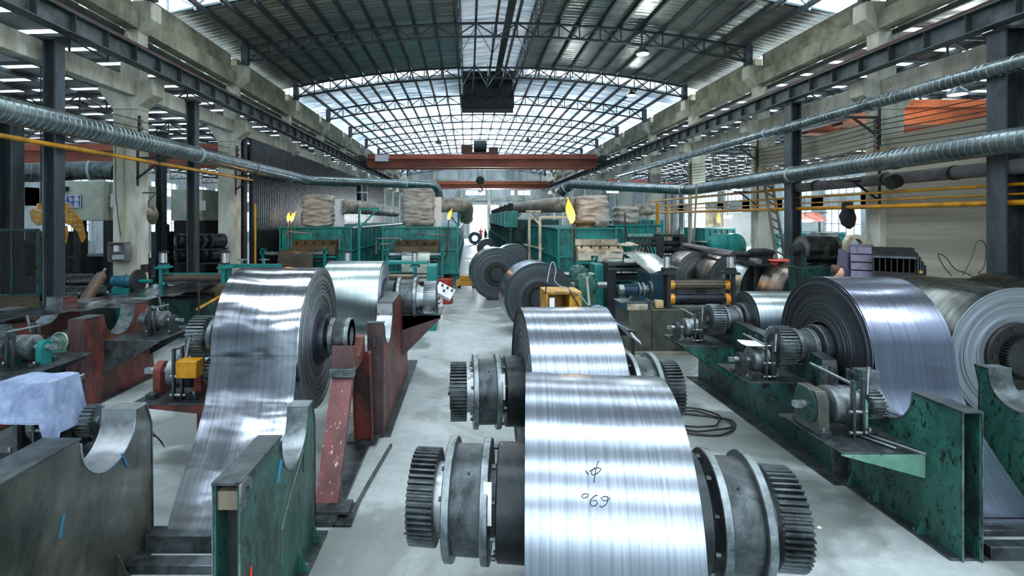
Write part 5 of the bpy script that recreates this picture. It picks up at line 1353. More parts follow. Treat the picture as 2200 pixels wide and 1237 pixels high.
mb = MB(); mb.tube([c+Vector((0, 0, .1)), c+Vector((-.1, 0, .6)), c+Vector((-.1, 0, 1.0))], .02, 6); mb.build('arm', M['steel_dark'], t)
mb = MB(); mb.tube([c+Vector((-.1, 0, 1.0)), c+Vector((-.16, -.1, -.2)), c+Vector((-.45, -.3, -c.z+.4))], .02, 6); mb.build('stay', M['wire'], t)
# second machine line behind: dark mill stand with rolls
t = thing('mill_stand', 'dark mill stand with two black rolls behind the row of coils', 'mill stand', (8.2, 20.5, 0))
for px in (1413, 1463):
    mb = MB(); mb.box(PX(px, 20.5)-.14, PX(px, 20.5)+.14, 20.2, 21, 0, PZ(508, 20.5)); mb.build('housing', M['steel_dark'], t, bevel=.02)
for py in (521, 535, ):
    mb = MB(); mb.cyl((PX(1415, 20.5), 20.4, PZ(py+2, 20.5)), (PX(1461, 20.5), 20.4, PZ(py+2, 20.5)), .12, n=20); mb.build('roll', M['roll_black'], t)
mb = MB(); mb.box(PX(1405, 20.5), PX(1470, 20.5), 20.1, 21.2, 0, 1.2); mb.build('bed', M['green_dark'], t, bevel=.02)
mb = MB(); mb.box(PX(1413, 20.5), PX(1463, 20.5), 20.3, 20.9, PZ(508, 20.5), PZ(503, 20.5)); mb.build('crosshead', M['steel_dark'], t)
for px in (1413, 1463): MB().cyl(P(px, 503, 20.6), P(px, 488, 20.6), .1, n=14).build('screw_down', M['iron_light'], t)
t = thing('valve_rack', 'row of small valves and pipes on a teal box behind the portal frame', 'valve rack', (6.8, 19.5, 0))
mb = MB(); mb.box(PX(1352, 19.5), PX(1404, 19.5), 19.2, 20, 0, PZ(530, 19.5)); mb.build('box', M['teal'], t, bevel=.01)
for k in range(5):
    x = PX(1356+10*k, 19.4); MB().cyl((x, 19.4, PZ(530, 19.4)), (x, 19.4, PZ(505, 19.4)), .05, n=10).build('valve_stem', M['pipe_grey'], t)
    MB().cyl((x, 19.4, PZ(508, 19.4)), (x, 19.4, PZ(502, 19.4)), .13, n=12).build('valve_head', M['green_pale'], t)
for z in (512, 522): MB().bar(P(1350, z, 19.3), P(1410, z, 19.3), .07, .07).build('rail', M['steel_dark'], t)
# orange-yellow box, cloths and vertical rod behind the second coil
c = P(1205, 640, 9.6)
t = thing('rope_guard_box', 'dirty yellow steel box open at the front, behind the second floor coil', 'box', (c.x, c.y, 0))
x0_, x1_, z0_, z1_ = PX(1168, 9.6), PX(1245, 9.6), .98, PZ(627, 9.6)
for a in ((x0_, x0_+.06, 9.4, 10.1, z0_, z1_), (PX(1219, 9.6), PX(1219, 9.6)+.06, 9.4, 10.1, z0_, z1_), (x0_, x1_, 9.4, 10.1, z1_-.02, z1_+.03), (x0_, x1_, 9.4, 10.1, z0_-.05, z0_), (x1_-.2, x1_, 9.42, 10.08, z0_, z1_-.03), (x0_, x1_, 10.08, 10.1, z0_, z1_)):
    mb = MB(); mb.box(*a); mb.build('plate', M['yellow_dirty'], t, bevel=.008)
mb = MB(); mb.box(x0_+.1, x1_-.1, 9.5, 10.0, 0, z0_-.05); mb.build('pedestal', M['steel_dark'], t)
tag(MB().tube(sm([c+Vector((-.33, -.3, .12)), c+Vector((-.28, -.3, .45)), c+Vector((-.05, -.2, .5)), c+Vector((.15, -.25, .1)), c+Vector((.3, -.3, -.15))]), .012, 6).build('cable', M['wire'], ang=60), 'thin black cable over the dirty yellow box', 'cable')
tag(MB().tube(sm([c+Vector((-.3, -.3, .3)), c+Vector((-.22, -.32, .75)), c+Vector((-.12, -.3, .55)), c+Vector((-.2, -.3, .3)), c+Vector((.25, -.25, .15)), c+Vector((.45, -.2, -.1))]), .010, 6).build('cable', M['cloth_light'], ang=60), 'thin pale cable looping above the dirty yellow box', 'cable')
q = MB(); q.ribbon([(9.30, z1_-.06), (9.31, z1_-.2), (9.30, z1_-.30)], x0_+.06, x0_+.15, .004); tag(q.build('paper_tag', M['paper']), 'white tag hanging on the dirty yellow box', 'tag')
def cloth(label, x0, x1, y0, y1, zf, mat, seed=0, n=16, amp=.05, name='cloth', cat='cloth'):
    mb = MB()
    for j in range(n+1):
        for i in range(n+1):
            x = x0+(x1-x0)*i/n; y = y0+(y1-y0)*j/n
            w = amp*mnoise.noise(Vector((x*4+seed, y*4, seed)))
            mb.v.append((x+w*.5, y, zf(i/n, j/n)+w))
    for j in range(n):
        for i in range(n): a = j*(n+1)+i; mb.f.append((a, a+1, a+n+2, a+n+1)); mb.m.append(0)
    k = len(mb.v); mb.v += [(a, b_, c_-.012) for a, b_, c_ in mb.v]; mb.f += [tuple(q+k for q in reversed(f_)) for f_ in mb.f]; mb.m = [0]*len(mb.f)
    o = mb.build(name, M[mat], ang=60); tag(o, label, cat); return o
t = thing('tool_bench', 'low dark bench between the yellow box and the machine table', 'bench', (2.6, 10.6, 0))
mb = MB(); mb.box(2.25, 3.25, 10.2, 11.2, .72, .8); mb.build('bench_top', M['steel_dark'], t)
for x in (2.3, 3.2):
    for y in (10.25, 11.15): MB().box(x-.03, x+.03, y-.03, y+.03, 0, .72).build('leg', M['steel_dark'], t)
cloth('blue-grey cloth heap on the bench behind the second floor coil', 2.2, 3.0, 10.3, 11.2, lambda u, v: .87+.32*math.sin(PI*u)*math.sin(PI*v), 'cloth_blue', 1, amp=.16)
cloth('navy work jacket dropped in front of the blue-grey heap', 2.3, 3.1, 9.95, 10.5, lambda u, v: .86+.2*math.sin(PI*u)*math.sin(PI*v), 'cloth_navy', 2, amp=.12)
cloth('pale rag sloping down right of the yellow box', 2.75, 3.2, 9.6, 10.2, lambda u, v: 1.0-.35*u+.05*v, 'cloth_light', 3, amp=.08)
pipe('thin upright steel rod standing behind the second floor coil', [P(1261, 594, 10.2), P(1266, 655, 10.15)], .022, 'cream_rust', 'rod', 'rod')

# ---- left roller table
D = 13.2
t = thing('machine_table', 'worn green machine base under the left roller stand', 'machine base', (-7, 13.8, 0))
mb = MB(); mb.box(PX(283, D), PX(468, D), D, 14.0, 0, PZ(643, D)); mb.build('bed', M['green'], t, bevel=.01)
mb = MB(); mb.box(PX(283, D)-.05, PX(468, D)+.05, D-.06, 14.02, PZ(643, D), PZ(643, D)+.04); mb.build('bed_top', M['steel_dark'], t)
roller_stand('teal roller stand with two brown rollers and white air cylinders, left', PX(337, D), PX(472, D), D+.3, PZ(643, D)+.04, PZ(598, D+.2), .12, 'teal_bright', 'roll_brown', 'roll_brown')
t = thing('electric_motor', 'blue electric motor driving a dark pulley, left of the left roller stand', 'motor', P(265, 605, D+.2))
mx = P(263, 604, D+.25)
mb = MB(); mb.cyl(mx+Vector((-.24, 0, 0)), mx+Vector((.05, 0, 0)), .13, n=24); mb.build('motor_body', M['blue_machine'], t)
for k in range(14):
    a = 2*PI*k/14; d_ = Vector((0, math.cos(a), math.sin(a))); mb = MB(); mb.bar(mx+Vector((-.2, 0, 0))+d_*.13, mx+Vector((.03, 0, 0))+d_*.13, .012, .03, d_); mb.build('fin', M['blue_machine'], t)
mb = MB(); mb.cyl(mx+Vector((.07, 0, 0)), mx+Vector((.11, 0, 0)), .17, n=20); mb.build('flange', M['blue_machine'], t)
mb = MB(); mb.lathe([(.12, .15), (.3, .17), (.32, .1)], 20, 'X', mx); mb.build('gearbox', M['blue_machine'], t)
mb = MB(); mb.cyl(mx+Vector((.36, 0, 0)), mx+Vector((.44, 0, 0)), .30, n=28); mb.build('pulley', M['steel_dark'], t)
mb = MB(); mb.cyl(mx+Vector((.3, 0, 0)), mx+Vector((.75, 0, 0)), .05, n=12); mb.build('shaft', M['teal_bright'], t)
mb = MB(); mb.box(mx.x-.15, mx.x+.3, mx.y-.2, mx.y+.2, mx.z-.28, mx.z-.16); mb.build('foot', M['teal_bright'], t)
mb = MB(); mb.box(mx.x-.2, mx.x+.35, mx.y-.25, mx.y+.25, 0, mx.z-.28); mb.build('pedestal', M['teal'], t)
# strip floating out of the roller stand towards the left edge
q = MB(); m_ = 26; 
pts = []
for k in range(m_):
    s = k/(m_-1); y = 14.2-7.4*s; pts.append((y, 1.28+.36*s-.14*math.sin(PI*s)+.02*math.sin(s*17)))
q.ribbon(pts, -8.0, -6.5, .004, 10, .06)
tag(q.build('steel_strip', M['strip_loose'], ang=60), 'thin bright strip running from the left roller stand out of the left edge', 'steel strip')
# frame & rods right of it (ochre bars)
for k, (pa, pb) in enumerate((((424, 664), (474, 636)), ((424, 701), (474, 676)))):
    pipe('%s ochre bar poking out left of the unwinding coil' % ('upper', 'lower')[k], [P(*pa, 10.8), P(*pb, 12.6)], .03, 'yellow', 'bar', 'bar')
pipe('thin upright rod in front of the green machine base', [P(427, 617, 10.8), P(427, 707, 10.8)], .02, 'steel_dark', 'rod', 'rod')
t = thing('machine_bracket', 'ochre-smeared bracket block left of the big unwinding coil', 'machine frame', (-5.4, 12.6, 0))
mb = MB(); mb.box(PX(466, 12.7), PX(520, 12.7), 12.6, 13.1, 0, PZ(612, 12.7)); mb.build('block', M['rusty'], t, bevel=.01)
# teal cross-beam bench behind the left coil and the middle one
def teal_bench(label, px0, px1, d, pz, second=True):
    t = thing('teal_frame', label, 'machine frame', (PX(px0, d), d, 0))
    z = PZ(pz, d)
    mb = MB(); mb.box(PX(px0, d), PX(px1, d), d-.1, d+.1, z-.1, z); mb.build('top_beam', M['teal_bright'], t)
    for px in (px0+6, px1-6):
        mb = MB(); mb.box(PX(px, d)-.05, PX(px, d)+.05, d-.1, d+.1, 0, z-.1); mb.build('leg', M['teal'], t)
    for px in (px0+(px1-px0)*.3, px0+(px1-px0)*.7):
        handwheel(t, (PX(px, d), d, z+.12), .13, 'Z', M['iron_light']); MB().cyl((PX(px, d), d, z), (PX(px, d), d, z+.12), .02, n=8).build('spindle', M['iron_light'], t)
teal_bench('teal cross-beam with two small handwheels behind the left unwinding coil', 485, 603, 14.5, 567)
D = 14.2
roller_stand('teal roller stand with brown roller and air cylinders behind the satin coil', PX(742, D), PX(889, D), D+.3, 0, PZ(594, D+.2), .13, 'teal_bright', 'roll_brown', 'roll_brown')
t = thing('machine_table', 'teal base box and side panel behind the satin coil gear', 'machine base', (-1.6, 14.6, 0))
mb = MB(); mb.box(PX(918, D), PX(938, D), D-.2, 14.9, 0, PZ(570, D)); mb.build('side_panel', M['teal_bright'], t, bevel=.01)
for py in (588, 596, 606, 616):
    mb = MB(); mb.bar(P(890, py, D), P(924, py, D), .04, .04); mb.build('rod', M['steel_dark'], t)
mb = MB(); mb.box(PX(830, D), PX(918, D), D+.1, 14.9, PZ(568, D), PZ(563, D)); mb.build('top_beam', M['teal_bright'], t)
mb = MB(); mb.box(PX(890, D), PX(920, D), D, 14.9, 0, .8); mb.build('lower_box', M['teal'], t)
def text_mesh(name, cu):
    tmp = bpy.data.objects.new('tmp', cu); COL.objects.link(tmp); bpy.context.view_layer.update()
    me = bpy.data.meshes.new_from_object(tmp.evaluated_get(bpy.context.evaluated_depsgraph_get())); me.materials.clear()
    bpy.data.objects.remove(tmp); me.name = name
    return bpy.data.objects.new(name, me)
# ================================================================== spiral ducts
def duct(label, pts, r, mat='galv', pitch=.14, clamps=3, name='spiral_duct', bands=True):
    """round sheet duct with raised spiral seam, corners eased"""
    P_ = [Vector(p) for p in pts]; t = thing(name, label, 'duct', P_[0])
    path = []
    for a, b_ in zip(P_, P_[1:]):
        k = max(2, int((b_-a).length/.25)); path += [a.lerp(b_, i/k) for i in range(k)]
    path.append(P_[-1])
    if len(P_) > 2:
        for _ in range(4): path = [path[0]]+[(path[i-1]+path[i]*2+path[i+1])/4 for i in range(1, len(path)-1)]+[path[-1]]
    mb = MB(); mb.tube(path, r, 22); mb.build('duct_shell', M[mat], t, ang=50)
    # seam
    L = [0]
    for a, b_ in zip(path, path[1:]): L.append(L[-1]+(b_-a).length)
    tot = L[-1]; dense = min(tot, 26); turns = int(dense/pitch); seam = []; per = 12
    j = 0; d0 = None; prev = None
    for k in range(turns*per):
        s = k/(turns*per)*dense
        while j < len(L)-2 and L[j+1] < s: j += 1
        a, b_ = path[j], path[j+1]; p = a.lerp(b_, (s-L[j])/max(1e-6, L[j+1]-L[j])); d = (b_-a).normalized()
        u = d.cross(Vector((0, 0, 1))).normalized(); v = u.cross(d)
        an = 2*PI*k/per; seam.append(p+(u*math.cos(an)+v*math.sin(an))*(r+.004))
    mb = MB(); mb.tube(seam, .009, 4); mb.build('spiral_seam', M['edge'] if mat == 'galv' else M['iron_light'], t)
    for k in range(clamps):
        s = tot*(k+.6)/(clamps+.4); j = max(i for i in range(len(L)-1) if L[i] <= s)
        p = path[j].lerp(path[j+1], .5); d = (path[j+1]-path[j]).normalized()
        mb = MB(); mb.cyl(p-d*.04, p+d*.04, r+.022, n=24, cap=True); mb.build('joint_band', M['iron_light'] if k % 2 else M['frame_blue'], t)
    return t
duct('galvanised spiral duct sweeping along the left columns, crossing to the middle-left furnace',
     [(-8.3, 5.5, 4.93), (-8.3, 9.4, 4.93), (-8.3, 27.2, 4.93), (-1.75, 31.0, 4.93), (-1.72, 31.1, 4.2), (-1.72, 31.1, 3.6)], .235, 'galv', .16, 7)
duct('thin galvanised spiral duct high along the right row of columns', [(10.42, 6, 5.95), (10.42, 36.5, 5.95)], .15, 'galv', .15, 6)
duct('larger galvanised spiral duct lower along the right row, bending left over the right furnace', [(10.2, 6, 4.42), (10.2, 9.7, 4.45), (10.2, 24.2, 4.28), (5.9, 30.5, 4.95)], .235, 'galv', .16, 6)
duct('short galvanised elbow duct by the left tip of the crossing duct, over the aisle', [(PX(1225, 31), 31, PZ(400, 31)), (PX(1210, 31), 31.3, PZ(404, 31)), (PX(1206, 31), 31.4, PZ(416, 31))], .28, 'duct_dark', .16, 1)
duct('dark sooty round duct in the left aisle above the pale housing', [P(-20, 372, 17), P(120, 370, 18), P(205, 364, 18.5), P(250, 368, 18.5)], .32, 'duct_dark', .2, 3)
duct('upright ribbed duct on the left furnace behind the pipe bracket', [P(778, 398, 27.5), P(778, 440, 27.5)], .26, 'duct_dark', .14, 1)
duct('upright grey duct between columns at the right, far', [P(1408, 375, 29.5), P(1408, 405, 29.5)], .3, 'pipe_grey', .2, 0)
# grey smooth pipe with elbow under the large right duct
t = thing('round_pipe', 'smooth grey pipe hung under the large right duct, ending in a black flange', 'pipe', (10.8, 12, 4.1))
mb = MB(); mb.cyl((10.75, 6, 4.02), (10.75, 17.2, 3.98), .15, n=20); mb.build('pipe_body', M['pipe_grey'], t)
for y in (9.3, 11.6, 13.5, 16.2):
    mb = MB(); mb.cyl((10.75, y, 4.0), (10.75, y+.07, 4.0), .165, n=20); mb.build('strap', M['black'], t)
mb = MB(); mb.cyl((10.6, 13.0, 3.93), (10.4, 13.0, 3.85), .17, n=18); mb.build('side_flange', M['black'], t)
# brackets from columns carrying the ducts
for s, y, z, lab in ((-1, 14.3, 4.62, 'dark duct bracket on the nearest visible left column'), (-1, 20.3, 4.62, 'dark duct bracket on the second visible left column'),
                     (1, 14.3, 4.0, 'dark duct bracket on the nearest visible right column, lower duct'), (1, 20.3, 4.0, 'dark duct bracket on the second visible right column, lower duct'),
                     (1, 14.3, 5.72, 'dark duct bracket on the nearest visible right column, thin duct'), (1, 20.3, 5.72, 'dark duct bracket on the second visible right column, thin duct')):
    xi = XC+s*10.06; t = thing('duct_bracket', lab, 'bracket', (xi, y-.06, z)); xt = xi-s*.95
    mb = MB(); mb.bar((xi, y-.06, z), (xt, y-.06, z), .06, .06); mb.build('arm', M['steel_dark'], t)
    mb = MB(); mb.bar((xi, y-.06, z-.55), (xt+s*.2, y-.06, z), .05, .05); mb.build('strut', M['steel_dark'], t)
    mb = MB(); mb.bar((xi-s*.02, y-.06, z-.75), (xi-s*.02, y-.06, z+.45), .05, .05); mb.build('back_bar', M['steel_dark'], t)
# yellow gas pipes
pipe('long yellow gas pipe along the left columns', [(-8.42, 4, 4.48), (-8.42, 20.4, 4.48)], .05, 'yellow')
for k, (z, r, lab) in enumerate(((3.98, .055, 'uppermost'), (3.66, .035, 'second from the top'), (3.47, .022, 'thin third'), (3.30, .06, 'lowest and thickest'))):
    pipe('%s of the four yellow pipes along the right row' % lab, [(10.75, 5, z), (10.75, 31, z)], r, 'yellow')
for px, w in ((1413, .09), (1436, .05)):
    pipe('upright yellow standpipe %s behind the mill stand' % ('thicker, left,' if px == 1413 else 'thinner, right,'), [P(px, 436, 24.5), (PX(px, 24.5), 24.5, 0)], w, 'yellow')
pipe('upright yellow pipe on the black corrugated sheeting', [(-8.75, 21.55, 0), (-8.75, 21.55, 3.6)], .05, 'yellow')
for px, y0_, y1_ in ((1534, 300, 380), (1578, 310, 385), (1453, 360, 395)):
    pipe('thin upright hanger rod, %s, between right columns' % {1534: 'middle one', 1578: 'right one', 1453: 'left one'}[px], [(11.3, 11.3*FPX/(px-VX), 6.4), (11.3, 11.3*FPX/(px-VX), PZ(y1_, 11.3*FPX/(px-VX)))], .02, 'pipe_grey', 'hanger_rod', 'rod')
pipe('thin upright pole before the row of coils', [P(1497, 395, 20), P(1490, 540, 20)], .035, 'pipe_grey', 'pole', 'pole')
# cables on insulators
for s, zs, lab in ((-1, (5.62, 5.42, 5.25, 5.1), 'left'), (1, (5.62, 5.5, 5.36, 5.22, 5.08, 4.95, 4.82), 'right')):
    for k, z in enumerate(zs):
        pts = []
        ys = [4]+BAY[1:(7 if s > 0 else 3)]
        for a, b_ in zip(ys, ys[1:]): pts += bez((XC+s*9.95, a, z), (XC+s*9.95, b_, z), .06+.02*(k % 3), 8)[:-1]
        tag(MB().tube(pts, .012, 5).build('power_cable', M['wire' if k != 6 else 'yellow'], ang=60), 'black power cable along the %s columns, %s from the top' % (lab, nth(k+1)) if k != 6 else 'yellow cable strung lowest along the right row of columns', 'cable', 'power cables along the %s columns' % lab if k != 6 else None)
    for i, y in enumerate(BAY[1:(5 if s > 0 else 3)]):
        t = thing('insulator_rack', 'rack of black ribbed insulators on the %s column, %s from the camera' % (lab, ordn[i]), 'insulator rack', (XC+s*10.02, y, 5))
        mb = MB(); mb.box(XC+s*10.0-.03, XC+s*10.0+.03, y-.08, y-.02, zs[-1]-.15, zs[0]+.15); mb.build('rack_bar', M['steel_dark'], t)
        for z in zs:
            mb = MB(); mb.lathe([(-.05, .03), (-.04, .055), (-.01, .055), (0, .03), (.01, .055), (.04, .055), (.05, .03)], 10, 'Z', (XC+s*9.95, y-.06, z)); mb.build('insulator', M['roll_brown'], t)
# leaning timber and ladder right of second column
t = thing('lattice_mast', 'leaning rusty lattice strip between the right columns', 'mast', (8.6, 17, 0))
a, b_ = P(1637, 360, 18.6), P(1672, 575, 18.4); a2, b2 = a+Vector((.28, 0, 0)), b_+Vector((.28, 0, 0))
for p, q_ in ((a, b_), (a2, b2)):
    mb = MB(); mb.bar(p, q_, .07, .07); mb.build('rail', M['wood_grey'], t)
for k in range(12):
    mb = MB(); mb.bar(a.lerp(b_, k/12), a2.lerp(b2, (k+.6)/12), .05, .04); mb.build('rung', M['rusty'], t)
b_ = P(1672, 575, 18.4)
mb = MB(); mb.bar(b_, (b_.x+.15, b_.y, 0), .07, .07); mb.build('foot', M['wood_grey'], t)
# grey pipes lying on trestles
for k, (a, b_) in enumerate(((P(1470, 526, 19.6), P(1640, 556, 14.6)), (P(1484, 531, 19.5), P(1630, 562, 14.4)))):
    pipe('%s long grey pipe lying above the row of coils' % ('upper', 'lower')[k], [a, b_], .085, 'pipe_grey', 'round_bar', 'pipe', 14)
t = thing('pipe_trestle', 'dark trestle under the long grey pipes', 'trestle', (8.0, 16, 0))
for px, d, py in ((1476, 19.3, 536), (1632, 14.5, 570)):
    mb = MB(); p = P(px, py, d); mb.box(p.x-.05, p.x+.05, p.y+.1, p.y+.2, 0, p.z+.1); mb.build('leg', M['steel_dark'], t)
    mb = MB(); mb.box(p.x-.3, p.x+.3, p.y-.2, p.y+.3, p.z-.0, p.z+.06); mb.build('cap', M['steel_dark'], t)
def heap(label, px0, px1, d, py_top, py_bot, mat, seed, dz=.3, dy=.5, name='work_jacket', cat='clothing'):
    x0, x1 = PX(px0, d), PX(px1, d)
    o = crumpled_box(x0, x1, d, d+dy, PZ(py_bot, d), PZ(py_top, d), .07, 3, seed, 12).build(name, M[mat], ang=60); tag(o, label, cat); return o
heap('dark work jacket thrown over the grey pipes, left one', 1590, 1632, 14.8, 541, 558, 'cloth_black', 1)
heap('bulky dark work jacket heaped on the grey pipes, right one', 1628, 1668, 14.5, 534, 568, 'cloth_black', 2)
heap('small red cloth on the grey pipe end', 1665, 1701, 14.2, 557, 568, 'cloth_red', 3, name='cloth', cat='cloth')
x0, x1, zt, zb_ = PX(1806, 15.0), PX(1834, 15.0), PZ(434, 15.0), PZ(492, 15.0)
prof = [(x0+.07, zt), (x1-.06, zt), (x1-.02, zt-.2), (x1+.02, zt-.45), (x1, zb_+.1), (x1-.1, zb_), (x0+.18, zb_+.02), (x0+.04, zb_+.13), (x0, zt-.4), (x0+.05, zt-.2)]
mb = MB(); n_ = len(prof)
for j, (yy, sc_) in enumerate(((14.9, .72), (14.94, 1), (15.04, 1), (15.1, .8))):
    cx_ = (x0+x1)/2; cz_ = (zt+zb_)/2
    mb.v += [(cx_+(a-cx_)*sc_+.02*math.sin(i*2.3), yy+.02*math.sin(i*1.7), cz_+(b_-cz_)*sc_) for i, (a, b_) in enumerate(prof)]
for j in range(3): mb.f += [(j*n_+i, j*n_+(i+1) % n_, (j+1)*n_+(i+1) % n_, (j+1)*n_+i) for i in range(n_)]
mb.f += [tuple(range(n_-1, -1, -1)), tuple(range(3*n_, 4*n_))]; mb.m = [0]*len(mb.f)
tag(mb.build('work_jacket', M['cloth_black'], ang=60), 'black jacket hanging by the yellow pipes in front of the far windows', 'clothing')

# ================================================================== right background clutter
def small_coil(label, c, rz, w, R, mats, seed, rin=.16):
    t = local_thing('steel_coil', label, 'steel coil', c, rz)
    coil_mesh(MB(), w, R, rin, seed, 12, .006).build('wound_strip', mats, t, ang=25); 
    mb = MB(); mb.cyl((-w/2-.25, 0, 0), (w/2+.25, 0, 0), rin*.9, n=18); mb.build('mandrel', M['steel_dark'], t); return t
c = P(1752, 536, 13.0)
small_coil('grey coil on a green cradle left of the bellows covers', c, 0, .72, .34, [M['strip_dark'], M['side']], 51)
t = thing('coil_cradle', 'dark green cradle box under the grey coil, right background', 'cradle', (c.x, c.y, 0))
mb = MB(); mb.box(c.x-.5, c.x+.5, c.y-.3, c.y+.3, 0, c.z-.42); mb.build('cradle_box', M['green_dark'], t, bevel=.01)
for x in (c.x-.46, c.x+.42):
    mb = MB(); mb.prism([(c.y-.3, c.z-.42), (c.y-.3, c.z-.15), (c.y-.18, c.z-.15)]+arc(c.y, c.z, .18, 200, 340, 8)+[(c.y+.18, c.z-.15), (c.y+.3, c.z-.15), (c.y+.3, c.z-.42)], x, x+.05); mb.build('cradle_plate', M['green_dark'], t)
c2 = P(1800, 533, 14.2); small_coil('pale-sided coil behind the grey coil on the cradle', c2+Vector((0, .6, 0)), 0, .5, .42, [M['strip_satin'], M['side_light']], 52)
q = MB(); q.box(c2.x-.4, c2.x+.4, c2.y+.3, c2.y+.9, 0, c2.z-.4); tag(q.build('cradle_block', M['green_dark']), 'dark block under the pale-sided coil', 'pedestal')
# drive guard wheel and bellows
t = thing('wheel_guard', 'cream curved belt guard standing above the purple bellows', 'guard', (PX(1833, 12.3), 12.5, 0))
c = P(1834, 525, 12.4)
mb = MB(); mb.ribbon([(0, 0)], 0, 0, .01) if False else None
pts = [(c.x+.24*math.cos(a)*1, c.z+.24*math.sin(a)) for a in [math.radians(k*12) for k in range(0, 16)]]
pin = [(c.x+.14*math.cos(a)*1, c.z+.14*math.sin(a)) for a in [math.radians(k*12) for k in range(15, -1, -1)]]
mb = MB(); mb.prism(pts+pin, 12.3, 12.45, 'Y'); mb.build('guard_arc', M['cream_rust'], t)
mb = MB(); mb.box(c.x-.24, c.x-.16, 12.3, 12.45, 0, c.z); mb.build('guard_leg', M['cream_rust'], t)
t = thing('bellows_cover', 'purple-grey folded sheet covers stacked by the block wall', 'sheet cover', (PX(1862, 11.2), 11.3, 0))
for k in range(6):
    x0 = PX(1822, 11)+.05*k; z0 = 1.62+.1*k
    mb = MB(); a = Vector((x0, 11.0, 1.5)); 
    p0 = P(1822, 585-3*k, 11); 
    mb.prism([(PX(1816+4*k, 11), 1.72), (PX(1822+3*k, 11), PZ(536, 11)-.015*k), (PX(1822+3*k, 11)+.10, PZ(536, 11)-.015*k), (PX(1850, 11), 1.78)], 10.95+.03*k, 11.0+.03*k, 'Y'); mb.build('fold', M['purple_sheet'], t)
for k in range(4):
    z1 = PZ(528, 11.2)-.16*k
    mb = MB(); mb.prism([(11.05-.12*k, z1-.02), (11.5, z1+.02), (11.5, z1-.12), (10.98-.12*k, z1-.16)], PX(1848, 11), PX(1900, 11)); mb.build('cover_leaf', M['purple_sheet'], t, bevel=.006)
mb = MB(); mb.box(PX(1820, 11), PX(1900, 11), 11.0, 11.6, 0, 1.75); mb.build('base_box', M['steel_dark'], t)
t.rotation_euler = (0, 0, math.radians(-34)); t.scale = (.82, 1, 1)
t = thing('sheet_crate', 'black open crate of stacked plates, dark lid ajar, by the block wall', 'crate', (PX(1950, 10.2), 10.3, 0))
x0, x1 = PX(1903, 10), PX(1992, 10); zt = PZ(538, 10); zb_ = PZ(588, 10)
mb = MB(); mb.box(x0, x1, 10.1, 10.6, zb_-.1, zb_); mb.build('crate_floor', M['black'], t)
mb = MB(); mb.box(x0, x1, 10.55, 10.6, zb_, zt-.05); mb.build('crate_back', M['black'], t)
for k in range(8):
    x = x0+(x1-x0)*k/7.; mb = MB(); mb.box(x-.012, x+.012, 10.05, 10.55, zb_, zt-.1); mb.build('divider', M['black'], t)
mb = MB(); mb.prism([(10.0, zt-.16), (10.02, zt-.12), (10.6, zt+.03), (10.6, zt-.02)], x0-.03, x1+.02); mb.build('lid', M['black_gloss'], t)
mb = MB(); mb.prism([(9.98, zb_), (10.02, zb_+.02), (10.02, zb_-.1), (9.98, zb_-.1)], x0, x1); mb.build('front_lip', M['black'], t)
for k in range(4):
    mb = MB(); xx = x1+.03+.05*k; mb.box(xx, xx+.025, 10.0+.04*k, 10.6, zb_-.1, zt-.08*k-.05); mb.build('leaning_plate', M['steel_post'], t)
mb = MB(); mb.box(x0+.1, x1+.2, 10.05, 10.6, 0, zb_-.1); mb.build('crate_stand', M['steel_dark'], t)
mb = MB(); mb.box(x1+.06, x1+.12, 9.97, 10.0, zb_+.02, zb_+.07); mb.build('yellow_sticker', M['yellow'], t)
t.rotation_euler = (0, 0, math.radians(-36)); t.scale = (.8, 1, 1)
for k, (dx, dz, lab) in enumerate(((0, 0, 'left loop of wire sticking up by the block wall'), (.35, .25, 'right tall loop of wire sticking up by the block wall'))):
    a = P(2045, 592, 9.9)+Vector((dx*.6, 0, 0))
    tag(MB().tube(sm([a, a+Vector((-.15+dx, 0, .15+dz)), a+Vector((-.3+dx*1.6, 0, .45+dz)), a+Vector((-.1+dx*1.6, 0, .35+dz)), a+Vector((.05+dx, 0, .1)), a+Vector((.3, .05, .06)), a+Vector((.6, .1, -.1))]), .008, 5).build('wire_loop', M['wire'], ang=60), lab, 'wire')
t = thing('cable_shelf', 'dark low bench along the block wall beyond the far right coil', 'bench', (9.5, 10.2, 0))
mb = MB(); mb.box(9.0, 11.1, 9.75, 10.5, 1.72, 1.80); mb.build('bench_top', M['steel_dark'], t)
for x in (9.1, 11.0): MB().box(x-.04, x+.04, 9.8, 10.4, 0, 1.72).build('leg', M['steel_dark'], t)

# aisle beyond the right columns: teal machines, red tarp, bright work lamp, brick panel
def box_thing(name, label, cat, x0, x1, y0, y1, z0, z1, mat, bev=.01, extra=None):
    t = thing(name, label, cat, ((x0+x1)/2, (y0+y1)/2, z0))
    mb = MB(); mb.box(x0, x1, y0, y1, z0, z1); mb.build('body', M[mat], t, bevel=bev)
    if extra: extra(t, x0, x1, y0, y1, z0, z1)
    return t
def ribs(t, x0, x1, y0, y1, z0, z1, n=5, mat='teal_bright'):
    for k in range(n+1):
        x = x0+(x1-x0)*k/n; mb = MB(); mb.box(x-.04, x+.04, y0-.05, y0, z0, z1); mb.build('rib', M[mat], t)
    mb = MB(); mb.box(x0, x1, y0-.06, y0, z1-.08, z1); mb.build('rail', M[mat], t)
D = 25
box_thing('annealing_furnace', 'teal machine box under the far small flame, right aisle', 'machine', PX(1515, D), PX(1578, D), D, D+2.5, 0, PZ(490, D), 'teal', extra=ribs)
D = 23
box_thing('rolling_machine', 'dark teal machine bed between the second and third right columns', 'machine', PX(1510, D), PX(1600, D), D, D+1.2, 0, PZ(520, D), 'green_dark', extra=lambda *a: ribs(*a, mat='green'))
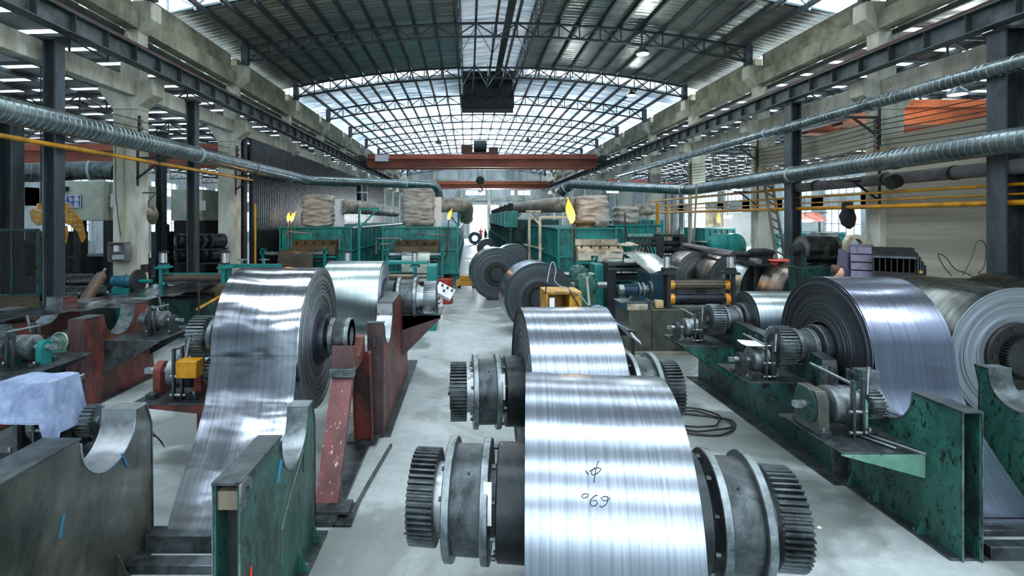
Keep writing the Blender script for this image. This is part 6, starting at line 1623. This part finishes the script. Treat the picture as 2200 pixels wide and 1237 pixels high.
for px, lab in ((1545, 'left'), (1575, 'right')):
    c = P(px, 523, 21.6); t = thing('gear_pump', 'teal gear housing on the aisle machine bed, %s one' % lab, 'gearbox', (c.x, c.y, 0))
    mb = MB(); mb.lathe([(-.3, .2), (-.2, .42), (.2, .42), (.3, .2)], 20, 'Y', c); mb.build('housing', M['teal'], t)
    mb = MB(); mb.box(c.x-.3, c.x+.3, c.y-.2, c.y+.2, 0, c.z-.3); mb.build('pedestal', M['green_dark'], t)
for px, d, lab in ((1590, 30, 'left one'), (1640, 24, 'big middle one'), (1725, 21, 'right one behind the dark post')):
    c = P(px, 500 if d > 22 else 510, d); z = max(c.z, .9)
    face_coil('grey coil standing in the right aisle, %s' % lab, c.x, d, .9, 1.0, [M['strip_satin'], M['side_light']], int(px), hub=False)
D = 26.5
box_thing('work_table', 'long pale teal machine table in the right aisle, below the red tarpaulin', 'machine', PX(1655, D), PX(1815, D), D, D+1.5, 0, PZ(498, D), 'teal_bright', extra=lambda *a: ribs(*a, n=8, mat='frame_blue'))
c0 = 22.6
cloth('sagging red tarpaulin hung in the right aisle', PX(1709, c0), PX(1778, c0), c0, c0+.5, lambda u, v: PZ(458, c0)+.1*(.5-u)**2-.35*(1-v), 'tarp_red', 5, amp=.06, name='tarpaulin', cat='tarpaulin')
t = thing('tarp_frame', 'thin steel posts holding up the red tarpaulin', 'frame', (PX(1745, c0), c0, 0))
for px in (1709, 1778):
    mb = MB(); mb.box(PX(px, c0)-.03, PX(px, c0)+.03, c0+.5, c0+.56, 0, PZ(456, c0)); mb.build('post', M['steel_dark'], t)
mb = MB(); mb.bar(P(1709, 457, c0+.53), P(1778, 457, c0+.53), .04, .04); mb.build('rail', M['steel_dark'], t)
def tube_lamp(label, px0, px1, py, d, s=10):
    t = thing('tube_lamp', label, 'lamp', P((px0+px1)/2, py, d)); q = MB(); q.cyl(P(px0, py, d), P(px1, py, d), .06, n=10); q.build('tube', emis('tube_glow_%d' % px0, '#eaffff', s), t)
    q = MB(); q.bar(P(px0-2, py-2, d), P(px1+2, py-2, d), .16, .05); q.build('batten', M['white'], t)
    q = MB(); c_ = P((px0+px1)/2, py-2, d); q.cyl(c_, (c_.x, c_.y, 7.8 if c_.x > 11.3 else arch(c_.x)+.1), .012, n=5); q.build('hanger', M['wire'], t)
tube_lamp('bright work lamp seen between the second and third right columns', 1556, 1570, 466, 25.5, 22)
tube_lamp('bright work lamp under the red tarpaulin', 1722, 1736, 474, 22.9, 22)
tube_lamp('long lit tube lamp left of the right duct bend', 1304, 1328, 412, 34)
light('POINT', 'lamp_and_fill_light', P(1562, 470, 25.2), 220, (.9, 1, 1), .15); light('POINT', 'lamp_and_fill_light', P(1729, 478, 22.2), 220, (.9, 1, 1), .15)
c = 28
box_thing('brick_panel', 'salmon panel behind the far small flame', 'panel', PX(1515, c), PX(1552, c), c, c+.2, 0, PZ(448, c), 'cream_rust')
box_thing('partition_panel', 'white panel lit by the work lamp in the right aisle', 'panel', PX(1554, c), PX(1612, c), c, c+.2, 0, PZ(456, c), 'white')
box_thing('partition_panel', 'white panel behind the red tarpaulin', 'panel', PX(1700, c), PX(1770, c), c, c+.2, 0, PZ(462, c), 'white')
for px0, px1, py, d, lab in ((1305, 1327, 385, 44, 'left'), (1352, 1392, 385, 40, 'middle'), (1428, 1448, 392, 36, 'right')):
    box_thing('red_panel', 'red wall panel seen beyond the right ducts, %s one' % lab, 'panel', PX(px0, d), PX(px1, d), d, d+.15, PZ(py+19, d), PZ(py, d), 'tarp_red', extra=lambda t, a, b_, c_, d_, e, f_: [MB().box(x-.04, x+.04, c_+.02, d_-.02, 0, e).build('leg', M['pipe_grey'], t) for x in (a+.1, b_-.1)])
# person behind the big right coil
def person(label, x, y, z0, h, cl, yaw=0, detail=True):
    t = thing('person', label, 'person', (x, y, z0), rz=yaw, local=True)
    J = {'pel': (0, 0, .53), 'chest': (0, 0, .72), 'neck': (0, 0, .83), 'hd': (0, -.01, .90), 'shL': (-.105, 0, .80), 'shR': (.105, 0, .80), 'elL': (-.14, -.01, .64), 'elR': (.14, -.01, .64),
         'wrL': (-.13, -.08, .52), 'wrR': (.13, -.08, .52), 'hipL': (-.05, 0, .50), 'hipR': (.05, 0, .50), 'knL': (-.055, -.01, .28), 'knR': (.06, 0, .28), 'anL': (-.06, 0, .04), 'anR': (.065, .02, .04), 'toL': (-.06, -.08, .015), 'toR': (.065, -.06, .015)}
    R_ = {'pel': .085, 'chest': .09, 'neck': .035, 'hd': .05, 'shL': .045, 'shR': .045, 'elL': .028, 'elR': .028, 'wrL': .02, 'wrR': .02, 'hipL': .06, 'hipR': .06, 'knL': .038, 'knR': .038, 'anL': .026, 'anR': .026, 'toL': .02, 'toR': .02}
    E = [('pel', 'chest'), ('chest', 'neck'), ('neck', 'hd'), ('chest', 'shL'), ('chest', 'shR'), ('shL', 'elL'), ('shR', 'elR'), ('elL', 'wrL'), ('elR', 'wrR'), ('pel', 'hipL'), ('pel', 'hipR'), ('hipL', 'knL'), ('hipR', 'knR'), ('knL', 'anL'), ('knR', 'anR'), ('anL', 'toL'), ('anR', 'toR')]
    ks = list(J); me = bpy.data.meshes.new('body'); me.from_pydata([Vector(J[k])*h for k in ks], [(ks.index(a), ks.index(b_)) for a, b_ in E], [])
    o = bpy.data.objects.new('body', me); COL.objects.link(o); o.parent = t
    md = o.modifiers.new('skin', 'SKIN'); 
    for i, k in enumerate(ks):
        v = me.skin_vertices[0].data[i]; v.radius = (R_[k]*h, R_[k]*h); v.use_root = (i == 0)
    o.modifiers.new('sub', 'SUBSURF').levels = 1; o.modifiers['sub'].render_levels = 2
    me.materials.append(M[cl])
    def ell(name, c, r, mat, n=20, par=t):
        mb = MB(); mb.lathe([(-math.cos(PI*i/n)*r[2], max(.0005, math.sin(PI*i/n))) for i in range(n+1)], n, 'Z'); mb.v = [(a*r[0]+c[0], b_*r[1]+c[1], z_+c[2]) for a, b_, z_ in mb.v]; return mb.build(name, M[mat], par, ang=80)
    hz = .925*h; s = h/1.7
    hd = ell('head', (0, -.012*s, hz), (.078*s, .095*s, .118*s), 'skin')
    hr = ell('hair', (0, .012*s, hz+.028*s), (.092*s, .100*s, .112*s), 'hair')
    if detail:
        ell('hair_bun', (.03*s, .10*s, hz+.09*s), (.05*s, .05*s, .045*s), 'hair')
        for sx in (-1, 1):
            ell('eye', (sx*.031*s, -.098*s, hz-.002*s), (.014*s, .008*s, .007*s), 'ink', 10, hd); ell('ear', (sx*.082*s, 0, hz-.005*s), (.012*s, .022*s, .032*s), 'skin', 10, hd)
            ell('eyebrow', (sx*.031*s, -.100*s, hz+.022*s), (.02*s, .006*s, .004*s), 'hair', 8, hd)
        ell('nose', (0, -.108*s, hz-.03*s), (.012*s, .018*s, .024*s), 'skin', 10, hd); ell('mouth', (0, -.098*s, hz-.062*s), (.025*s, .006*s, .006*s), 'cloth_red', 10, hd)
    return t
person('person with brown tied-up hair looking over the top of the big right coil', PX(1800, 9.6), 9.6, .41, 1.72, 'cloth_navy', math.radians(18))
q = MB(); q.box(6.2, 7.3, 9.3, 10.2, 0, .41); tag(q.build('step_platform', M['steel_dark'], bevel=.01), 'low dark step platform the person stands on', 'platform')
for k, (px, d, cl) in enumerate(((1033, 66, 'cloth_red'), (1043, 62, 'cloth_black'), (1052, 64, 'cloth_black'))):
    person('tiny backlit figure in the bright gate, %s' % ('in red at the left', 'dark, in the middle', 'dark, at the right')[k], PX(px, d), d, 0, 1.72, cl, k, False)

# ================================================================== left background
D = 17
t = thing('pale_housing', 'large pale machine housing with a blue sign, left aisle', 'machine housing', (PX(160, D), D, 0))
mb = MB(); mb.box(PX(84, D), PX(222, D), D, D+2.5, PZ(474, D), PZ(388, D)); mb.build('housing_box', M['cream_box'], t, bevel=.03)
mb = MB(); mb.box(PX(224, D), PX(245, D), D+.3, D+2.3, PZ(470, D), PZ(392, D)); mb.build('side_box', M['cream_box'], t, bevel=.02)
for px in (90, 150, 216):
    mb = MB(); mb.box(PX(px, D)-.12, PX(px, D)+.12, D+.3, D+.6, 0, PZ(474, D)); mb.build('leg', M['steel_dark'], t)
mb = MB(); mb.box(PX(100, D), PX(225, D), D+.8, D+2.4, 0, 1.7); mb.build('lower_machine', M['black'], t, bevel=.02)
mb = MB(); mb.box(PX(227, D), PX(243, D), D+.2, D+.32, PZ(445, D), PZ(415, D)); mb.build('access_plate', M['white'], t, bevel=.01)
mb = MB(); mb.box(PX(136, D), PX(149, D), D-.3, D, PZ(411, D), PZ(401, D)); mb.build('junction_box', M['steel_dark'], t, bevel=.01)
# sign
y = D-.04
t = thing('blue_sign', 'blue enamel sign with two lines of white Chinese lettering on the pale housing', 'sign', (PX(155, y), y, PZ(432, y)))
x0, x1, z0, z1 = PX(116, y), PX(174, y), PZ(446, y), PZ(419, y)
mb = MB(); mb.box(x0, x1, y-.012, y+.02, z0, z1); mb.build('sign_board', M['sign_blue'], t)
for a in ((x0, x1, z0, z0+.015), (x0, x1, z1-.015, z1), (x0, x0+.015, z0, z1), (x1-.015, x1, z0, z1)):
    mb = MB(); mb.box(a[0], a[1], y-.016, y-.012, a[2], a[3]); mb.build('sign_border', M['sign_white'], t)
for k, txt in enumerate(('不做不良品', '不接不良品')):
    cu = bpy.data.curves.new('lettering', 'FONT'); cu.body = txt; cu.size = .175; cu.extrude = .002; cu.align_x = 'RIGHT'; cu.offset = .003
    o = text_mesh('lettering', cu); COL.objects.link(o); o.rotation_euler = (PI/2, 0, 0)
    o.parent = t; o.location = Vector((x1-.05, y-.018, z1-.17-.19*k))-t.location; o.data.materials.append(M['sign_white'])
D = 19.5
box_thing('machine_housing', 'pale green cabinet between the steel posts, left aisle', 'machine housing', PX(318, D), PX(391, D), D+1.5, D+3.5, PZ(474, D), PZ(402, D), 'cream_box', extra=lambda t, x0, x1, y0, y1, z0, z1: (MB().box(x0, x1, y0+.2, y1, 0, z0).build('lower_machine', M['black'], t), MB().box(x0+1.0, x0+1.4, y0-.03, y0, z0+.4, z0+.8).build('door_plate', M['white'], t)))
# yellow perforated guard
c = P(120, 470, 15.5)
t = thing('yellow_hook_guard', 'orange-yellow perforated curved chute hanging left of the blue sign', 'chute', c)
pts = [(P(75, 448, 15.5)), P(80, 452, 15.5), P(90, 455, 15.5), P(135, 445, 15.5), P(160, 452, 15.5), P(178, 475, 15.5), P(186, 510, 15.5)]
mb = MB(); top = [(p.x, p.z) for p in pts]; bot = [(p.x-.1, p.z-w) for p, w in zip(pts[::-1], (.15, .32, .42, .42, .40, .3, .1))]
mb.prism(top+bot, 15.42, 15.5, 'Y'); g = mb.build('curved_plate', M['yellow'], t, bevel=.008)
for k in range(9):
    for j in range(2):
        p = pts[min(5, 1+k//2)].lerp(pts[min(6, 2+k//2)], (k % 2)*.5); MB().cyl((p.x-.02, 15.39, p.z-.1-.17*j), (p.x-.02, 15.425, p.z-.1-.17*j), .018, n=8).build('rivet', M['white'], g)
mb = MB(); mb.cyl(P(88, 437, 15.5), P(88, 450, 15.5), .1, n=12); mb.build('hanger_knob', M['yellow'], t)
mb = MB(); mb.cyl(P(88, 437, 15.5), (PX(88, 15.5), 15.5, 7.75), .02, n=6); mb.build('chain', M['wire'], t)
mb = MB(); mb.cyl(P(142, 437, 15.5), P(142, 448, 15.5), .1, n=12); mb.build('hanger_knob', M['yellow'], t)
mb = MB(); mb.tube([P(140, 485, 15.6), P(142, 505, 15.6), P(138, 522, 15.6)], .06, 8); mb.build('yellow_arm', M['yellow'], t)
# mesh screen
D = 12.2
t = thing('mesh_screen', 'tall black wire-mesh guard screen at the left edge', 'guard screen', (PX(40, D), D, 0))
x0, x1, z0, z1 = PX(-30, D), PX(82, D), PZ(634, D), PZ(494, D)
for k in range(29):
    x = x0+(x1-x0)*k/28; mb = MB(); mb.box(x-.008, x+.008, D, D+.016, z0, z1); mb.build('wire', M['black'], t, smooth=False)
for k in range(24):
    z = z0+(z1-z0)*k/23; mb = MB(); mb.box(x0, x1, D+.016, D+.03, z-.007, z+.007); mb.build('wire', M['black'], t, smooth=False)
for a in ((x0, x1, z1-.03, z1+.03), (x0, x1, z0-.03, z0+.03), (x1-.03, x1+.03, z0, z1), ((x0+x1)/2-.02, (x0+x1)/2+.02, z0, z1)):
    mb = MB(); mb.box(a[0], a[1], D-.02, D+.05, a[2], a[3]); mb.build('frame_bar', M['green_dark'], t)
mb = MB(); mb.box(x0, x1, D, D+.05, 0, z0-.03); mb.build('kick_plate', M['rusty'], t)
q = MB(); q.box(PX(85, 14), PX(94, 14), 13.95, 14.0, PZ(508, 14), PZ(501, 14)); 
t = thing('counter_display', 'small black counter with red lit digits behind the mesh screen', 'display', P(90, 505, 14)); q.build('case', M['black'], t)
cu = bpy.data.curves.new('digits', 'FONT'); cu.body = '85'; cu.size = .09; cu.extrude = .001; cu.align_x = 'CENTER'
o = text_mesh('digits', cu); COL.objects.link(o); o.parent = t; o.rotation_euler = (PI/2, 0, 0); o.location = Vector((PX(89.5, 14), 13.94, PZ(507, 14)))-t.location; o.data.materials.append(M['led_red'])
mb = MB(); mb.box(PX(88, 14), PX(92, 14), 13.96, 14.0, 0, PZ(508, 14)); mb.build('stand_leg', M['black'], t)
# dark rollers and rolls stacked
rr = random.Random(4)
for k in range(9):
    px = 96+(k % 5)*24; row = k//5; d = 13.4+rr.random()*.6
    c = P(px, 632-26*row, d); zz = .30+.42*row
    x = c.x; t = local_thing('dark_roll', 'dark oily narrow roll on the left aisle rack, %s row, %s from the left' % (('lower', 'upper')[row], nth(k % 5+1)), 'roll', (x, d+.2, c.z), .5, 'dark rolls stored in the left aisle')
    mb = MB(); mb.lathe([(-.3, .05), (-.3, .16), (-.26, .2), (.2, .2), (.24, .16), (.24, .05)], 24); mb.build('roll_body', M['black_gloss'], t)
    mb = MB(); mb.cyl((-.34, 0, 0), (.3, 0, 0), .05, n=10); mb.build('roll_shaft', M['iron_light'], t)
q = MB(); q.box(PX(80, 13.6), PX(215, 13.6), 13.3, 14.2, .0, PZ(645, 13.6)); tag(q.build('roll_rack', M['steel_dark'], bevel=.01), 'dark rack under the stored rolls, left aisle', 'rack')
q = MB(); q.box(PX(80, 13.9), PX(215, 13.9), 13.5, 14.3, PZ(624, 13.8), PZ(620, 13.8)); tag(q.build('rack_shelf', M['steel_dark']), 'upper shelf of the rack with stored rolls', 'rack')
# gas cylinder leaning
a, b_ = P(182, 648, 12.6), P(222, 584, 13.0); d_ = (b_-a).normalized(); Lc = (b_-a).length
t = thing('gas_cylinder', 'brown gas cylinder leaning left of the blue motor', 'gas cylinder', a)
mb = MB(); mb.tube([a, a+d_*.02, b_-d_*.16, b_-d_*.08, b_-d_*.02, b_], .13, 18, rs=[.11, .13, .13, .11, .06, .04]); mb.build('cylinder_body', M['gas_brown'], t)
mb = MB(); mb.cyl(b_, b_+d_*.1, .03, n=10); mb.build('valve', M['iron_light'], t)
q = MB(); q.box(a.x-.5, a.x+.4, a.y-.2, a.y+.5, 0, a.z-.1); tag(q.build('crate_box', M['steel_dark']), 'dark box the gas cylinder leans on', 'box')
# electrical box, conduit, lamp arm on first column
D = 14.28
t = thing('switch_box', 'open grey switch box full of wiring on the nearest visible left column', 'electrical box', P(262, 541, D))
x0, x1, z0, z1 = PX(242, D), PX(279, D), PZ(561, D), PZ(520, D)
mb = MB(); mb.box(x0, x1, D-.04, D-.0, z0, z1); mb.build('back_plate', M['pipe_grey'], t)
for a in ((x0, x1, z1-.02, z1), (x0, x1, z0, z0+.02), (x0, x0+.02, z0, z1), (x1-.02, x1, z0, z1)):
    mb = MB(); mb.box(a[0], a[1], D-.2, D-.04, a[2], a[3]); mb.build('side_plate', M['pipe_grey'], t)
mb = MB(); mb.box(x0+.12, x0+.24, D-.14, D-.04, z1-.25, z1-.08); mb.build('switch', M['white'], t)
mb = MB(); mb.box(x0+.06, x1-.06, D-.12, D-.04, z0+.05, z0+.18); mb.build('terminal_block', M['cloth_light'], t)
mb = MB(); mb.prism([(x1, z0), (x1+.14, z0+.04), (x1+.14, z1-.02), (x1, z1)], D-.22, D-.2, 'Y'); mb.build('open_door', M['pipe_grey'], t)
pipe('pale conduit running up the nearest visible left column to the switch box', [(PX(265, D), D-.04, z1), (PX(265, D), D-.04, 5.6)], .035, 'wire_pale', 'conduit', 'conduit')
pipe('thin black wire drooping on the nearest visible left column', [(PX(250, D), D-.05, 5.2), (PX(252, D), D-.06, 3.6), (PX(258, D), D-.06, 2.9), (PX(264, D), D-.05, z1)], .01, 'wire', 'wire', 'wire')
c = P(330, 462, 13.6)
t = thing('bracket_lamp', 'dark saucer lamp on a bent arm beside the nearest visible left column', 'lamp', c)
mb = MB(); mb.lathe([(-.04, .24), (-.02, .25), (.04, .16), (.09, .05)], 22, 'X', c); mb.build('lamp_shade', M['roll_brown'], t)
mb = MB(); mb.tube([c+Vector((.05, 0, 0)), c+Vector((-.15, .05, .05)), c+Vector((-.26, .2, .35)), c+Vector((-.24, .5, .6)), (-8.98, 14.5, c.z+.62)], .018, 6); mb.build('arm', M['wire'], t)
q = MB(); q.box(-8.99, -8.88, 14.42, 14.6, PZ(585, 14.5), PZ(568, 14.5)); tag(q.build('wall_socket', M['black'], bevel=.006), 'scorched black socket box low on the nearest visible left column', 'socket')
# stack of dark stored coils beyond left post
rr = random.Random(8)
for k in range(10):
    px = 398+(k % 5)*17; row = k//5; d = 19.5
    c = P(px, 545-28*row, d)
    t = local_thing('dark_roll', 'dark bundled roll between the left columns, %s shelf, %s from the left' % (('lower', 'upper')[row], nth(k % 5+1)), 'roll', (c.x, d, c.z), .9+rr.random()*.4, 'dark rolls on the racks between the left columns')
    mb = MB(); mb.lathe([(-.3, .08), (-.3, .24), (-.27, .27), (.25, .27), (.28, .24), (.28, .08)], 22); mb.build('roll_body', M['black_gloss'], t)
for i, py in enumerate((562, 533)):
    q = MB(); q.box(PX(388, 19.5), PX(478, 19.5), 19.1, 20, PZ(py, 19.5)-.06, PZ(py, 19.5)); tag(q.build('rack_shelf', M['steel_dark']), '%s shelf of the rack between the left columns' % ('lower', 'upper')[i], 'rack')
q = MB(); q.box(PX(388, 19.5), PX(392, 19.5), 19.15, 19.9, 0, 2.4); tag(q.build('rack_post', M['steel_dark']), 'post of the rack between the left columns', 'rack')
# dark machinery filling the left aisle
def dark_machine(label, px0, px1, d, py, depth, seed, mat='black_gloss'):
    x0, x1, z = PX(px0, d), PX(px1, d), PZ(py, d); rr = random.Random(seed)
    t = thing('aisle_machine', label, 'machine', ((x0+x1)/2, d, 0))
    mb = MB(); mb.box(x0, x1, d, d+depth, 0, z*.55); mb.build('bed', M[mat], t, bevel=.02)
    for x in (x0+.1, x1-.3):
        mb = MB(); mb.box(x, x+.22, d+.05, d+depth-.05, z*.55, z); mb.build('upright', M['steel_dark'], t, bevel=.02)
    for k in range(2):
        zz = z*(.66+.18*k); mb = MB(); mb.cyl((x0+.3, d+depth*.4, zz), (x1-.25, d+depth*.4, zz), .11, n=16); mb.build('roll', M['black_gloss'], t)
    mb = MB(); mb.box(x0, x1, d+.2, d+depth-.2, z-.08, z+.04); mb.build('crosshead', M['steel_dark'], t, bevel=.01)
    xm = x0+(x1-x0)*rr.uniform(.3, .6); mb = MB(); mb.lathe([(0, .16), (.3, .16), (.34, .1)], 16, 'Z', (xm, d+.4, z+.04)); mb.build('motor', M['blue_tank'], t)
    for k in range(3):
        xx = x0+(x1-x0)*(.2+.25*k); mb = MB(); mb.box(xx, xx+.28, d-.03, d, z*.2, z*.42); mb.build('cover_plate', M['iron'], t)
dark_machine('dark rolling machine behind the mesh screen, left aisle', 20, 92, 15.5, 520, 1.2, 1)
dark_machine('dark rolling machine between the first left column and the steel post', 318, 362, 22.5, 500, 1.5, 2)
dark_machine('dark rolling machine beyond the racks between the left columns', 385, 470, 24.5, 492, 2, 3)
dark_machine('low dark machine far left behind the blue sign housing', 60, 140, 22, 500, 1.5, 4)
dark_machine('dark machine glimpsed left of the second left column base', 395, 468, 30, 480, 2, 5)
# duct crossing & windows are part of the walls; low wires on the floor at the right of the second coil
for k in range(3):
    a = Vector((2.75, 7.6, .02)); pts = []
    for i in range(24):
        an = 2*PI*i/23; pts.append(a+Vector((.55+.55*math.cos(an+k)*(1-.12*k)+.05*math.sin(3*an), .1*k+.38*math.sin(an+k), .015*k+.01*math.sin(5*an))))
    tag(MB().tube(pts, .014, 6).build('cable', M['wire'], ang=60), ('outer', 'middle', 'inner')[k]+' loop of black cable coiled on the floor right of the second coil', 'cable')
# bundle rolled up left, with cloth
a, b_ = P(112, 752, 8.4), P(165, 724, 9.4)
t = thing('rolled_bundle', 'greenish rolled bundle lying behind the left handwheel', 'roll', a)
mb = MB(); mb.cyl(a, b_, .20, n=22); mb.build('roll_body', M['green_pale'], t)
q = MB(); q.box(-7.3, -6.5, 8.3, 9.5, 0, a.z-.22); tag(q.build('timber_block', M['steel_dark']), 'dark block under the greenish rolled bundle', 'block')
cloth('blue-grey rag lying on the greenish rolled bundle', -7.1, -6.5, 8.8, 9.4, lambda u, v: PZ(718, 9.1)+.02*math.sin(PI*u), 'cloth_blue', 7, amp=.09)
# denim over the near gear unit and navy cloth on the stand
cloth('faded denim cloth draped over a frame in the bottom left corner', -3.95, -3.42, 4.30, 4.75, lambda u, v: 1.62-.02*v-(0 if u < .82 else (u-.82)*2.2)-(.30*(.25-v)/.25 if v < .25 else 0), 'cloth_blue', 9, amp=.03, name='denim_cloth')
t = thing('iron_trestle', 'iron bar frame under the denim in the bottom left corner', 'frame', (-3.7, 4.5, .93))
for x in (-3.85, -3.56):
    for y in (4.48, 4.68): MB().box(x-.02, x+.02, y-.02, y+.02, .93, 1.57).build('upright', M['iron'], t)
for y in (4.48, 4.68): MB().bar((-3.88, y, 1.57), (-3.54, y, 1.57), .03, .03).build('cross_bar', M['iron'], t)
cloth('navy cloth hanging behind the horn of the bottom left stand', -3.3, -3.05, 4.98, 5.3, lambda u, v: 1.15-.25*abs(u-.5)-.35*v, 'cloth_navy', 11, amp=.09)
c = Vector((-3.62, 5.35, .98))
t = thing('handwheel_shaft', 'orange-rimmed handwheel behind the bottom left gear unit', 'handwheel', (c.x, c.y, 0))
handwheel(t, c, .16, 'Z', M['rust_roll'])
mb = MB(); mb.cyl((c.x, c.y, 0), c, .02, n=10); mb.build('spindle', M['edge'], t)
# floor plates, bars and scraps
pipe('bent steel rod lying on the floor right of the red A-frame', [(-1.18, 5.3, .02), (-1.12, 5.9, .03), (-1.02, 6.9, .02)], .02, 'iron', 'rod', 'rod')
q = MB(); q.box(-1.32, -1.14, 5.1, 5.5, .0, .03); tag(q.build('pedal_plate', M['iron'], bevel=.004), 'flat iron pedal plate at the foot of the red A-frame', 'plate')
for i, (y0, y1, z) in enumerate(((4.7, 4.86, .16), (4.42, 4.56, .08), (4.12, 4.24, .05))):
    q = MB(); q.box(-2.9, -1.6, y0, y1, 0, z); tag(q.build('cross_sill', M['iron'], bevel=.008), '%s iron cross sill on the floor between the two front left stands' % ('rear', 'middle', 'front')[i], 'sill')
for i, (y0, y1, z) in enumerate(((4.6, 4.72, .12), (4.95, 5.05, .06))):
    q = MB(); q.box(4.57, 5.8, y0, y1, 0, z); tag(q.build('cross_sill', M['iron'], bevel=.008), '%s iron cross sill on the floor between the right stands' % ('front', 'rear')[i], 'sill')
for i, (a, b_) in enumerate((((3.98, 5.35, .82), (4.18, 4.80, .84)), ((3.92, 5.3, .815), (4.05, 4.98, .815)))):
    pipe('%s loose round bar lying on the pale green shelf' % ('longer', 'shorter')[i], [a, b_], .013, 'iron_light', 'rod', 'rod')
q = MB(); q.prism([(5.2, 1.0), (5.22, 1.015), (5.5, .995), (5.5, .985)], 4.33, 4.38); tag(q.build('steel_wedge', M['iron'], bevel=.003), 'thin steel wedge lying in the round saddle of the right front stand', 'wedge')
for i, (x, y) in enumerate(((3.4, 5.1), (-.6, 5.0), (.2, 8.5), (3.1, 4.3))):
    q = MB(); q.lathe([(0, .02), (.006, .015)], 7, 'Z', (x, y, 0)); tag(q.build('scrap', M['paper'] if i == 0 else M['black']), ('white paper scrap on the floor left of the right front stand', 'dark speck on the floor right of the green left stand', 'dark speck on the floor in the aisle', 'dark speck on the floor right of the nearest coil gear')[i], 'scrap')
q = MB(); q.box(-6.3, -4.9, 7.2, 7.26, .0, .3); 
for k, (y, z) in enumerate(((8.1, .35), (8.25, .18))):
    q = MB(); q.box(-7.3, -6.3, y, y+.3, 0, z); tag(q.build('cross_sill', M['red_grey'], bevel=.01), '%s red-grey cross sill left of the middle red-brown stand' % ('front', 'rear')[k], 'sill')
